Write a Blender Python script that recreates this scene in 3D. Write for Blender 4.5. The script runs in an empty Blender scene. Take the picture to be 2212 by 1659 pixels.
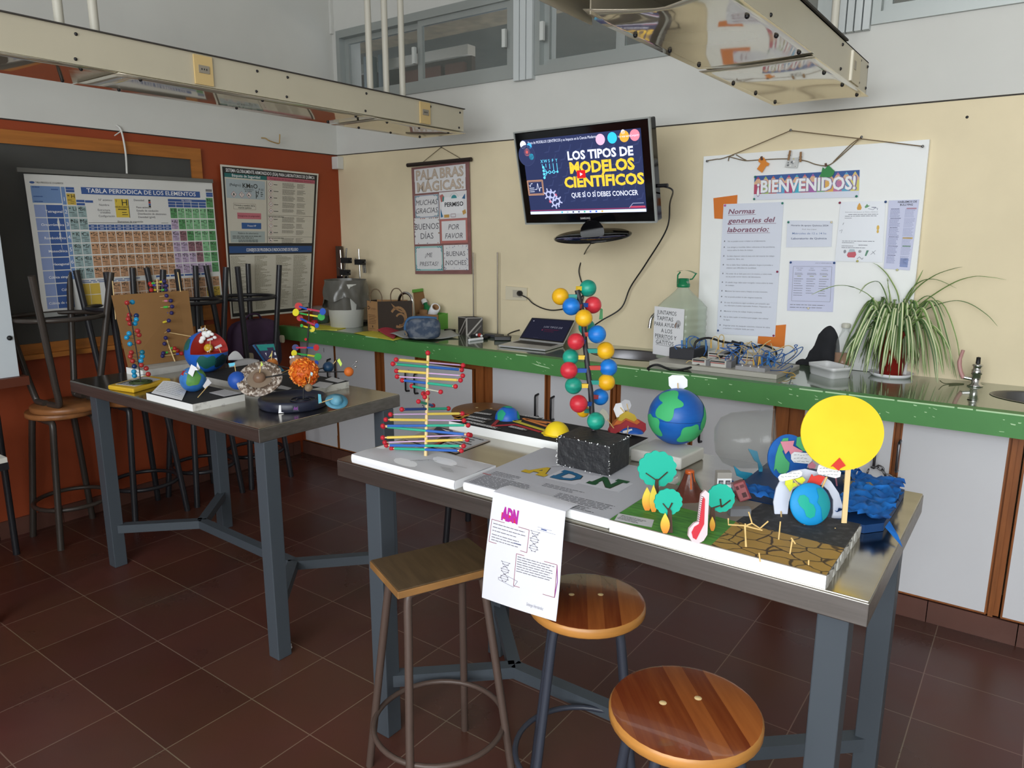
import bpy, math, random
from mathutils import Vector as V, Matrix
random.seed(7)
PI = math.pi
SC = bpy.context.scene
COL = SC.collection

# ------------------------------------------------------------------ camera
YAW, PIT, ROL, FPX = -0.629435, 0.204188, 0.001644, 1573.1
C0 = V((0, 0, 1.6))
FW = V((math.sin(YAW)*math.cos(PIT), math.cos(YAW)*math.cos(PIT), -math.sin(PIT)))
_r = FW.cross(V((0, 0, 1))).normalized(); _u = _r.cross(FW)
RT = math.cos(ROL)*_r + math.sin(ROL)*_u
UP = -math.sin(ROL)*_r + math.cos(ROL)*_u
cd = bpy.data.cameras.new('camera'); cam = bpy.data.objects.new('camera', cd); COL.objects.link(cam)
cd.sensor_width = 36; cd.lens = FPX/2212*36; cd.clip_start = .05
cam.matrix_world = Matrix(((RT.x, UP.x, -FW.x, C0.x), (RT.y, UP.y, -FW.y, C0.y), (RT.z, UP.z, -FW.z, C0.z), (0, 0, 0, 1)))
SC.camera = cam

# ------------------------------------------------------------------ world, daylight, exposure
w = bpy.data.worlds.new('world'); SC.world = w; w.use_nodes = True
bg = w.node_tree.nodes['Background']; bg.inputs[0].default_value = (.75, .85, 1, 1); bg.inputs[1].default_value = .8

def area(name, loc, target, sx, sy, power, col=(1, 1, 1)):
    l = bpy.data.lights.new(name, 'AREA'); l.shape = 'RECTANGLE'; l.size = sx; l.size_y = sy; l.energy = power; l.color = col
    o = bpy.data.objects.new(name, l); COL.objects.link(o); o.location = loc
    o.rotation_euler = (V(target)-V(loc)).to_track_quat('-Z', 'Y').to_euler()
    return o
area('window_daylight', (.2, -2.72, 1.95), (.2, 0, 1.9), 4.4, 1.7, 215, (.93, .97, 1))
area('clerestory_daylight', (-.6, -2.7, 3.15), (-1.2, 2, 2.0), 5.5, .5, 60, (.93, .97, 1))
area('corridor_fill', (-1.5, 6.2, 2.2), (-1.5, 5, 3.3), 3.0, .3, 14, (1, .93, .82))  # unseen fill light, added to brighten the corridor behind the high windows
vs = SC.view_settings
SC.display_settings.display_device = 'sRGB'
vs.view_transform = 'Standard'; vs.look = 'None'; vs.gamma = 1; vs.use_curve_mapping = False
vs.exposure = 0.18

# ------------------------------------------------------------------ photo geometry -> place
def ray(x, y): return RT*((x-1106)/FPX) + UP*(-(y-829.5)/FPX) + FW
def onz(x, y, z): d = ray(x, y); return C0 + d*((z-C0.z)/d.z)
def ony(x, y, Y): d = ray(x, y); return C0 + d*(Y/d.y)
def onx(x, y, X): d = ray(x, y); return C0 + d*(X/d.x)
def at(x, y, dp): return C0 + ray(x, y)*dp
def dep(P): return (P-C0).dot(FW)
def mm(px, P): return px*dep(P)/FPX
def lean(x, y, base, L, far=True):
    'point on the line of sight at distance L from base'
    d = ray(x, y).normalized(); w_ = base-C0; b = d.dot(w_); q = b*b-(w_.dot(w_)-L*L)
    s = math.sqrt(max(q, 0)); return C0 + d*(b+(s if far else -s))

# ------------------------------------------------------------------ materials
MATS = {}
def lin(h):
    h = h.lstrip('#'); o = []
    for i in (0, 2, 4):
        c = int(h[i:i+2], 16)/255; o.append(c/12.92 if c <= .04045 else ((c+.055)/1.055)**2.4)
    return o
def mat(name, col, rough=.5, metal=0, var=0, vs=8, col2=None, bump=0, bs=40, emit=0, alpha=1, trans=0, ior=1.45, spec=.5, stretch=None, sharp=None, coat=0):
    m = bpy.data.materials.new(name); m.use_nodes = True; nt = m.node_tree; N = nt.nodes; L = nt.links
    b = N['Principled BSDF']; c = lin(col); MATS[name] = m
    I = b.inputs
    I['Base Color'].default_value = (*c, 1); I['Roughness'].default_value = rough; I['Metallic'].default_value = metal
    I['IOR'].default_value = ior; I['Alpha'].default_value = alpha; I['Transmission Weight'].default_value = trans
    I['Specular IOR Level'].default_value = spec; I['Coat Weight'].default_value = coat
    if emit:
        I['Emission Color'].default_value = (*c, 1); I['Emission Strength'].default_value = emit
    if var or col2 or bump:
        tc = N.new('ShaderNodeTexCoord'); src = tc.outputs['Object']
        if stretch:
            mp = N.new('ShaderNodeMapping'); mp.inputs['Scale'].default_value = stretch; L.new(src, mp.inputs[0]); src = mp.outputs[0]
        if var or col2:
            n = N.new('ShaderNodeTexNoise'); n.inputs['Scale'].default_value = vs; n.inputs['Detail'].default_value = 5; L.new(src, n.inputs['Vector'])
            r = N.new('ShaderNodeValToRGB'); e = r.color_ramp.elements
            lo, hi = sharp or (.3, .7)
            e[0].position = lo; e[1].position = hi
            if col2: e[0].color = (*c, 1); e[1].color = (*lin(col2), 1)
            else:
                e[0].color = (*[x*(1-var) for x in c], 1); e[1].color = (*[min(1, x*(1+var)) for x in c], 1)
            L.new(n.outputs['Fac'], r.inputs[0]); L.new(r.outputs[0], I['Base Color'])
            if emit: L.new(r.outputs[0], I['Emission Color'])
        if bump:
            n2 = N.new('ShaderNodeTexNoise'); n2.inputs['Scale'].default_value = bs; n2.inputs['Detail'].default_value = 4; L.new(src, n2.inputs['Vector'])
            bp = N.new('ShaderNodeBump'); bp.inputs['Strength'].default_value = min(1, bump); bp.inputs['Distance'].default_value = .01*bump; L.new(n2.outputs['Fac'], bp.inputs['Height']); L.new(bp.outputs[0], I['Normal'])
    return m
def mt(col, rough=.6, **k):
    'plain paint, paper or plastic colour, made once'
    n = 'paint_%s_%d' % (col.strip('#'), int(rough*100))
    return MATS.get(n) or mat(n, col, rough, **k)

# ------------------------------------------------------------------ mesh builder
WP = {}          # world position of each object's origin
class MB:
    def __init__(s): s.v = []; s.f = []; s.m = []; s.s = []; s.mats = []
    def mi(s, m):
        if isinstance(m, str): m = MATS.get(m) or mt(m)
        if m not in s.mats: s.mats.append(m)
        return s.mats.index(m)
    def add(s, vs_, fs, m, smooth=False):
        k = len(s.v); s.v += [V(p) for p in vs_]; i = s.mi(m)
        for f in fs: s.f.append([k+a for a in f]); s.m.append(i); s.s.append(smooth)
        return s
    def hexa(s, b, t, m):
        return s.add(list(b)+list(t), [(3, 2, 1, 0), (4, 5, 6, 7), (0, 1, 5, 4), (1, 2, 6, 5), (2, 3, 7, 6), (3, 0, 4, 7)], m)
    def box(s, lo, hi, m):
        (a, b, c), (d, e, f) = lo, hi
        return s.hexa([(a, b, c), (d, b, c), (d, e, c), (a, e, c)], [(a, b, f), (d, b, f), (d, e, f), (a, e, f)], m)
    def obox(s, c, ax, ay, az, m):
        'box from centre and three half-axes'
        c = V(c); ax, ay, az = V(ax), V(ay), V(az)
        q = [c-ax-ay-az, c+ax-ay-az, c+ax+ay-az, c-ax+ay-az]
        return s.hexa(q, [p+2*az for p in q], m)
    def bar(s, a, b, wx, wz, m, up=(0, 0, 1)):
        a, b = V(a), V(b); d = (b-a); u = V(up)
        if abs(d.normalized().dot(u)) > .98: u = V((0, 1, 0))
        x = d.cross(u).normalized(); z = x.cross(d).normalized()
        return s.obox((a+b)/2, d/2, x*wx/2, z*wz/2, m)
    def tube(s, path, r, m, n=8, closed=False, cap=True):
        P = [V(p) for p in path]; k = len(P); vs_ = []; fs = []
        rs = r if isinstance(r, (list, tuple)) else [r]*k
        ref = None
        for i, p in enumerate(P):
            if closed: d = P[(i+1) % k]-P[i-1]
            else: d = P[min(i+1, k-1)]-P[max(i-1, 0)]
            d.normalize()
            if ref is None: ref = d.orthogonal().normalized()
            ref = (ref-d*ref.dot(d)); ref = ref.normalized() if ref.length > 1e-6 else d.orthogonal().normalized()
            b = d.cross(ref)
            vs_ += [p+(ref*math.cos(2*PI*j/n)+b*math.sin(2*PI*j/n))*rs[i] for j in range(n)]
        for i in range(k if closed else k-1):
            for j in range(n):
                a = i*n+j; b = i*n+(j+1) % n; i2 = (i+1) % k
                fs.append((a, b, i2*n+(j+1) % n, i2*n+j))
        s.add(vs_, fs, m, True)
        if cap and not closed:
            s.add(vs_[:n], [tuple(range(n-1, -1, -1))], m); s.add(vs_[-n:], [tuple(range(n))], m)
        return s
    def ball(s, c, r, m, seg=14, ring=9, sc=(1, 1, 1), th0=0, th1=PI, M=None, fn=None):
        c = V(c); vs_ = []; fs = []
        for i in range(ring+1):
            t = th0+(th1-th0)*i/ring
            for j in range(seg):
                a = 2*PI*j/seg; p = V((r*sc[0]*math.sin(t)*math.cos(a), r*sc[1]*math.sin(t)*math.sin(a), r*sc[2]*math.cos(t)))
                if fn: p *= fn(t, a)
                if M: p = M @ p
                vs_.append(c+p)
        for i in range(ring):
            for j in range(seg):
                fs.append((i*seg+j, (i+1)*seg+j, (i+1)*seg+(j+1) % seg, i*seg+(j+1) % seg))
        return s.add(vs_, fs, m, True)
    def lathe(s, prof, base, m, n=24, M=None, smooth=True):
        base = V(base); vs_ = []; fs = []
        for (r, z) in prof:
            for j in range(n):
                a = 2*PI*j/n; p = V((r*math.cos(a), r*math.sin(a), z))
                vs_.append(base+(M @ p if M else p))
        for i in range(len(prof)-1):
            for j in range(n):
                fs.append((i*n+j, i*n+(j+1) % n, (i+1)*n+(j+1) % n, (i+1)*n+j))
        return s.add(vs_, fs, m, smooth)
    def prism(s, poly, vec, m, m2=None):
        'closed plate: polygon (3D points) pushed along vec'
        P = [V(p) for p in poly]; vec = V(vec); n = len(P); Q = [p+vec for p in P]
        s.add(P, [tuple(range(n))], m); s.add(Q, [tuple(range(n-1, -1, -1))], m)
        return s.add(P+Q, [(i, i+n, (i+1) % n+n, (i+1) % n) for i in range(n)], m2 or m)
    def poly(s, pts, m): return s.add(pts, [tuple(range(len(pts)))], m)
    def grid(s, fn, nu, nv, m, smooth=True, thick=0):
        vs_ = [V(fn(i/nu, j/nv)) for i in range(nu+1) for j in range(nv+1)]
        fs = [(i*(nv+1)+j, (i+1)*(nv+1)+j, (i+1)*(nv+1)+j+1, i*(nv+1)+j+1) for i in range(nu) for j in range(nv)]
        return s.add(vs_, fs, m, smooth)
    def build(s, name, parent=None, bevel=0, seg=2, solid=0, loc=None, subs=0):
        if parent is not None: o0 = WP[parent.name]
        elif loc is not None: o0 = V(loc)
        else:
            xs = [p.x for p in s.v]; ys = [p.y for p in s.v]
            o0 = V(((min(xs)+max(xs))/2, (min(ys)+max(ys))/2, min(p.z for p in s.v)))
        me = bpy.data.meshes.new(name); me.from_pydata([p-o0 for p in s.v], [], s.f)
        for m in s.mats: me.materials.append(m)
        me.polygons.foreach_set('material_index', s.m); me.polygons.foreach_set('use_smooth', s.s); me.update()
        o = bpy.data.objects.new(name, me); COL.objects.link(o); WP[o.name] = o0
        if parent is not None: o.parent = parent
        else: o.location = o0
        if solid:
            md = o.modifiers.new('solid', 'SOLIDIFY'); md.thickness = solid; md.offset = 0
        if subs:
            md = o.modifiers.new('subs', 'SUBSURF'); md.levels = md.render_levels = subs
        if bevel:
            md = o.modifiers.new('bevel', 'BEVEL'); md.width = bevel; md.segments = seg; md.limit_method = 'ANGLE'; md.angle_limit = .7
        return o
def tag(o, label=None, cat=None, group=None, kind=None):
    if label: o['label'] = label
    if cat: o['category'] = cat
    if group: o['group'] = group
    if kind: o['kind'] = kind
    return o
def thing(name, loc, label, cat, group=None):
    o = bpy.data.objects.new(name, None); COL.objects.link(o); o.location = loc; o.empty_display_size = .05
    WP[o.name] = V(loc); return tag(o, label, cat, group)
def copy_tree(o, parent=None):
    c = o.copy(); COL.objects.link(c); c.parent = parent
    for k in list(o.children): copy_tree(k, c)
    return c

# ------------------------------------------------------------------ lettering and printed sheets
GL = {}
def glyphs(t, bold=0., shear=0.):
    k = (t, bold, shear)
    if k not in GL:
        cu = bpy.data.curves.new('t', 'FONT'); cu.body = t; cu.resolution_u = 2; cu.offset = bold; cu.shear = shear
        ob = bpy.data.objects.new('t', cu); me = ob.to_mesh()
        vs_ = [(q.co.x, q.co.y) for q in me.vertices]; fs = [tuple(p.vertices) for p in me.polygons]
        xs = [q[0] for q in vs_] or [0]
        GL[k] = (vs_, fs, min(xs), max(xs)); ob.to_mesh_clear(); bpy.data.objects.remove(ob); bpy.data.curves.remove(cu)
    return GL[k]
class Sheet:
    'flat (or gently bent) printed sheet between four corners; u to the right, v down'
    def __init__(s, TL, TR, BR, BL, w, h, m, thick=.0015, bend=None, step=.07, toward=None):
        s.c = [V(p) for p in (TL, TR, BR, BL)]; s.w = w; s.h = h; s.b = MB(); s.bend = bend; s.step = step; s.k = 1
        s.n = (s.c[1]-s.c[0]).cross(s.c[3]-s.c[0]).normalized()
        if s.n.dot((toward or C0)-s.c[0]) < 0: s.n = -s.n
        s.e = .00045
        if bend:
            nu, nv = 16, 12; g = lambda e: (lambda a, q: s.P(a*w, q*h, e))
            s.b.grid(g(0), nu, nv, m); s.b.grid(g(-thick), nu, nv, m)
            for k in range(4):
                pts = [[(i/16*w, 0), (w, i/16*h), (i/16*w, h), (0, i/16*h)][k] for i in range(17)]
                s.b.grid(lambda a, q: s.P(*pts[round(a*16)], -thick*q), 16, 1, m)
        else: s.b.prism([s.P(0, 0, 0), s.P(w, 0, 0), s.P(w, h, 0), s.P(0, h, 0)], -s.n*thick, m)
    def P(s, u, v, e):
        a, b = u/s.w, v/s.h; c = s.c
        p = (c[0]*(1-a)+c[1]*a)*(1-b)+(c[3]*(1-a)+c[2]*a)*b
        return p+s.n*(e+(s.bend(a, b) if s.bend else 0))
    def up(s): s.k += 1; return s
    def rect(s, u0, v0, u1, v1, m):
        e = s.e*s.k
        if s.bend and (abs(u1-u0)/s.w > s.step or abs(v1-v0)/s.h > s.step):
            nu = max(1, round(abs(u1-u0)/s.w/s.step)); nv = max(1, round(abs(v1-v0)/s.h/s.step))
            s.b.grid(lambda a, q: s.P(u0+(u1-u0)*a, v0+(v1-v0)*q, e), nu, nv, m, False)
        else: s.b.poly([s.P(u0, v0, e), s.P(u0, v1, e), s.P(u1, v1, e), s.P(u1, v0, e)], m)
        return s
    def poly(s, pts, m): s.b.poly([s.P(u, v, s.e*s.k) for u, v in pts], m); return s
    def disc(s, u, v, r, m, n=20, ry=None):
        return s.poly([(u+r*math.cos(2*PI*i/n), v+(ry or r)*math.sin(2*PI*i/n)) for i in range(n)], m)
    def line(s, pts, wd, m):
        for (a, b), (c, d) in zip(pts, pts[1:]):
            L = math.hypot(c-a, d-b) or 1; x, y = -(d-b)/L*wd/2, (c-a)/L*wd/2
            s.poly([(a+x, b+y), (c+x, d+y), (c-x, d-y), (a-x, b-y)], m)
        return s
    def frame(s, u0, v0, u1, v1, wd, m): return s.line([(u0, v0), (u1, v0), (u1, v1), (u0, v1), (u0, v0)], wd, m)
    def text(s, t, u, v, size, m, al='l', bold=0., shear=0., fit=None, rot=0.):
        vs_, fs, x0, x1 = glyphs(t, bold, shear); k = size; kx = size
        if fit: kx = fit/max(x1-x0, 1e-6)
        off = {'l': -x0, 'c': -(x0+x1)/2, 'r': -x1}[al]; ca, sa = math.cos(rot), math.sin(rot); e = s.e*(s.k+.5)
        pt = []
        for x, y in vs_:
            X = (x+off)*kx; Y = -y*k; pt.append(s.P(u+X*ca-Y*sa, v+X*sa+Y*ca, e))
        s.b.add(pt, fs, m); return s
    def words(s, u0, v0, u1, rows, dv, th, m, seed=0, ragged=.35):
        'rows of small print too small to read'
        R = random.Random(seed)
        for r in range(rows):
            u = u0; end = u1-(u1-u0)*ragged*R.random()
            while u < end:
                L = min((u1-u0)*R.uniform(.05, .16), end-u)
                s.poly([(u, v0+r*dv), (u, v0+r*dv+th), (u+L, v0+r*dv+th), (u+L, v0+r*dv)], m); u += L+(u1-u0)*.018
        return s
    def build(s, name, parent=None): return s.b.build(name, parent)
def disc_pts(c, r, n=24, ax=(1, 0, 0), ay=(0, 1, 0)):
    c, ax, ay = V(c), V(ax), V(ay); return [c+ax*(r*math.cos(2*PI*i/n))+ay*(r*math.sin(2*PI*i/n)) for i in range(n)]
def arc(c, r, a0, a1, ax, ay, n=10):
    c, ax, ay = V(c), V(ax), V(ay); return [c+ax*(r*math.cos(a0+(a1-a0)*i/n))+ay*(r*math.sin(a0+(a1-a0)*i/n)) for i in range(n+1)]
def smooth(pts, n=6):
    P = [V(p) for p in pts]; o = []
    for i in range(len(P)-1):
        a, b, c, d = P[max(i-1, 0)], P[i], P[i+1], P[min(i+2, len(P)-1)]
        for k in range(n):
            t = k/n; o.append(.5*((2*b)+(c-a)*t+(2*a-5*b+4*c-d)*t*t+(3*b-a-3*c+d)*t**3))
    return o+[P[-1]]
# ------------------------------------------------------------------ shared materials
XL, YB = -4.33, 3.76
mat('cream_wall', '#e3d5b4', .75, var=.05, vs=3, bump=.15, bs=60)
mat('white_wall', '#cfcfca', .75, var=.04, vs=2)
mat('orange_wall', '#94401f', .55, var=.06, vs=3)
mat('ceiling_white', '#d8d8d4', .8)
mat('dark_gap', '#3a3633', .8)
mat('steel', '#aaa59a', .17, 1, var=.12, vs=3, bump=.04, bs=9, stretch=(1, 6, 1))
mat('steel_edge', '#8f8c88', .42, 1, var=.15, vs=25, stretch=(.15, 1, 3))
mat('leg_blue', '#464d54', .45, spec=.4)
mat('brown_tube', '#54453e', .4, spec=.5)
mat('navy_tube', '#363a45', .35)
mat('dark_tube', '#3c3530', .35)
mat('black_tube', '#26262a', .35)
mat('chrome', '#cfcfcf', .12, 1)
mat('grey_metal', '#77777a', .35, 1)
mat('aluminium', '#a9aeac', .45, .55)
mat('green_top', '#56694f', .14, var=.3, vs=2.2, coat=.8, bump=.06, bs=3)
mat('green_paint', '#4d8a4b', .5, var=.06, vs=6, col2=None)
mat('paint_chip', '#b9dcae', .7)
mat('laminate', '#d3d4d8', .4)
mat('cab_wood', '#8f5429', .45, var=.2, vs=9, stretch=(6, 6, .6))
mat('frame_wood', '#a8692e', .45, var=.2, vs=7, stretch=(1, .5, 6))
mat('chalk', '#4b4b49', .8, var=.12, vs=2)
mat('paper', '#e9eaee', .8)
mat('paper_grey', '#c2c2c6', .8)
mat('foam', '#f1f3f2', .75, bump=.15, bs=120)
mat('foam_grey', '#b9b8b4', .8, var=.1, vs=20)
mat('ink', '#2f2f33', .8)
mat('print_grey', '#8f9096', .85)
mat('black', '#17171a', .45)
mat('black_matt', '#232326', .85, var=.25, vs=30, bump=.2, bs=60)
mat('black_gloss', '#0c0c0e', .08)
mat('duct', '#bfb7a2', .35, .15, var=.03, vs=4)
mat('duct_under', '#d6cfba', .06, .55, bump=.06, bs=5)
mat('pick', '#d9b878', .6)
mat('skewer', '#dfc38d', .55)
mat('glass', '#8fa09c', .03, alpha=.16)
mat('clear_plastic', '#ccd2d0', .06, alpha=.22)
mat('water_bottle', '#c7d6c2', .08, alpha=.42)
mat('tile_brown', '#5d3d34', .35, var=.12, vs=5)
mat('concrete', '#8d7a62', .9, var=.25, vs=9, bump=.3, bs=25)
mat('dark_slab', '#5b5148', .9, var=.15, vs=4)

def floor_mat():
    m = bpy.data.materials.new('floor_tile'); m.use_nodes = True; nt = m.node_tree; N = nt.nodes; L = nt.links; b = N['Principled BSDF']
    g = N.new('ShaderNodeNewGeometry'); mp = N.new('ShaderNodeMapping'); t = .3135
    mp.inputs['Scale'].default_value = (1/t, 1/t, 1); mp.inputs['Location'].default_value = (3.015/t+.0+20, -1.303/t+20, 0)
    br = N.new('ShaderNodeTexBrick'); br.offset = 0; br.squash = 1
    br.inputs['Scale'].default_value = 1; br.inputs['Brick Width'].default_value = 1; br.inputs['Row Height'].default_value = 1
    br.inputs['Mortar Size'].default_value = .0065; br.inputs['Mortar Smooth'].default_value = .3
    br.inputs['Color1'].default_value = (*lin('#633d33'), 1); br.inputs['Color2'].default_value = (*lin('#553229'), 1); br.inputs['Mortar'].default_value = (*lin('#8d7464'), 1)
    L.new(g.outputs['Position'], mp.inputs[0]); L.new(mp.outputs[0], br.inputs[0])
    n = N.new('ShaderNodeTexNoise'); n.inputs['Scale'].default_value = 2.5; n.inputs['Detail'].default_value = 6; L.new(g.outputs['Position'], n.inputs['Vector'])
    mx = N.new('ShaderNodeMix'); mx.data_type = 'RGBA'; mx.blend_type = 'MULTIPLY'; mx.inputs[0].default_value = .45
    L.new(br.outputs[0], mx.inputs[6]); L.new(n.outputs['Color'], mx.inputs[7])
    r = N.new('ShaderNodeMapRange'); r.inputs[1].default_value = .3; r.inputs[2].default_value = .7; r.inputs[3].default_value = .24; r.inputs[4].default_value = .42
    L.new(n.outputs[0], r.inputs[0]); L.new(r.outputs[0], b.inputs['Roughness'])
    L.new(mx.outputs[2], b.inputs['Base Color']); b.inputs['Specular IOR Level'].default_value = .45
    MATS['floor_tile'] = m
floor_mat()
def wood_seat():
    m = bpy.data.materials.new('seat_wood'); m.use_nodes = True; nt = m.node_tree; N = nt.nodes; L = nt.links; b = N['Principled BSDF']
    tc = N.new('ShaderNodeTexCoord')
    sp = N.new('ShaderNodeSeparateXYZ'); L.new(tc.outputs['Object'], sp.inputs[0])
    mu = N.new('ShaderNodeMath'); mu.operation = 'MULTIPLY'; mu.inputs[1].default_value = 24; L.new(sp.outputs[0], mu.inputs[0])
    fl = N.new('ShaderNodeMath'); fl.operation = 'FLOOR'; L.new(mu.outputs[0], fl.inputs[0])
    wn = N.new('ShaderNodeTexWhiteNoise'); wn.noise_dimensions = '1D'; L.new(fl.outputs[0], wn.inputs['W'])
    mp = N.new('ShaderNodeMapping'); mp.inputs['Scale'].default_value = (30, 2.5, 8); L.new(tc.outputs['Object'], mp.inputs[0])
    n = N.new('ShaderNodeTexNoise'); n.inputs['Scale'].default_value = 2; n.inputs['Detail'].default_value = 5; L.new(mp.outputs[0], n.inputs['Vector'])
    ad = N.new('ShaderNodeMath'); ad.operation = 'MULTIPLY_ADD'; ad.inputs[1].default_value = .5; L.new(n.outputs[0], ad.inputs[0])
    hf = N.new('ShaderNodeMath'); hf.operation = 'MULTIPLY'; hf.inputs[1].default_value = .6; L.new(wn.outputs[0], hf.inputs[0]); L.new(hf.outputs[0], ad.inputs[2])
    r = N.new('ShaderNodeValToRGB'); e = r.color_ramp.elements; e[0].position = .25; e[1].position = .85
    e[0].color = (*lin('#6b2f17'), 1); e[1].color = (*lin('#a8622f'), 1)
    L.new(ad.outputs[0], r.inputs[0]); L.new(r.outputs[0], b.inputs['Base Color']); b.inputs['Roughness'].default_value = .22; b.inputs['Coat Weight'].default_value = .5
    MATS['seat_wood'] = m
wood_seat()
mat('seat_side', '#b9803f', .35, var=.25, vs=5, stretch=(1, 1, 6))
mat('old_seat', '#54422c', .5, var=.2, vs=8, stretch=(8, 1, 1), bump=.1, bs=30)
mat('old_seat_edge', '#8a6337', .6, var=.2, vs=14)
mat('stack_seat', '#8a5a34', .4, var=.25, vs=5, stretch=(1, 5, 5))

# ------------------------------------------------------------------ room shell
def struct(name, b, **k): return tag(b.build(name, **k), kind='structure')
ZW, ZS, ZT, ZC = 2.155, 2.502, 2.99, 3.6
XR, YF = 2.6, -2.75
struct('floor', MB().box((XL-.2, YF-.2, -.1), (XR+.2, YB+.2, 0), 'floor_tile'))
struct('ceiling', MB().box((XL-.2, YF-.2, ZC), (XR+.2, YB+.2, ZC+.1), 'ceiling_white'))
b = MB().box((XL-.2, YF-.2, 0), (XL, YB+.2, ZW), 'orange_wall').box((XL-.2, YF-.2, ZW+.005), (XL+.012, YB+.2, ZC), 'white_wall')
b.box((XL-.2, YF-.2, ZW), (XL+.004, YB, ZW+.005), 'dark_gap')
struct('wall_left', b)
W1 = (-4.26, -2.70); W2 = (-2.56, -.93); W3 = (-.763, 1.6)
b = MB().box((XL, YB, 0), (XR+.2, YB+.2, ZW), 'cream_wall').box((XL+.012, YB-.012, ZW+.005), (XR, YB+.2, ZS), 'white_wall')
b.box((XL+.004, YB-.003, ZW), (XR, YB+.2, ZW+.005), 'dark_gap').box((XL+.012, YB-.012, ZT), (XR, YB+.2, ZC), 'white_wall')
for x0, x1 in ((XL+.012, W1[0]), (W1[1], W2[0]), (W2[1], W3[0]), (W3[1], XR)): b.box((x0, YB-.012, ZS), (x1, YB+.2, ZT), 'white_wall')
struct('wall_back', b)
struct('wall_right', MB().box((XR, YF-.2, 0), (XR+.2, YB, ZC), 'white_wall'))
struct('wall_front', MB().box((XL, YF-.2, 0), (XR, YF, ZC), 'white_wall'))
b = MB()
for k in range(20):
    y = YF+.0+k*.3135
    if y < 3.26: b.box((XL, y, 0), (XL+.014, min(y+.31, 3.27), .095), 'tile_brown')
struct('baseboard_left', b)
b = MB()
for k in range(24):
    x = XL+.016+k*.3135
    b.box((x, 3.29, 0), (min(x+.31, XR), 3.305, .094), 'tile_brown')
struct('baseboard_back', b)
# corridor beyond the clerestory windows
struct('ceiling', MB().box((-8, YB+.2, 3.30), (5, 9.5, 3.4), 'dark_slab'))
struct('trim_1', MB().box((-8, 4.15, 3.14), (5, 4.75, 3.30), 'concrete'))
struct('wall_corridor', MB().box((-8, 9.5, 0), (5, 9.7, 3.4), 'dark_slab').box((-8.2, YB+.2, 0), (-8, 9.5, 3.4), 'dark_slab'))
for k, (x, r, c) in enumerate(((-5.35, .05, '#8c9090'), (-5.15, .06, '#8c9090'), (-5.0, .035, '#6a6f70'))):
    p = MB().tube([(x, 4.9, 0), (x, 4.9, 3.14)], r, mat('pipe_%d' % k, c, .5), 12)
    for z in (2.75, 2.8): p.lathe([(r+.015, -.02), (r+.02, 0), (r+.015, .02)], (x, 4.9, z), 'dark_gap', 12)
    tag(p.build('pipe'), ['grey vertical pipe behind the left end of the clerestory window', 'thick grey pipe, middle of the three behind the clerestory window', 'thin dark grey pipe behind the clerestory window'][k], 'pipe')
p = MB()
for x in (-4.85, -4.6, -4.35): p.box((x, 5.0, 0), (x+.2, 5.05, 3.0), mt('#6b3f2f', .8))
p.box((-5.6, 5.05, 0), (-4.1, 5.1, 3.05), mt('#55392d', .8)).box((-5.6, 5.0, 3.05), (-4.1, 5.1, 3.13), mt('#d8cfc0', .8))
struct('trim_2', p)

def window(n, x0, x1, splits, handles):
    root = thing('window_%d' % n, ((x0+x1)/2, YB, ZS), None, None); root['kind'] = 'structure'
    f = MB(); y0, y1 = YB-.03, YB+.06; t = .05
    f.box((x0, y0, ZS), (x1, y1, ZS+t), 'aluminium').box((x0, y0, ZT-t), (x1, y1, ZT), 'aluminium')
    f.box((x0, y0, ZS+t), (x0+t*.7, y1, ZT-t), 'aluminium').box((x1-t*.7, y0, ZS+t), (x1, y1, ZT-t), 'aluminium')
    f.build('window_frame', root)
    xs = [x0+t*.7]+splits+[x1-t*.7]
    for i in range(len(xs)-1):
        a, c = xs[i], xs[i+1]; yy = YB-.012 if i % 2 else YB+.02; s = .035
        q = MB().box((a, yy, ZS+t), (c, yy+.025, ZS+t+s), 'aluminium').box((a, yy, ZT-t-s), (c, yy+.025, ZT-t), 'aluminium')
        q.box((a, yy, ZS+t+s), (a+s, yy+.025, ZT-t-s), 'aluminium').box((c-s, yy, ZS+t+s), (c, yy+.025, ZT-t-s), 'aluminium')
        sf = q.build('sash', root)
        MB().box((a+s, yy+.01, ZS+t+s), (c-s, yy+.014, ZT-t-s), 'glass').build('pane', sf)
    for hx in handles:
        MB().box((hx-.012, YB-.05, 2.68), (hx+.012, YB-.03, 2.78), mt('#c9ccc8', .4)).build('latch', root)
window(1, *W1, [-3.49], [-3.50, -2.77])
window(2, *W2, [-2.02], [-2.50])
window(3, *W3, [.3], [])
for n, (x0, x1) in ((3, (-2.70, -2.56)), (4, (-.93, -.763))):
    q = MB(); k = 3 if n == 3 else 5
    for i in range(k):
        a = x0+(x1-x0)*i/k; q.box((a+.003, YB-.05, ZS-.02), (a+(x1-x0)/k-.003, YB-.013, ZT+.02), mt('#c4c9c9', .5))
    struct('trim_%d' % n, q)

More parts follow.
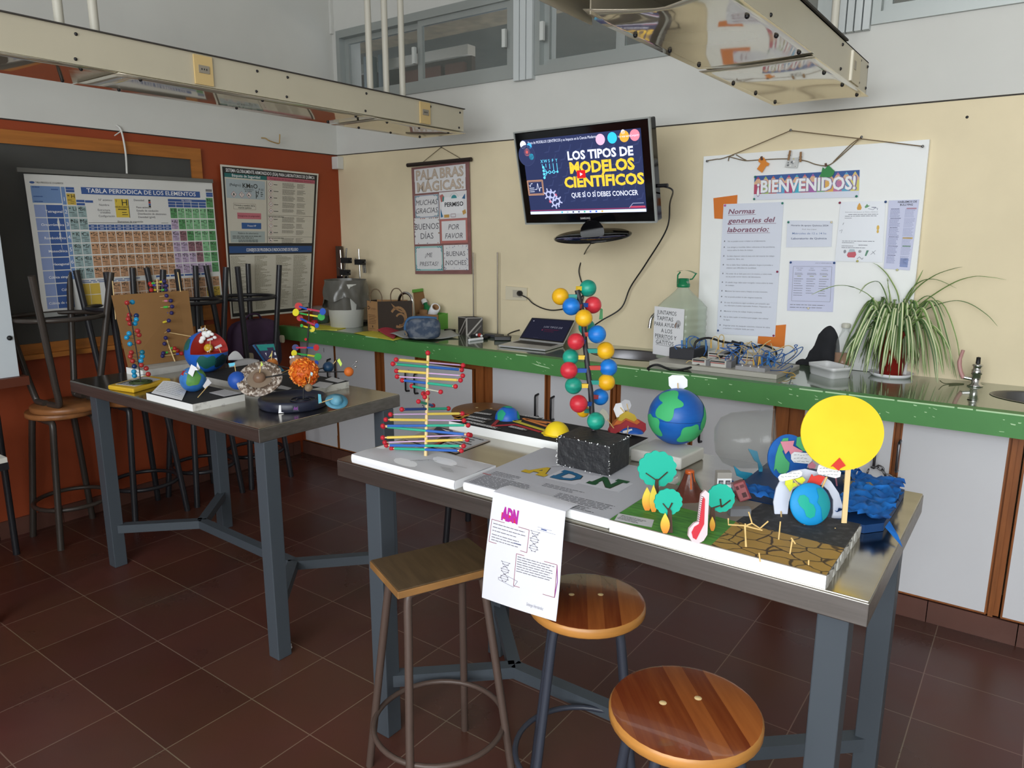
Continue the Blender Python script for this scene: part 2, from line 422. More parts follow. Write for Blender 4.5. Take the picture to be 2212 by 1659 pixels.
# ------------------------------------------------------------------ worktop, sinks, cupboards
ZK, YK, ZF = .96, 3.14, .872
S1 = V((onz(1376, 765, ZK).x, onz(1376, 765, ZK).y, ZK)); S1 = V((S1.x, 3.51, ZK)); S2 = onz(2142, 848, ZK)+V((.23, 0, 0)); S2.y = 3.51
SINKS = [(S1, .25, .155), (S2, .23, .15)]
b = MB(); x = XL+.002; hx, hy = .30, .20
def slab(x0, x1): b.box((x0, YK+.055, ZF+.02), (x1, YB-.001, ZK), 'green_top')
for c, rx, ry in SINKS:
    slab(x, c.x-hx); x = c.x+hx
    b.box((c.x-hx, YK+.055, ZF+.02), (c.x+hx, c.y-hy, ZK), 'green_top').box((c.x-hx, c.y+hy, ZF+.02), (c.x+hx, YB-.001, ZK), 'green_top')
    n = 48; o = []; e = []
    for i in range(n):
        a = 2*PI*i/n; ca, sa = math.cos(a), math.sin(a); k = min(hx/max(abs(ca), 1e-6), hy/max(abs(sa), 1e-6))
        o.append((c.x+ca*k, c.y+sa*k, ZK)); e.append((c.x+ca*rx, c.y+sa*ry, ZK))
    b.add(o+e, [(i, (i+1) % n, n+(i+1) % n, n+i) for i in range(n)], 'green_top')
slab(x, XR-.001)
root = thing('worktop', (-1, 3.45, ZF), 'long green painted worktop with chipped front edge along the cream wall', 'worktop')
b.build('top', root)
e = MB().box((XL+.002, YK, ZF), (XR-.001, YK+.055, ZK+.002), 'green_paint')
R = random.Random(3)
for i in range(75):
    xx = R.uniform(XL+.3, .6); zz = ZK-.004-abs(R.gauss(0, .035)); L = R.uniform(.004, .018); hh = R.uniform(.0015, .004); sl = R.uniform(-.4, .1)
    if zz < ZF+.004: continue
    e.poly([(xx, YK-.0006, zz), (xx+L, YK-.0006, zz+sl*L), (xx+L*.9, YK-.0006, zz+sl*L-hh), (xx+L*.2, YK-.0006, zz-hh*1.3)], 'paint_chip')
e.poly([(-2.16, YK-.0006, .925), (-2.05, YK-.0006, .912), (-2.04, YK-.0006, .907), (-2.12, YK-.0006, .915)], 'paint_chip')
xx = XL+.9
while xx < XR-.1:
    L = R.uniform(.03, .2); h = .0012+.0012*R.random()*(xx > -1.6)
    if R.random() < (.35 if xx < -1.6 else .85): e.box((xx, YK-.0008, ZK-.001-h), (xx+L, YK+.001, ZK+.0026), 'paint_chip')
    xx += L+.01
e.build('front_edge', root, loc=None)
for k, (c, rx, ry) in enumerate(SINKS):
    q = MB(); P = [(1.03, .002), (1.0, .003), (.97, -.004), (.93, -.05), (.85, -.12), (.6, -.15), (.15, -.155), (0.01, -.155)]
    n = 40; vs_ = []; fs = []
    for s_, z in P:
        for j in range(n): a = 2*PI*j/n; vs_.append((c.x+rx*s_*math.cos(a), c.y+ry*s_*math.sin(a), ZK+z))
    for i in range(len(P)-1):
        for j in range(n): fs.append((i*n+j, i*n+(j+1) % n, (i+1)*n+(j+1) % n, (i+1)*n+j))
    q.add(vs_, fs, 'grey_metal', True)
    tag(q.build('sink_basin'), ['oval steel sink sunk in the worktop beside the large clear jug', 'oval steel sink sunk in the worktop at its right end'][k], 'sink')

def fx(px): return ony(px, 742+(px-600)*.1307, 3.28).x
YD = 3.283
UN = [([648, 720], [723, 810], 826, [1, 0]), ([828, 897], [899, 1024], 1061, [0, 2]), ([1062, 1178], [1187, 1320], 1337, []), ([1339, 1492], [1498, 1673], 1735, []), ([1736, 1935], [1948, 2184], 2216, [])]
LBL = ['white two-door cupboard nearest the orange wall', 'white two-door cupboard with one door standing ajar under the pencil case', 'white two-door cupboard with paired black handles under the laptop',
       'white two-door cupboard under the jug of bottle caps', 'white two-door cupboard with its handles chained together']
mat('seat_shadow', '#3a1f12', .6)
def cupboard(k, d1, d2, xend, nums):
    xs = [fx(d1[0]), fx(d1[1]), fx(d2[0]), fx(d2[1]), fx(xend)] if k < 5 else d1
    root = thing('cupboard', ((xs[0]+xs[3])/2, 3.4, .1), LBL[k] if k < 5 else 'white cupboard at the right end of the row, cut by the photo edge', 'cupboard', 'cupboards under the worktop')
    x0 = XL+.02 if k == 0 else xs[0]-.002
    b = MB().box((x0, 3.306, .098), (xs[4]-.004, 3.74, .79), 'cab_wood').box((x0, 3.306, .79), (xs[4]-.004, 3.33, ZF-.002), 'cab_wood')
    b.box((xs[3]+.006, 3.288, .098), (xs[3]+.5*(xs[4]-xs[3]), 3.306, ZF-.004), 'cab_wood'); b.build('body', root)
    if k == 0: MB().box((XL+.02, 3.296, .098), (xs[0]-.004, 3.306, ZF-.004), 'orange_wall').build('filler_panel', root)
    for i in (0, 1):
        a, c = xs[2*i], xs[2*i+1]; dy = .02 if (k == 1 and i == 1) else 0; zt = ZF-.012-(.045 if dy else 0)
        y0 = YD-dy; t = .006
        d = MB().box((a, y0, .104), (c, y0+.02, zt), 'cab_wood').box((a+t, y0-.0015, .112), (c-t, y0, zt-.005), 'laminate')
        do = d.build('door', root)
        hxx = [c-.05, a+.05][i]; zh = .68
        if k == 4: zh = .70; hxx = [fx(1907)-.012, fx(1955)-.01][i]
        if k == 2: hxx = [fx(1163), fx(1197)][i]; zh = .66
        if k == 0: hxx = [c-.035, fx(729)][i]
        if k == 1: hxx = [c-.06, fx(906)][i]
        hh = .065
        MB().tube([(hxx, y0, zh+hh), (hxx, y0-.03, zh+hh-.004), (hxx, y0-.034, zh+hh-.012), (hxx, y0-.034, zh-hh+.012), (hxx, y0-.03, zh-hh+.004), (hxx, y0, zh-hh)], .006, 'grey_metal' if k == 4 else 'black', 8).build('handle', do)
        if nums and nums[i]:
            s = Sheet((a, y0-.002, zt), (c, y0-.002, zt), (c, y0-.002, .2), (a, y0-.002, .2), c-a, zt-.2, 'laminate', .0002)
            s.text(str(nums[i]), (fx(699) if nums[i] == 1 else fx(914))-a, .075 if nums[i] == 1 else .3, .045, 'ink'); s.build('number', do)
for k, u in enumerate(UN): cupboard(k, *u)
x = fx(2218); cupboard(5, [x, x+.4, x+.41, x+.8, x+.86], None, None, None)
# chain and padlock round the fifth cupboard's handles
xa, xb = fx(1907)-.012, fx(1955)-.01
b = MB()
path = smooth([(xa-.012, YD-.052, .645), (xa+.03, YD-.06, .652), (xb-.03, YD-.06, .625), (xb+.014, YD-.052, .615), (xb, YD-.055, .585), (xb-.05, YD-.05, .545), (xa+.03, YD-.045, .52), (xa-.005, YD-.045, .53), (xa-.022, YD-.05, .585), (xa-.014, YD-.052, .64)], 10)
acc = 0; last = path[0]; k = 0
for p, q in zip(path, path[1:]):
    acc += (q-p).length
    if acc > .021:
        acc = 0; d = (q-p).normalized(); u = d.cross(V((0, 1, 0))).normalized() if k % 2 else V((0, 1, 0)); k += 1
        b.tube([p+d*(.015*math.cos(a))+u*(.008*math.sin(a)) for a in [2*PI*i/10 for i in range(10)]], .0034, 'grey_metal', 6, closed=True)
tag(b.build('chain'), 'steel chain looped round the two cupboard handles behind the yellow sun', 'chain')
root = thing('padlock', (xa, YD-.05, .46), 'small padlock hanging on the chain of the right-hand cupboard', 'padlock')
MB().box((xa-.022, YD-.058, .455), (xa+.018, YD-.04, .50), 'grey_metal').build('lock_body', root, bevel=.003)
MB().tube([(xa-.014, YD-.049, .495), (xa-.014, YD-.049, .52), (xa-.002, YD-.049, .532), (xa+.01, YD-.049, .52), (xa+.01, YD-.049, .495)], .0035, 'chrome', 6).build('shackle', root)
# ------------------------------------------------------------------ steel tables
ZTAB = .92
def table(x0, x1, y0, y1, legs, nodes, label):
    root = thing('lab_table', ((x0+x1)/2, (y0+y1)/2, 0), label, 'table', 'steel topped lab tables')
    b = MB().box((x0, y0, .866), (x1, y1, ZTAB-.004), 'steel_edge'); b.box((x0+.0015, y0+.0015, ZTAB-.004), (x1-.0015, y1-.0015, ZTAB), 'steel')
    b.build('tabletop', root, bevel=.003)
    s = .06
    for (x, y) in legs:
        MB().box((x, y, 0), (x+s, y+s, .866), 'leg_blue').build('leg', root, bevel=.003)
    zc = .19
    b = MB()
    for (n, ids) in zip(nodes, ((0, 1), (2, 3))):
        for i in ids:
            lx, ly = legs[i]; b.bar((n[0], n[1], zc), (lx+s/2, ly+s/2, zc), .042, .04, 'leg_blue')
    b.bar((nodes[0][0], nodes[0][1], zc), (nodes[1][0], nodes[1][1], zc), .042, .04, 'leg_blue')
    b.build('stretcher', root)
    return root
table(-3.657, -2.194, 1.488, 2.192, [(-3.554, 1.523), (-3.555, 2.105), (-2.252, 1.503), (-2.252, 2.09)], [(-3.24, 1.84), (-2.50, 1.82)], 'steel topped lab table beside the orange wall with the solar system models')
table(-1.698, -.197, 1.417, 2.142, [(-1.60, 1.44), (-1.585, 2.02), (-.292, 1.44), (-.285, 2.04)], [(-1.265, 1.755), (-.60, 1.755)], 'steel topped lab table nearest the camera with the yellow sun and the letters ADN')

# ------------------------------------------------------------------ stools (modelled at the origin, then placed)
def stool_parts(root, h, tube, seat, side, rad=.155, spread=.155, ring_z=.2, ring_r=.185, rect=None, t=.03, tr=.0115, tt=.085):
    b = MB()
    if rect:
        a, c = rect; b.box((-a, -c, h-t), (a, c, h-.004), side).box((-a+.002, -c+.002, h-.004), (a-.002, c-.002, h), seat); b.build('seat', root, bevel=.006)
    else:
        b.lathe([(0, h), (rad-.012, h), (rad-.004, h-.002)], (0, 0, 0), seat, 40).lathe([(rad-.004, h-.002), (rad, h-.008), (rad, h-t+.006), (rad-.006, h-t), (0, h-t)], (0, 0, 0), side, 40)
        for a in (0, 2.1): 
            b.lathe([(.008, h+.0006), (.004, h+.002), (0, h+.002)], (.045*math.cos(a+.6), .045*math.sin(a+.6), 0), 'skewer', 10)
        b.build('seat', root)
    for sx in (-1, 1):
        for sy in (-1, 1):
            tx, ty = (tt, tt*.9) if not rect else (rect[0]*.72, rect[1]*.62)
            top = V((sx*tx, sy*ty, h-t-.012)); foot = V((sx*spread, sy*spread, 0)); bend = top.lerp(foot, .1); d = (foot-bend)
            path = [V((sx*.02, sy*ty, h-t-.012)), V((sx*(tx-.035), sy*ty, h-t-.012))]+smooth([V((sx*(tx-.015), sy*ty, h-t-.014)), V((sx*tx, sy*ty, h-t-.03)), bend.lerp(foot, .08)], 5)+[foot]
            lg = MB().tube(path, tr, tube, 10).build('leg', root)
    MB().tube([(ring_r*math.cos(2*PI*i/40), ring_r*math.sin(2*PI*i/40), ring_z) for i in range(40)], tr*.7, tube, 8, closed=True).build('foot_ring', root)
def place(root, x, y, rz, label, z=0, inv=False):
    root.location = (x, y, z); root.rotation_euler = (PI if inv else 0, 0, rz); WP[root.name] = V((x, y, z)); tag(root, label, 'stool'); return root
PROTO = {}
def stool(kind, x, y, rz, label, z=0, inv=False, group=None):
    if kind in PROTO: o = copy_tree(PROTO[kind])
    else:
        o = PROTO[kind] = thing('stool', (0, 0, 0), label, 'stool')
        {'new': lambda: stool_parts(o, .65, 'navy_tube', 'seat_wood', 'seat_side', ring_z=.19, ring_r=.19, spread=.145),
         'square': lambda: stool_parts(o, .70, 'brown_tube', 'old_seat', 'old_seat_edge', rect=(.156, .106), spread=.163, ring_z=.2, ring_r=.19, t=.024),
         'brown': lambda: stool_parts(o, .70, 'dark_tube', 'stack_seat', 'stack_seat', rad=.168, spread=.155, ring_z=.2, ring_r=.18, tr=.0165, tt=.112),
         'black': lambda: stool_parts(o, .70, 'black_tube', 'stack_seat', 'stack_seat', rad=.165, spread=.155, ring_z=.2, ring_r=.18, tr=.0165, tt=.112),
         'wide': lambda: stool_parts(o, .70, 'dark_tube', 'stack_seat', 'stack_seat', rad=.172, spread=.192, ring_z=.22, ring_r=.215, tr=.0165, tt=.11)}[kind]()
    o = place(o, x, y, rz, label, z, inv)
    if group: o['group'] = group
    elif 'group' in o: del o['group']
    return o
G = 'stools stacked in pairs along the orange wall'
stool('new', -.885, 1.555, .55, 'round wooden stool partly tucked under the table behind the hanging paper')
stool('new', -.493, 1.281, .75, 'round wooden stool cut by the bottom edge of the photo, nearest the camera')
stool('square', -1.285, 1.405, 1.16, 'brown stool with a rectangular worn seat beside the hanging paper')
stool('black', -2.30, 2.90, .3, 'round stool in the aisle behind the table, only its seat and one side showing')
PAIRS = [(-4.09, 1.61, .03, -4.06, 1.63, .1, 'brown', 'wide', 'farthest left'), (-4.07, 1.985, .03, -4.09, 1.985, .04, 'black', 'black', 'second from the left'), (-4.08, 2.36, .02, -4.09, 2.37, .03, 'black', 'black', 'third from the left'), (-4.09, 2.735, .03, -4.09, 2.745, .05, 'black', 'black', 'nearest the green worktop')]
for x, y, r, x2, y2, r2, k, k2, w_ in PAIRS:
    stool(k, x, y, r, 'upright round stool at the bottom of the stacked pair '+w_, group=G)
    stool(k2, x2, y2, r2, 'upside-down stool resting on top of the stacked pair '+w_, 1.4005, True, group=G)

# ------------------------------------------------------------------ overhead service ducts
ZB, ZBT = 2.15, 2.27
def screws(b, pts, m='black'):
    for p in pts: b.ball(p, .006, m, 8, 5)
root = thing('ceiling_duct', (-2.885, 1, ZB), 'long cream overhead service duct above the table by the orange wall', 'duct', 'overhead service ducts')
b = MB().box((-3.05, -2.7, ZB+.004), (-2.725, 3.28, ZBT), 'duct').box((-3.06, -2.7, ZBT), (-2.715, 3.285, ZBT+.004), 'dark_gap')
for y in (1.25, 1.95, 2.1, 2.55, 3.0, 3.24):
    screws(b, [(-2.725, y, ZB+.02), (-2.725, y+.01, ZBT-.02)])
b.build('casing', root)
b = MB()
for y0, y1 in ((-2.7, 1.38), (1.385, 2.62), (2.625, 3.29)):
    dz = [0, .002, .006][(y0 > 0)+(y0 > 2)]
    def und(u, v, y0=y0, y1=y1, dz=dz): return (-3.062+u*.345, y0+(y1-y0)*v, ZB-dz-.004*math.sin(PI*v)*math.sin(PI*u))
    b.grid(und, 6, 14, 'duct_under')
    for y in (y0+.1, (y0+y1)/2, y1-.1): screws(b, [(-2.76, y, ZB-dz-.002), (-3.02, y+.05, ZB-dz-.002)])
b.build('cover_panel', root, solid=.002)
for y in (onx(440, 160, -2.72).y, onx(918, 245, -2.72).y):
    q = MB().box((-2.724, y-.038, ZB+.008), (-2.716, y+.038, ZBT-.006), mt('#c9ae78', .5)).box((-2.716, y-.022, ZB+.05), (-2.713, y+.022, ZB+.078), mt('#8d8577', .5))
    for k in (-1, 0, 1): q.box((-2.713, y+k*.01-.002, ZB+.061), (-2.7125, y+k*.01+.002, ZB+.067), 'black')
    q.build('outlet', root)
for px, py in ((129, 55), (206, 73), (800, 193), (835, 200), (870, 206)):
    y = onx(px, py, -2.80).y
    MB().tube([(-2.80, y, ZBT+.004), (-2.80, y, ZC)], .0155, mt('#b9b5a8', .4), 12).build('hanger_rod', root)
root = thing('ceiling_duct', (-.855, 1, ZB), 'cream overhead service duct with a loose shiny cover above the nearer table', 'duct', 'overhead service ducts')
b = MB().box((-1.03, -2.7, ZBT-.004), (-.68, 3.35, ZBT), 'duct').box((-.684, -2.7, ZB), (-.68, 3.35, ZBT), 'duct').box((-1.03, 1.75, ZB), (-1.026, 3.35, ZBT), 'duct').box((-1.03, 3.346, ZB), (-.68, 3.35, ZBT), 'duct')
b.box((-1.035, -2.7, ZBT), (-.672, 2.95, ZBT+.006), 'dark_gap')
for y in (2.1, 2.9, 3.2, 3.33): screws(b, [(-.68, y, ZB+.02), (-.68, y, ZBT-.02)])
b.build('casing', root)
def flange(u, v): a = u*2.4; return (-1.03-.02*math.sin(a)-.02*u, -2.7+4.52*v, ZBT-.13*u+.008*math.sin(9*v))
MB().grid(flange, 6, 12, 'duct').build('loose_flange', root, solid=.002)
def cov1(u, v):
    curl = max(0, (.16-v)/.16)
    return (-1.045+u*.375, 1.74+.03*math.sin(PI*u)+(2.51-1.74)*v, ZB-.002-.006*math.sin(PI*u)*math.sin(2.2*PI*v)+curl*curl*(.045*abs(u-.55)-.01))
def cov2(u, v): return (-1.045+u*.375, 2.515+(3.355-2.515)*v, ZB-.008-.007*math.sin(PI*u)*math.sin(1.6*PI*v+.4))
for f in (cov1, cov2):
    b = MB().grid(f, 14, 24, 'duct_under')
    for u, v in ((.08, .3), (.92, .3), (.08, .9), (.92, .92), (.08, .6), (.92, .62)): p = V(f(u, v)); screws(b, [p-V((0, 0, .003))])
    b.build('cover_panel', root, solid=.002)
y = onx(1838, 140, -.68).y
q = MB().box((-.68, y-.012, ZB+.004), (-.672, y+.004, ZBT-.012), mt('#e6e0cf', .5)).box((-.68, y+.004, ZB+.004), (-.675, y+.14, ZBT-.012), mt('#c9bfa6', .5)).box((-.675, y+.03, ZB+.05), (-.673, y+.06, ZB+.08), mt('#9a9282', .5)); q.build('outlet', root)
MB().tube([(-.86, onx(1801, 70, -.86).y, ZBT+.006), (-.86, onx(1801, 70, -.86).y, ZC)], .0155, mt('#c9c5b8', .4), 12).build('hanger_rod', root)

# ------------------------------------------------------------------ small fixtures
p = ony(732, 352, YB-.02)
tag(MB().box((XL+.001, YB-.06, p.z-.045), (XL+.065, YB-.001, p.z+.042), mt('#d4d4d0', .5)).build('junction_box', bevel=.004), 'small white junction box in the room corner under the white band', 'junction box')
tag(MB().box((XL+.013, YB-.035, 2.98), (XL+.035, YB-.013, ZC-.001), mt('#d2d2cd', .5)).build('cable_trunking'), 'white vertical cable trunking in the upper corner beside the clerestory window', 'trunking')
a = onx(565, 298, XL+.012)
tag(MB().tube(smooth([a, a+V((.04, 0, -.005)), a+V((.055, .02, -.02)), a+V((.055, .09, -.03)), a+V((.055, .1, -.01)), a+V((.055, .105, .03))], 4), .004, mt('#a98a52', .4), 8).build('wall_hook'), 'bent brass hook screwed into the white band above the safety poster', 'hook')
p = onz(622, 1405, 0)
tag(MB().ball(p+V((0, 0, .014)), .02, 'paper', 9, 6, (1, .8, .7), fn=lambda t, a: 1+.35*math.sin(5*a+3*t)*math.sin(4*t)).build('paper_scrap'), 'crumpled white paper scrap on the floor by the table leg', 'paper scrap')
# things cut by the left edge of the photo
A = onx(8, 520, -4.0); B = onx(42, 812, -4.0)
root = thing('whiteboard', (-4.02, B.y-.4, B.z), 'white panel with a round black knob cut by the left photo edge', 'whiteboard')
MB().box((-4.03, B.y-.9, B.z), (-4.0, B.y, B.z+1.05), mt('#cdd5db', .35)).build('panel', root)
k = onx(20, 730, -4.0)
MB().ball(k+V((.004, 0, 0)), .012, 'black', 10, 6).build('knob', root)
MB().box((-4.05, B.y-.9, B.z-.045), (-3.97, B.y+.03, B.z-.001), mt('#5c2c1a', .5)).build('tray', root)
for dy in (-.8, -.1): MB().tube([(-4.06, B.y+dy, .0), (-4.06, B.y+dy, B.z+.9)], .016, 'black_tube', 8).build('stand_leg', root)
c = onz(15, 988, .72)
root = thing('side_desk', (c.x-.3, c.y-.3, 0), 'corner of a dark desk with a pale top at the left photo edge', 'desk')
MB().box((c.x-.6, c.y-.6, .70), (c.x, c.y, .72), mt('#c9c8bf', .5)).box((c.x-.6, c.y-.6, .67), (c.x+.002, c.y+.002, .70), 'black').build('desktop', root)
for dx, dy in ((-.58, -.58), (-.06, -.58), (-.58, -.1), (-.12, -.12)): MB().box((c.x+dx, c.y+dy, 0), (c.x+dx+.035, c.y+dy+.035, .67), 'black').build('leg', root)
# ------------------------------------------------------------------ chalkboard
XW = XL+.001
def pz(px, py): return onx(px, py, XW)
zt = pz(427, 322).z; yr = pz(428, 330).y; zb_ = pz(245, 748).z; y0 = .75
root = thing('chalkboard', (XW, (y0+yr)/2, zb_), 'dark grey chalkboard in a wooden frame behind the periodic table chart', 'chalkboard')
fw = .068
MB().box((XW, y0, zb_+fw), (XW+.018, yr-fw, zt-fw), 'chalk').build('writing_surface', root)
MB().box((XW, y0, zt-fw), (XW+.03, yr, zt), 'frame_wood').box((XW, yr-fw, zb_+.1), (XW+.03, yr, zt-fw), 'frame_wood').box((XW, y0, zb_), (XW+.03, yr, zb_+fw), 'frame_wood').build('frame', root)
MB().box((XW, y0, zb_-.01), (XW+.07, yr-.02, zb_+.015), 'frame_wood').build('chalk_ledge', root)

# ------------------------------------------------------------------ periodic table chart
XP = XL+.075
q = [onx(*p, XP) for p in ((53, 375), (458, 395), (481, 648), (95, 681))]
W_, H_ = 1.05, .737
root = thing('periodic_table_chart', q[3], 'large white periodic table chart hung over the chalkboard', 'chart')
s = Sheet(*q, W_, H_, mat('chart_paper', '#d9d9d6', .6), bend=lambda a, b_: .006*math.sin(5*a+1)*math.sin(PI*b_)+.004*math.sin(13*a)*(1-b_)-.012*(1-a)**6)
U = lambda u: u*W_
T = lambda v: v*H_
DB, LB = mt('#3c5a96', .6), mt('#6f8dbb', .6); WHT = mt('#eeeef0', .6); CI = mt('#30332f', .7)
s.rect(U(.021), T(.08), U(.152), T(.198), LB); s.up()
for v in (.085, .098, .15, .185): s.words(U(.028 if v != .098 else .11), T(v), U(.07 if v != .098 else .145), 1, .01, .005, DB, int(v*999))
PER = [.126, .216, .306, .401, .49, .58, .669]; PH = .081; CW = (.997-.178)/18
NAMES = ['Tetragonal', 'Ortorrómbica', 'Romboédrica', 'Monoclínica', 'Hexagonal', 'Cúbica simple', 'Cúbica', 'Cúbica de caras', ]
for i, n in enumerate(NAMES):
    v0 = .211+i*.0945; s.rect(U(.024), T(v0), U(.073), T(v0+.087), mt('#8a9bc6', .6)); s.rect(U(.076), T(v0), U(.152), T(v0+.087), DB)
    s.up().text(n, U(.148), T(v0+.055), .019, WHT, 'r', .012); s.k = 1
for i in range(7):
    v0 = PER[i]-(.045 if i == 0 else 0); s.rect(U(.156), T(v0), U(.174), T(PER[i]+PH), LB); s.up().text(str(i+1), U(.165), T(PER[i]+.055), .03, WHT, 'c'); s.k = 1
s.rect(U(.253), T(.077), U(.917), T(.127), DB); s.up().text('TABLA PERIODICA DE LOS ELEMENTOS', U(.585), T(.115), .033, WHT, 'c', .012, fit=U(.61)); s.k = 1
s.text('TABLA PERIODICA DE LOS ELEMENTOS', U(.045), T(.062), .013, CI, 'l', fit=U(.125)); s.disc(U(.03), T(.057), .012, DB, ry=.006)
EL = {0: {0: 'H', 17: 'He'}, 1: dict(zip([0, 1, 12, 13, 14, 15, 16, 17], 'Li Be B C N O F Ne'.split())), 2: dict(zip([0, 1, 12, 13, 14, 15, 16, 17], 'Na Mg Al Si P S Cl Ar'.split())),
      3: dict(enumerate('K Ca Sc Ti V Cr Mn Fe Co Ni Cu Zn Ga Ge As Se Br Kr'.split())), 4: dict(enumerate('Rb Sr Y Zr Nb Mo Tc Ru Rh Pd Ag Cd In Sn Sb Te I Xe'.split())),
      5: dict(enumerate('Cs Ba La Hf Ta W Re Os Ir Pt Au Hg Tl Pb Bi Po At Rn'.split())), 6: dict(enumerate('Fr Ra Ac Rf Db Sg Bh Hs Mt Uun Uuu Uub Uut Uuq Uup Uuh Uus Uuo'.split()))}
GRN, GDK, LIL, MAU, TAN, BLU, YEL = [mt(c, .6) for c in ('#83b88a', '#5a9560', '#b6a3bd', '#8d656d', '#bd9270', '#93aaab', '#c9ab49')]
def cell(u, v, sym, m):
    s.k = 1; s.rect(U(u), T(v), U(u+CW-.0035), T(v+PH), m); s.up()
    s.text(sym, U(u+CW-.007), T(v+.033), .03 if len(sym) < 3 else .02, CI, 'r')
    s.words(U(u+.004), T(v+.012), U(u+.014), 1, .01, .006, CI, int(u*999+v*77)); s.words(U(u+.003), T(v+.045), U(u+.032), 1, .012, .003, CI, int(u*777+v*99)); s.words(U(u+.015), T(v+.058), U(u+.04), 2, .009, .002, CI, int(u*555+v*9), .6)
for p, row in EL.items():
    for c, sym in row.items():
        m = YEL if sym == 'H' else BLU if c < 2 else TAN if c < 12 else GDK if c == 17 or sym in ('B', 'Si', 'As') else MAU if sym in ('Ge', 'Sb', 'Te', 'Po') else LIL if (sym in 'Al Ga In Sn Tl Pb Bi'.split() or p == 6) else GRN
        cell(.178+c*CW, PER[p], sym, m)
for r, (v, l) in enumerate(((.79, 'Ce Pr Nd Pm Sm Eu Gd Tb Dy Ho Er Tm Yb Lu'), (.876, 'Th Pa U Np Pu Am Cm Bk Cf Es Fm Md No Lr'))):
    for i in range(2): s.k = 1; s.rect(U(.186+i*.052), T(v), U(.236+i*.052), T(v+PH), YEL)
    for i, sym in enumerate(l.split()): cell(.355+i*CW, v, sym, YEL if r and i > 11 else TAN)
s.k = 1
for v in (.35, .372):
    for i in range(10): s.rect(U(.268+i*.0455), T(v), U(.268+i*.0455+.043), T(v+.019), DB); s.up().words(U(.28+i*.0455), T(v+.008), U(.30+i*.0455), 1, .01, .003, WHT, i); s.k = 1
s.rect(U(.716), T(.144), U(.95), T(.164), DB); s.up().text('No metales', U(.83), T(.16), .014, WHT, 'c'); s.k = 1
for v in (.168, .19):
    for i in range(5): s.rect(U(.716+i*.047), T(v), U(.716+i*.047+.044), T(v+.019), DB)
for u, v in ((.178, .081), (.178, .1), (.955, .082), (.955, .1), (.222, .17), (.222, .193), (.265, .172)): s.rect(U(u), T(v), U(u+.041), T(v+.017), DB)
s.rect(U(.954), T(.055), U(.994), T(.075), mt('#77777a', .6))
s.rect(U(.418), T(.155), U(.488), T(.295), mt('#d7bb45', .6)); s.rect(U(.488), T(.157), U(.491), T(.297), CI); s.up()
s.text('H', U(.482), T(.205), .05, CI, 'r').text('1', U(.425), T(.18), .022, CI).text('HIDROGENO', U(.453), T(.222), .013, CI, 'c', .01).words(U(.43), T(.23), U(.48), 1, .01, .006, CI, 4).words(U(.45), T(.255), U(.48), 2, .012, .004, CI, 5)
for u, v, t in ((.335, .165, 'Nº atómico'), (.335, .202, 'Nombre'), (.325, .24, 'Estructura'), (.335, .258, 'cristalina'), (.325, .285, 'Configuración'), (.52, .16, 'Densidad'), (.53, .215, 'Peso atómico'), (.53, .24, 'Estado de oxidación'), (.535, .265, 'Distribución de electrones'), (.535, .29, 'Densidad (g/ml)')):
    s.text(t, U(u), T(v+.008), .016, mt('#5b5b60', .8))
for i, m in enumerate((CI, mt('#a33a3a'), DB, CI)): s.rect(U(.6), T(.155+i*.015), U(.612), T(.169+i*.015), m)
s.line([(U(.27), T(.336)), (U(.705), T(.336))], .002, CI); s.text('Elementos de transición', U(.49), T(.334), .015, CI, 'c')
s.words(U(.2), T(.765), U(.6), 2, .009, .004, DB, 9, .5); s.words(U(.6), T(.757), U(.95), 1, .01, .01, DB, 10, .1)
s.disc(U(.2), T(.975), .016, CI, ry=.009)
s.build('printed_sheet', root)
for a, c_, nm in ((onx(36, 368, XP), onx(459, 393, XP), 'top_rail'), (onx(92, 683, XP), onx(300, 664, XP), 'bottom_rail')):
    MB().bar(a+V((0, 0, .004)), c_+V((0, 0, .004)), .014, .022, mt('#6a6a66', .5) if nm == 'top_rail' else mt('#a5a8a6', .5)).build(nm, root)
a = onx(262, 283, XL+.03); c_ = onx(274, 375, XP)
tag(MB().tube(smooth([a+V((-.01, -.02, .03)), a, a.lerp(c_, .5)+V((0, .008, 0)), c_], 5), .0055, mt('#dcdcd8', .6), 6).tube([a, a+V((.01, -.045, -.03))], .003, mt('#dcdcd8', .6), 5).build('hanging_cord'), 'white cord tied over the chalkboard frame holding the chart', 'cord')

# ------------------------------------------------------------------ chemical safety poster
XP = XL+.012
q = [onx(*p, XP) for p in ((474, 355.2), (686, 375.5), (672, 672), (497, 688.6))]
W_, H_ = .77, 1.0
gp = mat('poster_paper', '#c9c4b6', .55)
s = Sheet(*q, W_, H_, mat('poster_edge', '#d6d2c6', .55), bend=lambda a, b_: .008+.006*math.sin(4*b_+1)*math.sin(3*a)+.03*max(0, b_-.75)**1.5*(1-a)+.02*max(0, .1-b_)*a)
s.rect(.012, .012, W_-.012, H_-.012, mt('#2c2b29', .6)); s.up()
s.rect(.024, .075, W_-.03, .5, gp).rect(.024, .575, W_-.03, .965, gp); s.up()
s.text('SISTEMA GLOBALMENTE ARMONIZADO (SGA) PARA LABORATORIOS DE QUÍMICA', .385, .042, .03, WHT, 'c', .012, fit=.70)
s.rect(.024, .05, .335, .076, mt('#2c6a68', .6)); s.rect(.337, .05, W_-.03, .074, mt('#b96673', .6)); s.rect(.024, .52, W_-.03, .565, mt('#2f4f80', .6)); s.up()
s.text('Etiqueta de Seguridad', .18, .07, .024, WHT, 'c', .01).text('Pictogramas del Sistema Globalmente Armonizado', .545, .068, .017, mt('#7a2c3a'), 'c', fit=.37)
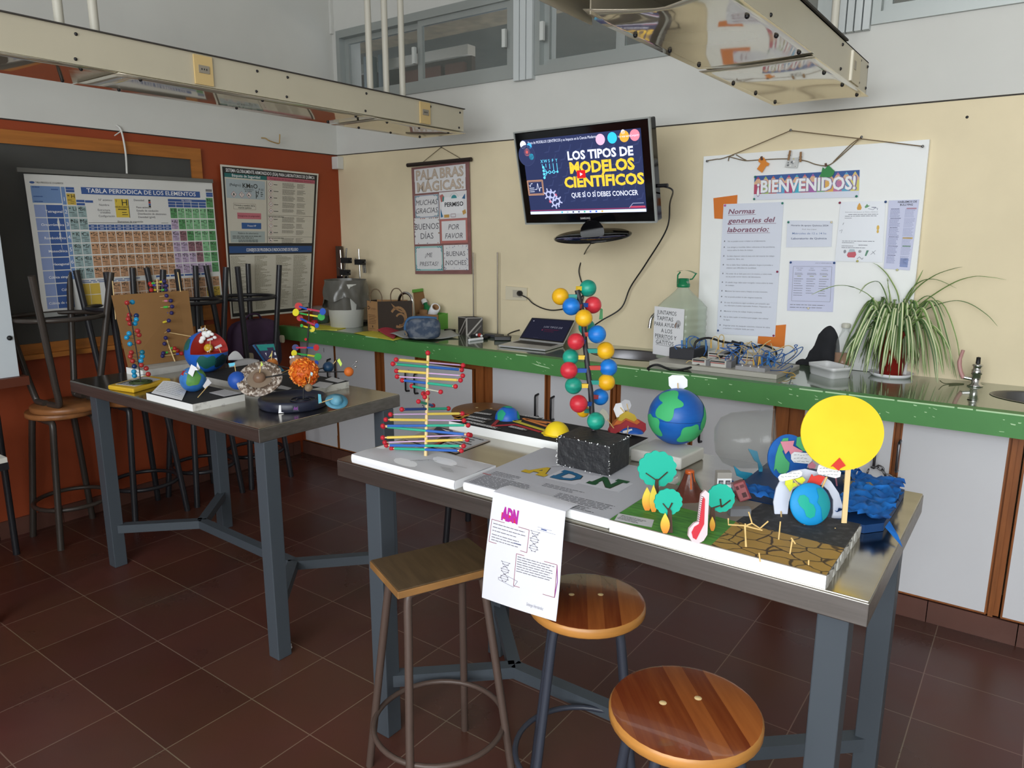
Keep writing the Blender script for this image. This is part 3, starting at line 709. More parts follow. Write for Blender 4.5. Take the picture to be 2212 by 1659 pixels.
s.text('CONSEJOS DE PRUDENCIA E INDICACIONES DE PELIGRO', .385, .555, .03, WHT, 'c', .012, fit=.45)
s.rect(.333, .08, .336, .5, CI)
s.rect(.03, .086, .32, .208, mt('#a8b4b8', .6)); s.up()
s.text('KMnO', .15, .137, .042, CI, 'l', .014).text('4 (s)', .268, .148, .022, CI).text('(Peligro)', .055, .13, .024, CI).text('Permanganato', .16, .15, .013, CI).text('de Potasio', .165, .162, .013, CI).text('H', .247, .175, .036, CI, 'l', .016).text('P', .247, .202, .036, CI, 'l', .016)
def hazard(u, v, r, k):
    s.poly([(u, v-r), (u+r, v), (u, v+r), (u-r, v)], mt('#a8616b', .6)); s.up(); r2 = r*.86; s.poly([(u, v-r2), (u+r2, v), (u, v+r2), (u-r2, v)], mt('#d9d2cc', .6)); s.up()
    if k == 0: s.poly([(u-r*.25, v+r*.25), (u-r*.3, v-.05*r), (u, v-r*.5), (u+r*.3, v), (u+r*.2, v+r*.25)], CI).rect(u-r*.3, v+r*.35, u+r*.3, v+r*.43, CI)
    elif k == 1: s.poly([(u-r*.12, v-r*.5), (u+r*.12, v-r*.5), (u+r*.05, v+.15*r), (u-r*.05, v+.15*r)], CI).disc(u, v+r*.35, r*.1, CI, 8)
    elif k == 2: s.poly([(u-r*.4, v-r*.2), (u-r*.2, v-.2*r), (u, v+.1*r), (u+r*.4, v+.2*r), (u+r*.2, v+r*.35), (u-r*.4, v+r*.25)], CI)
    elif k == 3: s.poly([(u-r*.4, v+.1*r), (u+r*.3, v-.25*r), (u+r*.4, v-.1*r), (u-r*.3, v+.2*r)], CI)
    elif k == 4: s.disc(u, v-.3*r, r*.18, CI, 10).poly([(u-r*.35, v+r*.4), (u-.15*r, v-.15*r), (u+.2*r, v-.1*r), (u+.3*r, v+.4*r)], CI)
    else: s.disc(u, v, r*.25, mt('#8d8a86'), 10)
    s.k -= 2
for u, k in ((.082, 0), (.14, 1), (.195, 2)): hazard(u, .183, .021, k)
for i in range(3): s.words(.285, .158+i*.012, .305, 1, .01, .005, CI, i)
s.frame(.075, .24, .245, .278, .0015, mt('#8d7a6e')); s.text('Fórmula y nombre de la', .16, .257, .016, CI, 'c').text('especie química', .16, .272, .016, CI, 'c')
s.rect(.1, .3, .285, .34, mt('#c0707a', .6)).rect(.13, .365, .285, .405, mt('#345a92', .6)).rect(.04, .42, .315, .495, mt('#a3adab', .6)); s.up()
s.text('Pictogramas de peligrosidad', .19, .325, .015, mt('#6e2b38'), 'c').text('Frases HP', .21, .39, .017, WHT, 'c').text('Palabras de advertencia', .18, .44, .017, CI, 'c').words(.055, .452, .31, 2, .012, .004, CI, 3).words(.1, .478, .27, 2, .01, .004, CI, 4)
for i, v in enumerate((.1, .145, .19, .235, .28, .335, .38, .425, .48)):
    hazard(.365, v, .019, (5, 0, 0, 3, 5, 5, 1, 4, 2)[i]); s.words(.39, v, .43, 1, .01, .004, CI, i)
    s.words(.46, v-.014, .57, 5 if i not in (4, 7) else 3, .0075, .004, mt('#8e897e'), i+20, .15); s.words(.585, v-.014, .665, 4, .0085, .004, mt('#8e897e'), i+40, .4)
for v in (.308, .455): s.rect(.34, v, .74, v+.002, mt('#7b7568')); s.text('Peligros para la salud y el medio ambiente', .345, v+.014, .012, CI, 'l', .01, fit=.13)
for c_, u in enumerate((.03, .225, .41, .57)): s.words(u, .585, u+.15, 46, .008, .004, mt('#98937f'), c_+60, .7)
tag(s.build('safety_poster'), 'tall black-edged laboratory safety poster on the orange wall beside the chalkboard', 'poster')

# ------------------------------------------------------------------ hanging felt banner PALABRAS MAGICAS
YP = YB-.02
q = [ony(*p, YP) for p in ((888.6, 362.5), (1012.9, 348), (1018.6, 592), (897, 592))]
W_, H_ = .51, .73
root = thing('felt_banner', q[3], 'mauve hanging felt banner of courtesy words under a black rod', 'banner')
s = Sheet(*q, W_, H_, mat('felt', '#875f5c', .9, var=.1, vs=20), .003); s.build('felt_backing', root)
nf = s.n
def card(uv, m, fn, name='card'):
    (a, b_), (c_, d) = uv; P = [s.P(u*W_, v*H_, .003) for u, v in ((a, b_), (c, b_), (c, d), (a, d))] if False else [s.P(a*W_, b_*H_, .003), s.P(c_*W_, b_*H_, .003), s.P(c_*W_, d*H_, .003), s.P(a*W_, d*H_, .003)]
    k = Sheet(*P, (c_-a)*W_, (d-b_)*H_, m, .001); fn(k); k.build(name, root); return k
CW_ = mt('#dcdbdc', .8); BEI = mt('#c4b3a2', .8); TEAL = mt('#6b98a4', .8); SAL = mt('#b4706a', .8)
def title(t1):
    def f(k): 
        for x, t in t1: k.text(t, k.w*x, k.h*.86, .088, mt('#a3937f'), 'c', .035, fit=k.w*.45); k.up().text(t, k.w*x, k.h*.84, .084, BEI, 'c', .012, fit=k.w*.43); k.k = 1
    return f
card(((.055, .02), (.945, .135)), CW_, title([(.26, 'PALA'), (.74, 'BRAS')])); card(((.06, .135), (.94, .243)), CW_, title([(.27, 'MÁG'), (.74, 'ICAS:')]))
TXT = mt('#5c5a60', .8)
def two(a, b_, sz, sh=0, m=TXT, bold=0): return lambda k: k.text(a, k.w/2, k.h*.44, sz, m, 'c', bold, sh).text(b_, k.w/2, k.h*.8, sz, m, 'c', bold, sh)
def corners(k, m, cu=.3):
    for x, y in ((0, 0), (1, 0), (0, 1), (1, 1)):
        X = k.w*(.03+.94*x); Y = k.h*(.04+.92*y); sx, sy = 1-2*x, 1-2*y
        for i in range(5): k.disc(X+sx*i*.009, Y+sy*.004*(i % 2), .005, m, 8, .003); k.disc(X+sx*.004*(i % 2), Y+sy*i*.008, .003, m, 8, .005)
def c1(k): two('MUCHAS', 'GRACIAS', .05, .25)(k); k.frame(.004, .004, k.w-.004, k.h-.004, .004, mt('#7f94b0')); corners(k, TEAL)
card(((.046, .261), (.475, .469)), CW_, c1)
def c2(k):
    k.rect(.02, .035, k.w-.03, k.h-.03, mt('#e6e6e8', .8)); k.up().text('PERMISO', k.w*.54, k.h*.55, .04, mt('#26262a'), 'c', .02, fit=k.w*.68)
    k.poly([(.005, .02), (.03, .012), (.045, .03), (.04, .06), (.015, .065)], SAL).poly([(.03, .03), (.045, .03), (.04, .06), (.028, .062)], mt('#3f8f8a')); k.poly([(k.w*.55+.024*math.cos(PI*i/10), .045-.022*math.sin(PI*i/10)) for i in range(11)], mt('#3f8f95'))
    k.poly([(k.w-.04, .05), (k.w-.012, .02), (k.w-.012, .055)], mt('#3a6a90')).poly([(.01, k.h-.07), (.03, k.h-.015), (.01, k.h-.01)], mt('#2f6f9a')).rect(.04, k.h-.028, .085, k.h-.008, mt('#c39a55')).frame(.1, k.h-.03, .14, k.h-.01, .003, mt('#8d6a74')).poly([(k.w-.04, k.h-.045), (k.w-.012, k.h-.055), (k.w-.006, k.h-.03), (k.w-.032, k.h-.02)], mt('#c39a55'))
    for i in range(9): a = PI*(.1+.1*i); k.disc(k.w*.55+.036*math.cos(a), .045-.034*math.sin(a), .002, TXT, 6)
card(((.487, .25), (.953, .492)), CW_, c2)
def c3(k):
    two('BUENOS', 'DÍAS', .058)(k); R = random.Random(4)
    for i in range(26):
        t = R.random()*4; e = int(t); f = t-e; x, y = [(f*k.w, .004), (k.w-.006, f*k.h), (f*k.w, k.h-.006), (.004, f*k.h)][e]; k.disc(x, y, .006, [TXT, SAL, mt('#8d6e50')][i % 3], 7, .003)
card(((.023, .471), (.475, .716)), CW_, c3)
def c4(k): k.rect(.014, .014, k.w-.014, k.h-.018, CW_); k.up(); two('POR', 'FAVOR', .05, .25)(k)
card(((.488, .493), (.954, .716)), SAL, c4)
def c5(k): k.rect(.012, .012, k.w-.01, k.h-.012, CW_); k.up(); two('¿ME', 'PRESTAS?', .042, .2)(k); corners(k, mt('#3f7f8c')); 
def c5b(k): c5(k)
card(((.019, .736), (.518, .969)), mt('#9cc4c0', .8), c5b)
def c6(k):
    two('BUENAS', 'NOCHES', .046)(k); R = random.Random(8)
    for i in range(46):
        t = R.random()*4; e = int(t); f = t-e; d = R.uniform(.004, .022); x, y = [(f*k.w, d), (k.w-d, f*k.h), (f*k.w, k.h-d), (d, f*k.h)][e]; k.disc(x, y, R.uniform(.0015, .005), [mt('#7d84a0'), mt('#9a9aa6')][i % 2], 7)
card(((.536, .732), (.957, .962)), CW_, c6)
a, c_ = ony(880, 357, YP-.012), ony(1018, 344, YP-.012)
MB().tube([a, c_], .013, mat('rod_dark', '#2c211d', .5), 12).build('rod', root)
t = ony(953, 318, YB-.012)
MB().tube([a.lerp(c_, .22), t, a.lerp(c_, .88)], .0022, mt('#6d6047'), 5).ball(t, .006, 'grey_metal', 8, 5).build('hanging_string', root)

# ------------------------------------------------------------------ television on its wall arm
tc_ = V((-1.963, 3.291, 1.886)); tx = V((.998, -.055, .004)).normalized(); tn = V((.053, .974, .22)); tn = (tn-tx*tn.dot(tx)).normalized(); tz = tx.cross(tn)
root = thing('television', tc_-tz*.34, 'black flat television showing a video title, tilted down from the cream wall', 'television')
hw, hh = .4, .2395
def tvp(x, y, z): return tc_+tx*x+tn*y+tz*z
b = MB().obox(tvp(0, .035, 0), tx*hw, tn*.033, tz*hh, 'black_gloss'); b.obox(tvp(0, .075, -.01), tx*hw*.8, tn*.03, tz*hh*.75, 'black'); b.build('housing', root, bevel=.008)
b = MB()
for c_, ax, az in (((0, 0, hh), hw+.002, .0035), ((0, 0, -hh), hw+.002, .004), ((-hw, 0, 0), .003, hh), ((hw, 0, 0), .0045, hh)): b.obox(tvp(c_[0], .004, c_[2]), tx*ax, tn*.006, tz*az, mt('#9fa3a0', .3, metal=0))
b.build('bezel_trim', root)
E_ = .82
def em(c): return MATS.get('screen_'+c) or mat('screen_'+c, c, .4, emit=E_, spec=0)
sw, sh = .8*.884, .479*.804
q = [tvp(-hw+.8*.057, -.0005, hh-.479*.086), tvp(-hw+.8*.942, -.0005, hh-.479*.086), tvp(-hw+.8*.942, -.0005, hh-.479*.893), tvp(-hw+.8*.057, -.0005, hh-.479*.893)]
s = Sheet(*q, sw, sh, em('#2b3253'), .0005)
s.e = .0003
for r in range(7):
    for c_ in range(9):
        u = .14+c_*.065+(r % 2)*.03; v = .05+r*.042
        if u < sw-.03: s.poly([(u, v+.02), (u+.025, v+.016), (u+.035, v-.008), (u+.04, v-.008), (u+.028, v+.022), (u, v+.025)], em('#343c60'))
s.up()
f = lambda u: u*sw
g = lambda v: v*sh
LW, LY = em('#d5daee'), em('#e0b93a')
s.text('LOS TIPOS DE', f(.665), g(.305), .058, LW, 'c', .035, fit=f(.535)).text('MODELOS', f(.67), g(.475), .075, LY, 'c', .04, fit=f(.53)).text('CIENTÍFICOS', f(.672), g(.655), .072, LY, 'c', .04, fit=f(.655)).text('QUE SÍ O SÍ DEBES CONOCER', f(.67), g(.79), .034, LW, 'c', .012, fit=f(.55))
s.text('Tipos de MODELOS CIENTÍFICOS y su Impacto en la Ciencia Moderna', f(.055), g(.062), .019, LW, 'l', fit=f(.6))
s.up().up(); 
for u, v, c_ in ((.684, .088, '#d3a9c4'), (.779, .082, '#36b8d4'), (.873, .078, '#d99e3e'), (.953, .075, '#dd8092')): s.disc(f(u), g(v), .0265, em(c_))
s.disc(f(.866), g(.025), .011, LW); s.up().text('Ver más tarde', f(.873), g(.088), .014, LW, 'c', fit=.07).text('Compartir', f(.953), g(.088), .014, LW, 'c', fit=.045)
s.rect(f(.462), g(.445), f(.535), g(.545), em('#c32026')); s.up().poly([(f(.489), g(.472)), (f(.513), g(.495)), (f(.489), g(.518))], LW)
CY = em('#5fc4e4')
for i, ch in enumerate('XWSFY'):
    u = .165+i*.033; s.text(ch, f(u), g(.315), .022, CY, 'c', .01); s.line([(f(u), g(.33)), (f(u), g(.36+.02*i))], .0035, CY)
for i in range(4):
    s.disc(f(.172), g(.375+i*.045), .0075, CY, 10); s.line([(f(.172), g(.375+i*.045)), (f(.205), g(.445))], .003, CY)
for u in (.225, .262, .296): s.disc(f(u), g(.443), .009 if u < .29 else .006, CY, 10)
s.line([(f(.205), g(.443)), (f(.296), g(.443))], .003, CY); s.up()
for u in (.225, .262): s.disc(f(u), g(.443), .005, em('#2b3253'), 10)
s.frame(f(.006), g(.54), f(.15), g(.735), .004, em('#b98a6a')); s.frame(f(.014), g(.555), f(.142), g(.72), .0025, em('#b98a6a'))
s.line([(f(.02), g(.6)), (f(.03), g(.62)), (f(.04), g(.58)), (f(.055), g(.58))], .0025, LW).line([(f(.07), g(.66)), (f(.09), g(.66)), (f(.1), g(.58)), (f(.112), g(.69)), (f(.12), g(.64)), (f(.135), g(.64))], .0025, LW)
for v in (.64, .665, .69): s.line([(f(.02), g(v)), (f(.065), g(v))], .0025, LW)
for cu, cv in ((.19, .735), (.225, .745), (.24, .85), (.265, .83)):
    s.disc(f(cu), g(cv), .02, em('#a9aed0'), 6); s.up().disc(f(cu), g(cv), .011, em('#2b3253'), 6); s.k -= 1
    for i in range(6): a = PI/3*i+.3; s.line([(f(cu)+.018*math.cos(a), g(cv)+.018*math.sin(a)), (f(cu)+.032*math.cos(a), g(cv)+.032*math.sin(a))], .007, em('#a9aed0'))
s.disc(f(.255), g(.75), .008, em('#c0586a')).disc(f(.2), g(.83), .008, em('#c0586a'))
s.disc(f(.035), g(.2), .055, em('#3d4568')); s.up().disc(f(.035), g(.2), .053, em('#2f3658')).disc(f(.04), g(.16), .02, em('#e08a8a')).disc(f(.068), g(.085), .016, em('#4aa9e0')).disc(f(.075), g(.225), .016, em('#35b5d0')).disc(f(.012), g(.06), .02, LW); s.up().disc(f(.04), g(.16), .008, em('#c05a5a'))
s.rect(0, g(.962), sw, sh, em('#c9cfe6')); s.rect(0, g(.945), sw, g(.952), em('#9c2f55')).line([(f(.87), g(.945)), (f(.9), g(.89)), (f(.985), g(.89))], .003, em('#8f95b0')).rect(f(.88), g(.925), f(.995), g(.942), em('#b0445a')); s.up()
for i, c_ in enumerate(('#38b0c8', '#9aa', '#444a60', '#444a60', '#3aa07a', '#5566c0', '#2255c0', '#c8a030')): s.rect(f(.29+i*.05), g(.97), f(.29+i*.05+.014), g(.99), em((c_ if len(c_) == 7 else '#99aaaa')))
s.build('screen', root)
k = Sheet(tvp(-.04, -.0005, -hh+.032), tvp(.03, -.0005, -hh+.032), tvp(.03, -.0005, -hh+.018), tvp(-.04, -.0005, -hh+.018), .07, .014, 'black_gloss', .0002)
k.text('SAMSUNG', .035, .012, .014, mt('#c8c8c8', .4), 'c', .02, fit=.06); k.build('maker_badge', root)
foot = at(1279, 510, dep(tc_)-.02)
b = MB().tube([tvp(.0, .045, -hh+.01), tvp(.0, .045, -hh-.025), foot+V((0, .0, .02))], [.045, .04, .06], 'black_gloss', 16); b.build('stand_neck', root)
fr = mm(91, foot); b = MB()
Mf = Matrix.Rotation(.055, 3, 'Z')
vs_ = []
prof = [(0, .016), (.55, .015), (.92, .01), (1, .002), (.99, -.004), (0, -.006)]
n = 48
for r_, z in prof:
    for j in range(n): a = 2*PI*j/n; vs_.append(foot+tx*(fr*r_*math.cos(a))+tn*(fr*.72*r_*math.sin(a))+tz*z)
b.add(vs_, [(i*n+j, i*n+(j+1) % n, (i+1)*n+(j+1) % n, (i+1)*n+j) for i in range(len(prof)-1) for j in range(n)], 'black_gloss', True); b.build('stand_foot', root)
b = MB().box((-2.03, YB-.03, 1.78), (-1.87, YB-.001, 2.0), 'black').bar((-1.95, YB-.03, 1.89), tvp(0, .1, 0), .05, .06, 'black'); b.build('wall_arm', root)
pc = tvp(hw+.003, .04, -.075)
c1_ = [pc, pc+V((.06, .03, -.02)), ony(1447, 440, YB-.14), ony(1440, 495, YB-.1), ony(1395, 570, YB-.06), ony(1362, 620, YB-.04), ony(1342, 665, YB-.05), ony(1300, 692, YB-.1), ony(1270, 712, YB-.2)]
root2 = thing('cable', c1_[-1], 'black video cable hanging from the right side of the television to the laptop', 'cable')
MB().tube(smooth(c1_, 8), .0042, 'black', 6).build('cord', root2); MB().tube([pc-tx*.001, pc+tx*.05], .009, 'black', 8).build('plug', root2)
c2_ = [foot+V((-.02, .05, -.02)), ony(1264, 545, YB-.02), ony(1251, 580, YB-.015), ony(1254, 603, YB-.015), ony(1262, 625, YB-.015), ony(1256, 660, YB-.02)]
tag(MB().tube(smooth(c2_, 8), .0035, 'black', 6).build('cable'), 'thin black power cable dropping below the television foot', 'cable')
# ------------------------------------------------------------------ white foam notice board and what is pinned to it
yb0 = YB-.004
tl, tr, bl = ony(1520, 338, yb0-.022), ony(2008, 301, yb0-.022), ony(1505, 760, yb0-.022)
brd = [tl, tr, V((tr.x+.012, tr.y, ZK+.002)), V((bl.x, tr.y, ZK+.002))]
b = MB().prism(brd, V((0, .022, 0)), 'foam')
tag(b.build('notice_board'), 'large white foam notice board standing on the worktop against the cream wall', 'notice board')
YN = yb0-.0225
PINK, PGRN, PBLU, PRED, PWHT = [mt(c, .3) for c in ('#c24f98', '#1f7a63', '#27497f', '#8c1f45', '#e0d6bb')]
def pinned(name, px, w, m, label, cat, fn=None, pins=(), layer=1, root_needed=True):
    Y = YN-.0025*layer; q = [ony(*p, Y) for p in px]; w_ = (q[1]-q[0]).length; h_ = (q[3]-q[0]).length
    s = Sheet(*q, w, w*h_/w_, m, .0008); s.e = .0003
    if fn: fn(s)
    if pins:
        root = thing(name, q[3], label, cat); s.build('printed_sheet', root)
        for (x, y), pm in pins:
            p = ony(x, y, Y-.006); MB().ball(p, .0055, pm, 10, 6, (1, .8, 1)).tube([p, p+V((0, .012, 0))], .002, pm, 6).build('push_pin', root)
    else: tag(s.build(name), label, cat)
    return s
ORG = mat('orange_paper', '#d9792c', .7, var=.06, vs=8)
pinned('orange_sheet', [(1541, 428), (1593, 421), (1590, 475), (1543, 472)], 1, ORG, 'orange paper rectangle behind the upper left corner of the laboratory rules', 'paper')
pinned('orange_sheet', [(1640, 706), (1698, 701), (1694, 752), (1636, 742)], 1, ORG, 'orange paper rectangle behind the lower right corner of the laboratory rules', 'paper')
LAV = mat('paper_cool', '#dadfec', .75); LAV2 = mat('paper_lilac', '#cdd1ea', .75)
TX = mt('#6f727c', .8)
RULES = ['No se puede comer ni beber en el laboratorio.', 'Los abrigos y mochilas deben colocarse en los percheros,|nunca sobre la mesa de trabajo.', 'Se debe disponer sobre la mesa solo del material de trabajo:|cuaderno, libro, etc.', 'No se debe llevar bufanda, pañuelos largos ni prendas u|objetos que dificulten la movilidad.', 'No andar de un lado para otro sin motivo, y sobre todo,|no se puede correr dentro del laboratorio.', 'El cabello largo debe estar recogido, nunca sobre la mesa|de trabajo.', 'Mantener las manos secas y limpias en todo momento.', 'No se puede probar ni oler ninguna sustancia.', 'En caso de producirse algún accidente, por pequeño que|sea, informarlo al adulto responsable: Profesor, Preparador, etc.', 'Mantener el área de trabajo limpia y ordenada.', 'No se debe soplar el mechero para apagar, sino colocar|la tapa.', 'Preguntar antes de manipular sustancias, material de vidrio|y mechero, o cualquier duda que surja.']
def rules(s):
    PUR = mt('#84566a', .8)
    for i, t in enumerate(('Normas', 'generales del', 'laboratorio:')):
        v = s.h*(.075+.068*i); fw_ = [.45, .79, .7][i]; s.text(t, .09, v, .115, PUR, 'l', .02, .2, fit=fw_); s.rect(.09, v+.018, .09+fw_+.02, v+.024, PUR)
    v = s.h*.285
    for t in RULES:
        s.poly([(.04, v-.008), (.055, v-.03), (.065, v-.01), (.055, v)], TX)
        for ln in t.split('|'): s.text(ln, .11, v, .032, TX, 'l', .004, .1, fit=min(.8, .0142*len(ln))); v += s.h*.0225
        v += s.h*.0222
    for v in (.512, .74): s.rect(0, s.h*v, 1, s.h*v+.002, mt('#c3c8d6', .8))
pinned('rules_sheet', [(1563, 441), (1693, 436), (1674, 728), (1548, 721)], 1, LAV, 'long white sheet of laboratory rules headed in purple on the notice board', 'notice', rules, (((1566, 444), PINK), ((1690, 439), PGRN), ((1679, 587), PRED), ((1551, 714), PBLU), ((1671, 725), PRED)), 2)
def hello(s):
    h = s.h; cols = '#b8506a #a8c06a #c96a5a #5fa8d0 #b8507a #4ab0c8 #c06a7a #a868a8 #7fc07a #e0b060 #c07aa0 #60a8c8 #d8cf70'.split(); n = 13
    s.rect(0, 0, 1, h*.3, mt('#3f5f9c', .7)); s.up()
    for i, c in enumerate(cols):
        u0, u1 = i/n, (i+1)/n; m = mt(c, .7); s.rect(u0, h*.36, u1, h*.76, m); s.poly([(u0, h*.36), (u0, h*.28), ((u0+u1)/2, h*.04), (u1, h*.28), (u1, h*.36)], mt('#dcb392', .7))
        s.up().poly([((u0*.72+u1*.28), h*.14), ((u0+u1)/2, h*.04), (u0*.28+u1*.72, h*.14)], m); s.k -= 1
    s.up(); s.text('¡BIENVENIDOS!', .505, h*.70, .17, mt('#8a7aa0'), 'c', .05, fit=.955).up().text('¡BIENVENIDOS!', .5, h*.69, .165, mt('#eef1f4', .7), 'c', .03, fit=.94)
pinned('welcome_banner', [(1630, 380), (1857, 367), (1855, 426), (1628, 432)], 1, LAV, 'colourful pencil welcome banner on the notice board', 'banner', hello, (((1631, 382), PGRN), ((1629, 430), PGRN), ((1850, 424), PGRN)), 2)
def hours(s):
    B_ = mt('#6d83b0', .8); s.text('Horario de apoyo Química 2024', .5, .13, .05, mt('#4b5168'), 'c', .012, fit=.82).text('Prof. Ana López', .5, .215, .035, TX, 'c', 0, .2, fit=.32).text('Miércoles de 12 a 14 hs', .5, .32, .062, B_, 'c', .006, fit=.75).text('Laboratorio de Química', .5, .435, .055, mt('#5a6484'), 'c', .02, fit=.78)
pinned('timetable_card', [(1701, 476), (1799, 477), (1796, 533), (1698, 534)], 1, LAV, 'small white support timetable card right of the laboratory rules', 'notice', hours, (((1703, 480), PGRN), ((1796, 480), PWHT)), 2)
def lst(s):
    h = s.h; s.text('LICEO Nº DEPARTAMENTAL', .92, .06, .028, TX, 'r'); s.frame(.09, .13, .93, h*.8, .006, TX)
    for i, (a, b_) in enumerate((('PROF. ANA', 'LÓPEZ'), ('PROF.', 'ESTEBAN'), ('PROF.', 'MARIANA'))):
        u = .23+i*.275; s.text(a, u, .18, .03, TX, 'c').text(b_, u, .225, .033, TX, 'c')
        s.words(u-.1, .28, u+.1, 2, .03, .01, TX, i, .2).rect(u-.045, .345, u+.045, .36, mt('#9aa07a')); s.words(u-.11, .41, u+.1, 1, .02, .012, TX, i+5, .1).words(u-.11, .46, u+.1, 7-i % 2, .055, .011, TX, i+9, .5)
    s.words(.06, h*.87, .86, 2, .06, .012, TX, 30, .1)
pinned('teacher_list', [(1706, 563), (1805, 564), (1799, 674), (1700, 671)], 1, LAV2, 'white sheet with a boxed three-column list of teachers on the notice board', 'notice', lst, (((1708, 567), PBLU), ((1802, 568), PBLU), ((1746, 666), PWHT)), 2)
def leaflet(s):
    h = s.h; s.poly([(.38, .16), (.40, .08), (.43, .03), (.46, .08), (.49, .15), (.47, .2), (.40, .2)], mt('#d9a24a')).poly([(.55, .13), (.58, .09), (.6, .06), (.63, .1), (.67, .1), (.62, .14), (.57, .16)], mt('#6a9c72')).line([(.63, .17), (.74, .2), (.8, .14), (.7, .14), (.84, .17), (.83, .21)], .008, mt('#5b5f80'))
    s.text('Estimados estudiantes de Física y Química:', .13, .26, .03, TX, 'l', fit=.72); s.words(.2, .30, .86, 1, .05, .012, TX, 1, .05).words(.13, .34, .86, 1, .05, .012, TX, 2, .05).words(.13, .385, .3, 1, .05, .012, TX, 3)
    s.words(.12, h-.5, .82, 1, .05, .012, TX, 4, .05).words(.12, h-.46, .4, 1, .05, .012, TX, 5, .1).words(.48, h-.41, .75, 1, .05, .014, TX, 6).words(.12, h-.38, .4, 1, .05, .012, TX, 7).words(.12, h-.34, .64, 1, .05, .012, TX, 8, .05)
    s.poly([(.3, h-.3), (.4, h-.3), (.45, h-.17), (.42, h-.1), (.28, h-.1), (.25, h-.15)], mt('#aebfc8')); s.up().poly([(.27, h-.22), (.43, h-.24), (.45, h-.17), (.42, h-.1), (.28, h-.1), (.25, h-.15)], mt('#c9606c')); s.poly([(.66, h-.28), (.71, h-.28), (.66, h-.14), (.63, h-.15)], mt('#5f8f78')).line([(.75, h-.18), (.85, h-.28)], .008, TX).line([(.78, h-.26), (.84, h-.19)], .008, TX).disc(.2, h-.24, .03, mt('#8f9098'), 9, .045).disc(.52, h-.25, .035, mt('#a5a6ac'), 9).line([(.47, h-.07), (.52, h-.12), (.58, h-.06), (.6, h-.1)], .01, TX)
    s.disc(.87, .62, .03, mt('#dcb65a'), 9, .06).disc(.87, .71, .025, mt('#dcb65a'), 9, .04).line([(.1, .55), (.12, .5)], .01, TX).line([(.04, .7), (.1, .67), (.08, .75)], .006, TX)
pinned('science_leaflet', [(1816, 436), (1913, 434), (1906, 567), (1803, 564)], 1, mat('paper_sleeve', '#dfe3ea', .3), 'white leaflet with drawings of a pineapple and a red flask on the notice board', 'notice', leaflet, (((1814, 438), PRED), ((1913, 436), PBLU), ((1852, 564), mt('#b9b56a', .3))), 2)
def bully(s):
    h = s.h; s.text('HABLEMOS DE', .62, .1, .1, mt('#3a3c48'), 'c', .02, fit=.62).text('BULLYING', .6, .2, .1, mt('#3a3c48'), 'c', .02, fit=.42)
    B_ = mt('#8f94b8', .8); v = .3
    for k in range(6):
        s.words(.1, v, .48, 1, .04, .025, mt('#5f6488'), k, .3); s.words(.08, v+.055, .45, 6, .045, .02, B_, k+10, .25); s.words(.58, v+.02, .95, 7, .045, .014, B_, k+30, .25); v += .335
    s.rect(.62, .28, .95, .33, mt('#b58a9a')).rect(.6, 1.32, .95, 1.37, mt('#cfae55')).rect(.62, 1.62, .92, 1.66, mt('#7a9a8a')).rect(.6, h-.42, .9, h-.1, mt('#8796c4'))
pinned('bullying_poster', [(1920, 433), (1986, 431), (1965, 584), (1909, 580)], 1, LAV2, 'narrow lilac poster about bullying at the right edge of the notice board', 'notice', bully, (((1938, 583), mt('#c9c79a', .3)),), 2)
# string, nails and the little hanging things
YSx = YN-.012
def sp(x, y, d=0): return ony(x, y, YSx-d)
root = thing('garland_string', sp(1708, 282), 'brown jute string looped over nails across the top of the notice board', 'string')
JUTE = mt('#7c6a52', .9)
b = MB()
for P in ([(1527, 347), (1546, 344), (1576, 337), (1708, 282)], [(1708, 282), (1861, 300), (1993, 316)], [(1574, 338), (1600, 345), (1615, 347), (1645, 345), (1700, 343), (1738, 347), (1762, 355), (1784, 358), (1800, 351), (1830, 325), (1860, 297)], [(1860, 297), (1838, 312), (1800, 350)], [(1573, 348), (1576, 338), (1585, 335)], [(1590, 334), (1605, 343), (1612, 346)]):
    b.tube(smooth([sp(*p) for p in P], 5), .0024, JUTE, 5)
b.build('jute', root)
for p in ((1708, 281), (1861, 296), (1993, 316), (1527, 348)): MB().tube([sp(*p, .012), sp(*p)+V((0, .013, 0))], .003, 'grey_metal', 6).ball(sp(*p, .012), .006, 'grey_metal', 8, 5, (1, .5, 1)).build('nail', root)
def plate(pts, m, th=.002, d=.006): return MB().prism([sp(x, y, d) for x, y in pts], V((0, th, 0)), m)
c = plate([(1640, 342), (1650, 340), (1656, 350), (1662, 353), (1659, 359), (1655, 358), (1646, 373), (1635, 365), (1643, 353), (1638, 349)], mat('orange_card', '#e08a35', .7)); o = thing('paper_shirt', sp(1646, 373), 'small orange paper shirt hanging on the jute string', 'ornament'); c.build('card', o)
plate([(1642, 339), (1646, 337), (1648, 345), (1643, 346)], mt('#5a3a2a'), .006, .012).build('mini_clip', o)
c = plate([(1786, 360), (1790, 357), (1799, 366), (1803, 369), (1800, 378), (1793, 383), (1771, 382), (1775, 370), (1777, 361), (1782, 365)], mat('green_card', '#3c8a4f', .7)); o = thing('paper_shirt', sp(1786, 383), 'small green paper shirt hanging on the jute string over the welcome banner', 'ornament'); c.build('card', o)
plate([(1781, 353), (1785, 352), (1787, 359), (1782, 360)], mt('#5a3a2a'), .006, .012).build('mini_clip', o)
s = Sheet(sp(1702, 342, .004), sp(1726, 340, .004), sp(1722, 363, .004), sp(1695, 361, .004), 1, .9, mat('photo_print', '#c5c7c6', .4), .001)
R = random.Random(2)
for i in range(9): s.disc(R.uniform(.15, .85), R.uniform(.15, .8), R.uniform(.05, .12), [mt('#8c8e90'), mt('#6d7074'), mt('#e3e3e0')][i % 3], 9)
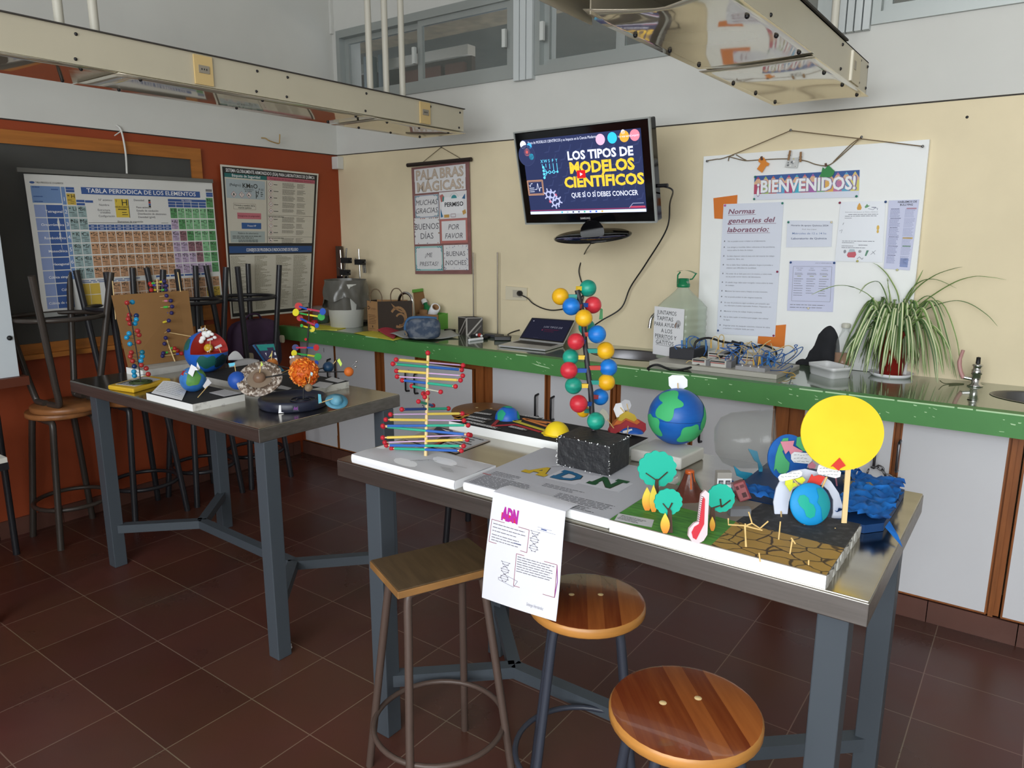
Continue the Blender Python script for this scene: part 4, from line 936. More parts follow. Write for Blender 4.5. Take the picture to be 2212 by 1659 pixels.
s.disc(.55, .1, .05, mt('#cfc25a')); tag(s.build('photo_card'), 'small grey photo card clipped between two clothes pegs', 'photo')
for x0, y0_, x1, y1_, l in ((1707, 325, 1703, 346, 'left'), (1730, 328, 1729, 350, 'right')):
    o = thing('clothes_peg', sp(x1, y1_, .02), 'wooden clothes peg holding the %s corner of the grey photo card' % l, 'clothes peg', 'clothes pegs on the string')
    for k in (0, 1):
        a, c = sp(x0, y0_, .006+.011*k), sp(x1, y1_, .008+.006*k); MB().bar(a, c, .009, .005, mt('#96704a', .6), (0, 1, 0)).build('arm', o)
    m_ = sp((x0+x1)/2, (y0_+y1_)/2, .013); MB().tube([m_-V((.006, 0, 0)), m_+V((.006, 0, 0))], .004, 'grey_metal', 8).build('spring', o)
# socket plate
q = [ony(*p, YB-.012) for p in ((1092, 618), (1138, 622), (1137, 649), (1092, 647))]
root = thing('wall_socket', q[3], 'cream wall socket plate with a black plug beside the cloth bag', 'socket')
MB().prism(q, V((0, .011, 0)), mt('#d8cfb6', .5)).build('plate', root, bevel=.002)
a, c = ony(1108, 626, YB-.014), ony(1127, 643, YB-.014)
MB().box((a.x, YB-.016, c.z), (c.x, YB-.011, a.z), mt('#b9b2a2', .5)).build('outlet', root)
p = ony(1122, 634, YB-.03)
root = thing('power_lead', p, 'black power lead plugged into the cream socket and sagging to the right', 'cable')
MB().tube([p+V((0, .014, 0)), p, p+V((.01, -.012, -.004))], [.016, .018, .008], 'black', 12).build('plug', root)
MB().tube(smooth([p+V((.008, -.01, -.004)), ony(1139, 644, YB-.03), ony(1152, 656, YB-.02), ony(1175, 667, YB-.02), ony(1200, 670, YB-.02), ony(1235, 662, YB-.02), ony(1254, 645, YB-.02), ony(1262, 630, YB-.02)], 6), .0038, 'black', 6).build('cord', root)
h = ony(2089, 253, YB-.001)
tag(MB().ball(h, .006, 'black', 8, 5, (1, .4, 1)).build('wall_screw'), 'small dark screw head high on the cream wall at the right', 'screw')
# ------------------------------------------------------------------ things on the worktop
def wz(x, y, dz=0): return onz(x, y, ZK+dz)
def up(P, px): 'height of px image pixels above P'; return mm(px, P)*1.02
def vert(P, x, y):
    'point above P (same distance) on the sight line of y'
    d = ray(x, y); t = (P-C0).dot(V((FW.x, FW.y, 0)).normalized())/d.dot(V((FW.x, FW.y, 0)).normalized()); return C0+d*t
# waste bin with grey bag
P = wz(650, 703); P = V((-3.92, 3.42, ZK))
r = mm(40, P)
root = thing('waste_bin', P, 'white round bin with a grey plastic liner at the left end of the worktop', 'bin')
MB().lathe([(r*.82, 0), (r*.86, .004), (r*1.05, .28), (r*1.08, .30), (r*1.03, .30), (r*.8, .01), (0, .01)], P, mt('#c9c9c3', .5), 32).build('bin_body', root)
mat('grey_bag', '#5d5b55', .25, var=.1, vs=12)
def bag(u, v):
    a = u*2*PI; rr = r*(1.1+.10*v+.05*math.sin(3*a)+.04*math.sin(7*a+5*v)+.05*math.sin(11*a-4*v)*v); z = .325-.15*v-.03*math.sin(2*a+.6)*v-.02*math.cos(5*a)*v
    return P+V((rr*math.cos(a), rr*math.sin(a), z))
def bag2(u, v): a = u*2*PI; q = bag(u, 0)-P; return P+V((q.x*(1-.1*v), q.y*(1-.1*v), q.z-.2*v+.012*math.sin(PI*v)))
MB().grid(bag, 48, 8, 'grey_bag').grid(bag2, 48, 4, 'grey_bag').build('bin_liner', root)
# burette stands in the corner
def stand(foot, top, label, clamps=(), lean_=None, base=True):
    root = thing('lab_stand', foot, label, 'lab stand', 'lab stands on the worktop')
    if base: MB().box((foot.x-.07, foot.y-.05, foot.z), (foot.x+.07, foot.y+.05, foot.z+.018), 'black').build('base', root, bevel=.003)
    MB().tube([foot+V((0, 0, .01 if base else 0)), top], .006, 'chrome', 10).build('rod', root)
    for t in clamps:
        c = foot.lerp(top, t); MB().box((c.x-.02, c.y-.03, c.z-.02), (c.x+.055, c.y+.012, c.z+.018), 'black').tube([c+V((.05, -.01, 0)), c+V((.085, -.02, 0))], .006, 'grey_metal', 8).build('clamp', root, bevel=.002)
    return root
def st(fx_, fy_, tx_, ty_, Y): 
    f_ = V((ony(fx_, fy_, Y).x, Y, ZK)); return f_, ony(tx_, ty_, Y)
f1, t1 = st(733, 690, 749, 536, 3.58); stand(f1, t1, 'tilted metal lab stand in the corner leaning against the orange wall', (.84, .68))
f2, t2 = st(782, 690, 775, 538, 3.62); stand(f2, t2, 'upright metal lab stand right of the tilted one in the corner', (.83,))
f3, t3 = st(744, 680, 735, 540, 3.66); stand(f3, t3, 'thin metal rod stand furthest back in the room corner', (.6,), base=False)
tag(MB().box((ony(727, 600, 3.70).x-.012, 3.70, ZK), (ony(738, 600, 3.70).x-.01, 3.73, ony(738, 532, 3.70).z), mt('#4a3c33', .5)).build('wooden_strip'), 'dark wooden strip standing upright in the room corner behind the stands', 'strip')
for x0, y0_, x1, y1_, l in ((747, 588, 755, 611, 'left'), (784, 568, 792, 590, 'right')):
    a, c = ony(x0, y0_, 3.66), ony(x1, y1_, 3.66)
    o = thing('test_tube_pair', V(((a.x+c.x)/2, 3.66, c.z)), 'pair of short dark tubes hung beside the %s lab stand clamp' % l, 'tubes')
    for k in (0, .018): MB().tube([(a.x+k, 3.66, a.z), (a.x+.006+k, 3.66, c.z)], .0065, mt('#6b675e', .25), 8).build('tube', o)
    MB().tube([(a.x+.009, 3.655, a.z-.004), (a.x-.05, 3.63, a.z+.035)], .0025, 'grey_metal', 6).build('hook', o)
# beaker, papers, small things
P = wz(694, 699); r = mm(18, P)
root = thing('beaker', P, 'glass beaker of dark green liquid beside the white bin', 'beaker')
MB().lathe([(0, .003), (r*.93, .003), (r, .01), (r, .12), (r*1.06, .125), (r*.97, .12), (r*.95, .01), (0, .008)], P, 'glass', 24).build('vessel', root)
MB().lathe([(0, .0085), (r*.94, .0085), (r*.94, .055), (0, .055)], P, mt('#1f4a24', .15), 24).build('liquid', root)
def flat(name, px, m, label, cat, dz=0, th=.0015, fn=None, w=1.0):
    q = [wz(x, y, dz+th) for x, y in px]
    if len(q) == 4:
        w_ = (q[1]-q[0]).length; h_ = (q[3]-q[0]).length; s = Sheet(*q, w, w*h_/w_, m, th, toward=V((0, 0, 5)))
        if fn: fn(s)
        return tag(s.build(name), label, cat)
    return tag(MB().prism(q, V((0, 0, -th)), m).build(name), label, cat)
YP1 = mat('yellow_paper', '#d9cf49', .7); RP1 = mat('red_paper', '#b23a48', .7)
flat('yellow_folder', [(662, 697), (786, 692), (765, 704), (728, 712), (683, 712)], YP1, 'yellow card folder under the beaker at the left of the worktop', 'folder', .0, .004)
flat('paper_sheet', [(690, 700), (770, 690), (790, 697), (735, 706)], mt('#a59c78'), 'beige paper sheet on the yellow folder', 'paper', .006)
for k, (x, y, l) in enumerate(((755, 697, 'small red plastic cap on the beige paper by the lab stands'), (680, 703, 'small dark red box beside the beaker'))):
    p = wz(x, y, .008); tag(MB().lathe([(0, 0), (.02, 0), (.022, .01), (.021, .034), (.012, .038), (0, .038)], p, mt('#b8262c', .3), 14).build('bottle_cap' if k == 0 else 'small_box'), l, 'cap' if k == 0 else 'box')
p = wz(766, 690)
def gas_tap(p, label, hose=None):
    root = thing('gas_tap', p, label, 'gas tap', 'gas taps on the worktop')
    MB().lathe([(0, 0), (.03, 0), (.03, .006), (.018, .012), (.017, .05), (.021, .052), (.021, .07), (.017, .074), (.016, .085), (.02, .087), (.02, .094), (.009, .098), (0, .098)], p, 'chrome', 18).build('valve_body', root)
    MB().lathe([(.009, .098), (.008, .125), (0, .127)], p, 'black', 12).build('nozzle', root)
    b = MB().tube([p+V((-.014, 0, .03)), p+V((-.05, -.005, .035))], .008, 'chrome', 10); b.build('side_branch', root)
    if hose: MB().tube(smooth([p+V((-.045, -.005, .03)), p+V((-.06, 0, .06)), p+V((-.068, .005, .10)), p+V((-.06, .006, .15))], 5), [.009]*11+[.007]*5, hose, 8).build('lever', root)
gas_tap(p, 'small chrome gas tap between the lab stands and the brown paper bag')
for x0, y0_, x1, y1_, l in ((703, 690, 752, 680, 'left'), (752, 687, 792, 680, 'right')):
    a, c = wz(x0, y0_), wz(x1, y1_+4); tag(MB().box((min(a.x, c.x), min(a.y, c.y)-.03, ZK+.002), (max(a.x, c.x), max(a.y, c.y)+.03, ZK+.035), 'black_matt').tube([(a.x, a.y-.03, ZK+.04), (c.x, c.y-.03, ZK+.04)], .004, 'chrome', 6).build('instrument_tray'), 'low black instrument tray with a metal bar, %s of the pair by the lab stands' % l, 'tray', 'black trays by the lab stands')
# brown paper carrier bag
A, B_ = wz(795, 714), wz(884, 716)
root = thing('paper_bag', A.lerp(B_, .5), 'brown kraft carrier bag with a black printed side and two rope handles', 'bag')
hgt = .2
A = V((A.x, A.y, ZK)); ax = V((.115, -.015, 0)); d_ = V((.02, .10, 0))
fa = A+ax; fb = fa+V((.24, .075, 0))
kr = mat('kraft', '#a07a52', .8, var=.06, vs=9); kb = mat('kraft_black', '#322820', .7)
def side(p, q, m, fn=None, dz=(0, 0)):
    s = Sheet(p+V((0, 0, hgt+dz[0])), q+V((0, 0, hgt+dz[1])), q, p, (q-p).length, hgt, m, .003)
    if fn: fn(s)
    return s
def kraft_print(s):
    s.up(); BK = mt('#5a4030')
    s.poly([(.018+.017*math.cos(t)*(.7+.3*math.cos(3*t)), .045+.013*math.sin(t)) for t in [2*PI*i/14 for i in range(14)]], BK); s.up().disc(.02, .045, .006, kr); s.k -= 1
    s.line([(.045+.006*i, .05+.006*math.sin(2.1*i)) for i in range(9)], .002, BK)
    for i in range(6): s.words(.015, .09+i*.011, .1, 1, .01, .003, BK, i, .2)
    s.disc(.055, .168, .006, BK, 6, .008).words(.02, .182, .1, 1, .01, .002, BK, 40)
side(A, fa, kr, kraft_print).build('printed_end', root)
def swirl(s):
    s.up(); TN = mt('#8d6a45')
    for R_, th, cu, cv in ((.055, .016, .15, .10), (.033, .012, .165, .115)): s.line([(cu+R_*math.cos(t), cv+R_*1.1*math.sin(t)) for t in [-2.6+i*.3 for i in range(16)]], th, TN)
    s.poly([(.1, .012), (.12, .045), (.17, .07), (.21, .075), (.15, .05)], TN)
s = side(fa, fb, kb, swirl, (0, .015)); s.build('black_side', root)
q_ = V((-.01, .1, 0)); bA, bB = A+V((.0, .09, 0)), fb+V((-.1, .06, 0))
side(A, bA, kb).build('gusset', root); side(bA, bB, kr, None, (0, .01)).build('back_side', root); side(fb, bB, kr).build('gusset', root)
for p in (A+V((.04, -.006, hgt-.01)), A+V((.19, .035, hgt))):
    MB().tube(smooth([p, p+V((.0, 0, .05)), p+V((.03, 0, .085)), p+V((.065, .01, .085)), p+V((.09, .015, .05)), p+V((.092, .015, -.002))], 6), .0035, mt('#6d5a45'), 6).build('rope_handle', root)
# taps
def tap(P, label, rz, h1=.19, R_=.055):
    root = thing('swan_neck_tap', P, label, 'tap', 'swan neck taps')
    d = V((math.cos(rz), math.sin(rz), 0))
    MB().lathe([(0, 0), (.024, 0), (.024, .008), (.017, .012), (.016, .07), (.019, .072), (.019, .085), (.012, .09), (0, .09)], P, 'chrome', 18).build('tap_body', root)
    pts = [P+V((0, 0, .08)), P+V((0, 0, h1))]+arc(P+d*R_+V((0, 0, h1)), R_, PI, .12, d, (0, 0, 1), 14)+[P+d*(2*R_+.004)+V((0, 0, h1-.03))]
    MB().tube(pts, .0095, 'chrome', 12).build('spout', root)
    MB().tube([P+V((0, 0, .055)), P+V((0, 0, .055))+V((math.sin(rz), -math.cos(rz), .2))*.035], .008, 'chrome', 10).ball(P+V((0, 0, .055))+V((math.sin(rz), -math.cos(rz), .2))*.04, .014, 'chrome', 10, 7).build('tap_handle', root)
P = wz(886, 720); P.y += .03; tap(P, 'chrome swan neck tap above the blue pencil case', PI+.05, .20, .058)
P = V((ony(1438, 750, 3.68).x, 3.68, ZK)); tap(P, 'chrome swan neck tap standing beside the clear jug', -2.2, .17, .05)
# coloured papers, cloth and pencil case
def sheet3(name, corners, m, label, cat, wav=.006, th=.001, fn=None):
    c = [V(p) for p in corners]
    def g(u, v): p = (c[0]*(1-u)+c[1]*u)*(1-v)+(c[3]*(1-u)+c[2]*u)*v; return p+V((0, 0, wav*(math.sin(5*u+2*v)+math.sin(7*v+3*u+1)+2)/2))
    b = MB().grid(g, 16, 16, m)
    if fn: fn(b, g)
    return tag(b.build(name, solid=th), label, cat)
k_ = wz(850, 712)
sheet3('yellow_sheet', [wz(764, 721, .001), wz(808, 714, .001), wz(880, 728, .001), wz(850, 738, .001)], YP1, 'yellow paper sheet lying under the red one at the worktop edge', 'paper', .003)
a1, a2 = wz(826, 709, .004), wz(905, 714, .004)
sheet3('yellow_sheet', [a1, vert(wz(850, 712), 848, 673), wz(878, 708, .004), wz(850, 716, .004)], YP1, 'yellow paper sheet standing up behind the red one', 'paper', .003)
sheet3('red_sheet', [vert(wz(835, 716), 833, 690), wz(872, 710, .012), wz(850, 733, .008), wz(808, 711, .008)], RP1, 'red paper sheet between the two yellow ones in front of the carrier bag', 'paper', .004)
mat('plastic_cloth', '#a5a9ab', .45)
sheet3('plastic_bag', [wz(842, 727, .003), wz(950, 710, .003), wz(995, 728, .003), wz(898, 741, -.0)], 'plastic_cloth', 'flattened pale grey plastic bag under the pencil case', 'plastic bag', .014)
mat('denim', '#3f4d63', .8, col2='#6d7480', vs=28, sharp=(.45, .6)); mat('denim_blue', '#3f6690', .75)
P = wz(905, 732, .012)
root = thing('pencil_case', P, 'blue grey patterned pencil case with an open zip', 'pencil case')
L_ = .20; c = P+V((.02, .02, .062)); rzm = Matrix.Rotation(.75, 3, 'Z')
MB().ball(c, 1, 'denim', 24, 14, (.105, .05, .065), M=rzm, fn=lambda t, a: 1/max(abs(math.sin(t)*math.cos(a))**4+abs(math.sin(t)*math.sin(a))**4+abs(math.cos(t))**4, 1e-6)**.25*.98).build('pouch', root)
fr = lambda x, y, z: c+rzm @ V((x, y, z))
MB().tube(smooth([fr(-.105, -.03, -.03), fr(-.108, 0, .02), fr(-.08, .01, .062), fr(0, .0, .068), fr(.08, .005, .06)], 6), .009, 'denim_blue', 8).build('zip', root)
MB().obox(fr(-.105, -.045, -.02), V((.02, -.01, -.012)), V((0, .002, 0)), V((.003, 0, .006)), mt('#8d8170')).build('zip_pull', root)
tag(MB().tube([wz(868, 716, .012), wz(878, 714, .012)], .008, 'paper', 10).build('paper_roll'), 'tiny white roll between the red sheet and the pencil case', 'roll')
# green box with a bottle and a paper roll
A, B_ = wz(948, 714), wz(990, 704); A.z = B_.z = ZK
ax = (B_-A).normalized(); ay = V((-ax.y, ax.x, 0)); LX, LYb, HB = .135, .18, .105
Cc = A+ay*LYb
gb = mat('box_green', '#63b043', .5); kbrd = mat('cardboard', '#97724e', .85, var=.06, vs=10)
root = thing('open_carton', A+ax*.07+ay*.09, 'open green and brown carton holding a bottle and a paper roll', 'carton')
def wall_(p, q, m, h=HB, t=.004): n = V((-(q-p).normalized().y, (q-p).normalized().x, 0))*t; b = MB().hexa([p, q, q+n, p+n], [p+V((0, 0, h)), q+V((0, 0, h)), q+n+V((0, 0, h)), p+n+V((0, 0, h))], m); return b
P0, P1, P2, P3 = A, A+ax*LX, A+ax*LX+ay*LYb, A+ay*LYb
wall_(P0, P1, gb).build('side_panel', root); wall_(P1, P2, gb).build('side_panel', root); wall_(P2, P3, kbrd).build('side_panel', root); wall_(P3, P0, kbrd).build('side_panel', root)
MB().box((min(p.x for p in (P0, P1, P2, P3))+.05, min(p.y for p in (P0, P1, P2, P3))+.05, ZK), (max(p.x for p in (P0, P1, P2, P3))-.05, max(p.y for p in (P0, P1, P2, P3))-.05, ZK+.004), kbrd).build('bottom', root)
hz = V((0, 0, HB)); l0, l1 = P2+hz, P3+hz; lt = V((-.05, .035, .135))
b = MB().prism([l1, l0, l0+lt, l1+lt], V((.003, .002, .002)), kbrd); b.build('lid', root)
MB().prism([l1+lt, l0+lt, l0+lt+V((.02, -.03, .005)), l1+lt+V((.02, -.03, .005))], V((0, 0, .02)), gb).build('lid_flap', root)
cc = (P0+P1+P2+P3)/4
mat('bottle_green', '#1f7a48', .15)
o = thing('green_bottle', cc+V((0, 0, .02)), 'green plastic bottle with a white cap leaning out of the carton', 'bottle')
axb = V((-.45, .1, .6)).normalized(); Mb = axb.to_track_quat('Z', 'Y').to_matrix(); pb = cc+V((.02, .0, .03))
MB().lathe([(0, 0), (.034, 0), (.036, .02), (.036, .10), (.028, .13), (.014, .16), (.013, .175)], pb, 'bottle_green', 20, Mb).build('bottle_body', o); MB().lathe([(.018, .17), (.02, .172), (.02, .2), (.016, .203), (0, .203)], pb, mt('#dcdcdc', .4), 16, Mb).build('cap', o)
o = thing('paper_roll', cc, 'thick white paper roll lying across the carton', 'paper roll')
axr = V((.55, -.3, .45)).normalized(); Mr = axr.to_track_quat('Z', 'Y').to_matrix(); pr_ = cc+V((-.05, .03, .06))
MB().lathe([(.022, 0), (.032, 0), (.032, .16), (.022, .16), (.022, 0)], pr_, 'paper', 22, Mr).build('paper_layer', o); MB().lathe([(.0225, .161), (.0185, .161), (.0185, 0)], pr_, kbrd, 22, Mr).build('core', o)
p3 = P3.lerp(P0, .25); tag(MB().lathe([(.022, 0), (.028, 0), (.028, .06), (.022, .06), (.022, 0)], p3+ax*.03+V((0, 0, .07)), kbrd, 20).build('tape_roll'), 'brown tape roll inside the back of the carton', 'tape')
# dark folded box with silver bands
A = wz(990, 722); A.z = ZK
bx = mat('dark_card', '#3a3632', .6); sv = mat('silver_band', '#a7a39c', .4)
w1, w2 = V((.085, -.02, 0)), V((.075, .07, 0)); root = thing('patterned_box', A+w1*.5+w2*.5, 'dark card box with diagonal silver bands beside the cloth bag', 'box')
hb = .115
for i, (p, q) in enumerate(((A, A+w1), (A+w1, A+w1+w2), (A+w1+w2, A+w2), (A+w2, A))):
    s = Sheet(p+V((0, 0, hb)), q+V((0, 0, hb)), q, p, 1, 1, bx, .002)
    if i < 2:
        s.poly([(.0, 1), (.12, 1), (.97, .1), (.97, 0)] if i == 0 else [(0, 1), (.12, 1), (1, .12), (1, 0)], sv).rect(.93 if i == 0 else 0, 0, 1 if i == 0 else .06, 1, sv).rect(0, 0, 1, .04, sv)
        s.up().poly([(.3, 1), (.45, 1), (.92, .5), (.92, .4)], mt('#6f6a64', .5))
    s.build('side_panel', root)
for px, ty, by, l in ((1023, 545, 678, 'tall thin metal rod standing right of the felt banner'), (1075, 545, 690, 'tall thin metal rod standing behind the cloth bag')):
    f_ = V((ony(px, by, 3.72).x, 3.72, ZK)); tag(MB().tube([f_, V((f_.x, 3.72, ony(px, ty, 3.72).z))], .0042, mat('rod_steel' if px < 1050 else 'rod_steel2', '#8c857c', .3, .8), 10).build('metal_rod'), l, 'rod')
# cloth bag
mat('canvas', '#c3bdb0', .9, bump=.3, bs=220)
A, B_ = wz(1033, 712), wz(1106, 722); A.z = B_.z = ZK
root = thing('cloth_bag', A.lerp(B_, .5)+V((.02, .05, 0)), 'cream drawstring cloth bag slumped against the wall by the socket', 'bag')
ax = B_-A; dp = V((.03, .085, 0))
def cb(u, v):
    a = 2*PI*u; wv = 1-.12*v-.52*max(0, v-.45)**1.2*1.3; c0 = A+ax*.5+dp*.5+V((.03*v, .05*v, 0)); q = 1/max(abs(math.cos(a))**3+abs(math.sin(a))**3, .01)**(1/3)
    return c0+ax*(.53*wv*math.cos(a)*q)+dp*(.55*(1-.5*v)*math.sin(a)*q)*(1+.05*math.sin(9*v+4*a))+V((0, 0, .27*v+.012*math.sin(3*a)*v))
b = MB().grid(cb, 40, 14, 'canvas'); b.add([cb(i/40, 1) for i in range(40)], [tuple(range(40))], 'canvas'); b.build('sack', root)
tp = cb(.25, 1)
def gath(u, v): a = 2*PI*u; return tp+V((-.005, -.03, -.01))+V((.05*(1-.3*v)*math.cos(a), .03*math.sin(a), .045*v+.008*math.sin(6*a)))
MB().grid(gath, 24, 4, 'canvas').build('gathered_neck', root)
MB().tube(smooth([tp+V((-.03, -.05, .02)), tp+V((-.06, -.06, .04)), tp+V((-.05, -.06, .055)), tp+V((-.02, -.06, .03)), tp+V((.02, -.075, -.03)), tp+V((.035, -.085, -.06))], 5), .003, 'canvas', 6).build('drawstring', root)
# marker, molecule, charger
p, q = wz(1013, 735, .008), wz(1052, 730, .008)
root = thing('whiteboard_marker', p.lerp(q, .5), 'white marker pen with a black cap lying on the worktop', 'marker')
m_ = p.lerp(q, .75); MB().tube([p, m_], .0085, 'paper', 12).build('barrel', root); MB().tube([m_, q], .0092, 'black', 12).build('pen_cap', root)
p = wz(1036, 724, .018); root = thing('molecule_model', p, 'tiny red and white molecule model on the worktop', 'molecule model')
MB().ball(p, .013, mt('#a8322c', .3), 12, 8).build('atom', root); MB().ball(p+V((-.022, .0, .0)), .008, 'paper', 10, 6).build('atom', root); MB().ball(p+V((.02, -.006, -.002)), .008, 'paper', 10, 6).build('atom', root); MB().tube([p+V((-.022, 0, 0)), p, p+V((.02, -.006, -.002))], .004, 'grey_metal', 6).build('bond', root)
A = wz(1016, 727); tag(MB().box((A.x, A.y, ZK), (A.x+.13, A.y+.045, ZK+.012), 'black_matt').box((A.x+.08, A.y+.04, ZK), (A.x+.2, A.y+.09, ZK+.02), mt('#3d3f44', .5)).build('calculator_case', bevel=.003), 'flat black case under the small molecule model', 'case')
A = wz(966, 719); tag(MB().box((A.x-.02, A.y-.01, ZK), (A.x+.05, A.y+.03, ZK+.025), 'black').build('adapter', bevel=.004), 'small black adapter in front of the green carton', 'adapter')
A = wz(1068, 735); root = thing('laptop_charger', A, 'black laptop charger with its cable left of the laptop', 'charger')
MB().bar(A+V((0, 0, .014)), A+V((.085, .055, .014)), .05, .026, 'black').build('power_brick', root, bevel=.004)
MB().tube(smooth([A+V((.085, .055, .02)), wz(1098, 722, .03), wz(1122, 713, .035), wz(1150, 710, .01)], 6), .0045, 'black', 6).build('cord', root)
# laptop
z1 = .012; FL, FR, BR, BL = wz(1077, 745, z1), wz(1178, 755, z1), wz(1217, 744, z1), wz(1121, 733, z1)
root = thing('laptop', (FL+BR)/2-V((0, 0, z1)), 'open silver laptop with a dark screen on the worktop', 'laptop')
dn = V((0, 0, -z1+.002))
alu = mat('laptop_silver', '#c2c3c5', .35, .3)
s = Sheet(BL, BR, FR, FL, .31, .21, alu, z1-.003, toward=V((0, 0, 9)))
s.rect(.025, .018, .285, .105, mt('#232327', .6)); s.up()
for r in range(5):
    for c in range(14): s.rect(.029+c*.0182, .021+r*.0166, .029+c*.0182+.0155, .021+r*.0166+.0138, mt('#33343a', .5))
s.k = 1; s.rect(.11, .125, .2, .19, mt('#b4b5b8', .3)); s.build('base', root)
TLp, TRp = lean(1149, 686, BL, .205), lean(1242, 692, BR, .205)
n = (TRp-TLp).cross(BL-TLp).normalized()
s = Sheet(TLp, TRp, BR+V((0, 0, .004)), BL+V((0, 0, .004)), .31, .205, alu, .006); s.rect(.002, .002, .308, .2, 'black'); s.up(); s.rect(.01, .009, .3, .19, em('#1c1d2b'))
s.up().text('LOS TIPOS DE', .255, .085, .021, em('#6a6b78'), 'r', .01, .15).rect(.125, .098, .24, .1, em('#4a1c30')).disc(.125, .108, .004, em('#7a2c48')).words(.14, .1, .24, 3, .009, .004, em('#381a2a'), 3).disc(.03, .032, .004, em('#9a9aa8')).words(.09, .178, .13, 1, .01, .002, em('#3a3a48'), 1); s.build('screen', root)
tag(MB().lathe([(0, 0), (.004, 0), (.004, .012), (.0025, .014), (.0025, .055), (0, .056)], wz(1243, 735), mt('#c98a6a', .4), 10).build('glue_tube'), 'thin pale stick standing behind the laptop screen', 'stick')
# big clear jug of bottle caps
P = V((ony(1482, 700, 3.62).x, 3.56, ZK)); sc = mm(1, P)
hw_, hd_, hj = .107, .09, .40
root = thing('water_jug', P, 'large clear plastic jug with a green neck and a white caps-collection label', 'jug')
rot = Matrix.Rotation(-.30, 3, 'Z')
def jug(u, v):
    a = 2*PI*u; q = 1/max(abs(math.cos(a))**6+abs(math.sin(a))**6, .01)**(1/6); t = v*hj
    k = 1 if t < .27 else max(.27, 1-(t-.27)/.10*.75)
    q = q if t < .3 else q*max(0, 1-(t-.3)/.06)+min(1, (t-.3)/.06); rb = .004*math.sin(t*180) if .05 < t < .25 else 0
    return P+rot @ V(((hw_*k*q+rb*.5)*math.cos(a), (hd_*k*q+rb*.5)*math.sin(a), t+.001))
b = MB().grid(jug, 40, 40, 'water_bottle'); b.add([jug(i/40, 0) for i in range(40)], [tuple(range(40))], 'water_bottle'); b.build('bottle_body', root)
gr = mat('jug_green', '#1f7f52', .25)
b = MB().lathe([(.031, hj-.03), (.034, hj-.028), (.034, hj-.012), (.029, hj-.01), (.027, hj+.014), (.023, hj+.014), (.023, hj-.03)], P, gr, 24)
b.build('neck_ring', root)
def hd(u, v): a = u; x = -.04+.12*a; return P+rot @ V((x, -.012+.024*v, hj+.028+.028*math.sin(PI*min(1, .25+.6*a))))
b = MB().grid(hd, 14, 3, gr).tube([P+rot @ V((-.04, 0, hj-.02)), P+rot @ V((-.04, 0, hj+.03)), P+rot @ V((-.025, 0, hj+.045))], .004, gr, 8).tube([P+rot @ V((.08, 0, hj+.045)), P+rot @ V((.06, -.005, hj+.015)), P+rot @ V((.045, -.005, hj+.012))], .0035, gr, 8); b.build('carry_handle', root)
fp = lambda x, z: P+rot @ V((x, -hd_-.006, z))
s = Sheet(fp(-hw_+.004, .27), fp(hw_-.012, .27), fp(hw_-.012, .02), fp(-hw_+.004, .02), .2, .25, 'paper', .001)
for i, (t, u) in enumerate((('JUNTAMOS', .085), ('TAPITAS', .075), ('PARA AYUDAR', .09), ('A LOS', .09), ('PERRITOS Y', .085), ('GATITOS', .08))): s.text(t, u, .038+i*.031, .03, 'ink', 'c', 0, 0, fit=[.13, .11, .17, .075, .145, .12][i])
s.rect(.015, .166, .115, .1675, 'ink').rect(.02, .197, .14, .1985, 'ink'); s.disc(.165, .075, .017, mt('#b9b9bc')); s.up().line([(.155, .072), (.147, .08), (.147, .1)], .006, mt('#8a6a5a')); s.build('label_sheet', root)
# electronics kit
FL, FR, BR = wz(1402, 789), wz(1677, 820), wz(1727, 798)
BL = FL+BR-FR; hb = .022
root = thing('circuit_kit', (FL+BR)/2, 'grey circuit board kit tangled in blue and yellow leads on the worktop', 'circuit kit')
hz = V((0, 0, hb)); kg = mt('#b3b0a6', .5)
MB().hexa([FL, FR, BR, BL], [p+hz for p in (FL, FR, BR, BL)], kg).build('baseboard', root, bevel=.002)
ex, ey = (FR-FL), (BL-FL); o_ = FL+hz
def kp(u, v, z=0): return o_+ex*u+ey*v+V((0, 0, z))
def module(name, u0, u1, v0, v1, h, m): return MB().hexa([kp(u0, v0), kp(u1, v0), kp(u1, v1), kp(u0, v1)], [kp(u0, v0, h), kp(u1, v0, h), kp(u1, v1, h), kp(u0, v1, h)], m)
module('', .06, .27, .42, .95, .055, mt('#33343a', .55)).build('battery_box', root, bevel=.003)
lg = mt('#c9c8c2', .45); dg = mt('#77777a', .5)
for k, (u0, u1, v0, v1, h) in enumerate(((.47, .6, .12, .3, .03), (.33, .44, .12, .3, .026), (.45, .56, .5, .75, .04), (.36, .45, .55, .85, .045), (.64, .76, .42, .8, .05))):
    b = module('', u0, u1, v0, v1, h, lg); b.hexa([kp(u1, v0), kp(u1+.04, v0), kp(u1+.04, v1), kp(u1, v1)], [kp(u1, v0, h), kp(u1+.04, v0, h), kp(u1+.04, v1, h), kp(u1, v1, h)], dg)
    b.tube([kp(u0+.01, v0-.01, h*.85), kp(u1-.01, v0-.01, h*.85)], .003, 'black', 6).tube([kp(u0+.01, v0-.012, h*.6), kp(u1-.01, v0-.012, h*.6)], .002, mt('#b0473f'), 6); b.build('module', root)
b = module('', .68, .9, .08, .3, .018, mat('acrylic', '#b5b4b6', .2, alpha=.7))
for u in (.73, .79, .85): b.tube([kp(u, .09, .0), kp(u, .09, .024)], .003, 'paper', 6)
b.build('terminal_strip', root)
R = random.Random(11); BW, YW = mt('#2f62a8', .4), mt('#d9a93e', .4); YW2 = mt('#cdb37a', .5); BCL = mt('#3b82c4', .4)
def lead(pts, m, r=.0022): return MB().tube(smooth(pts, 7), r, m, 6).build('lead', root)
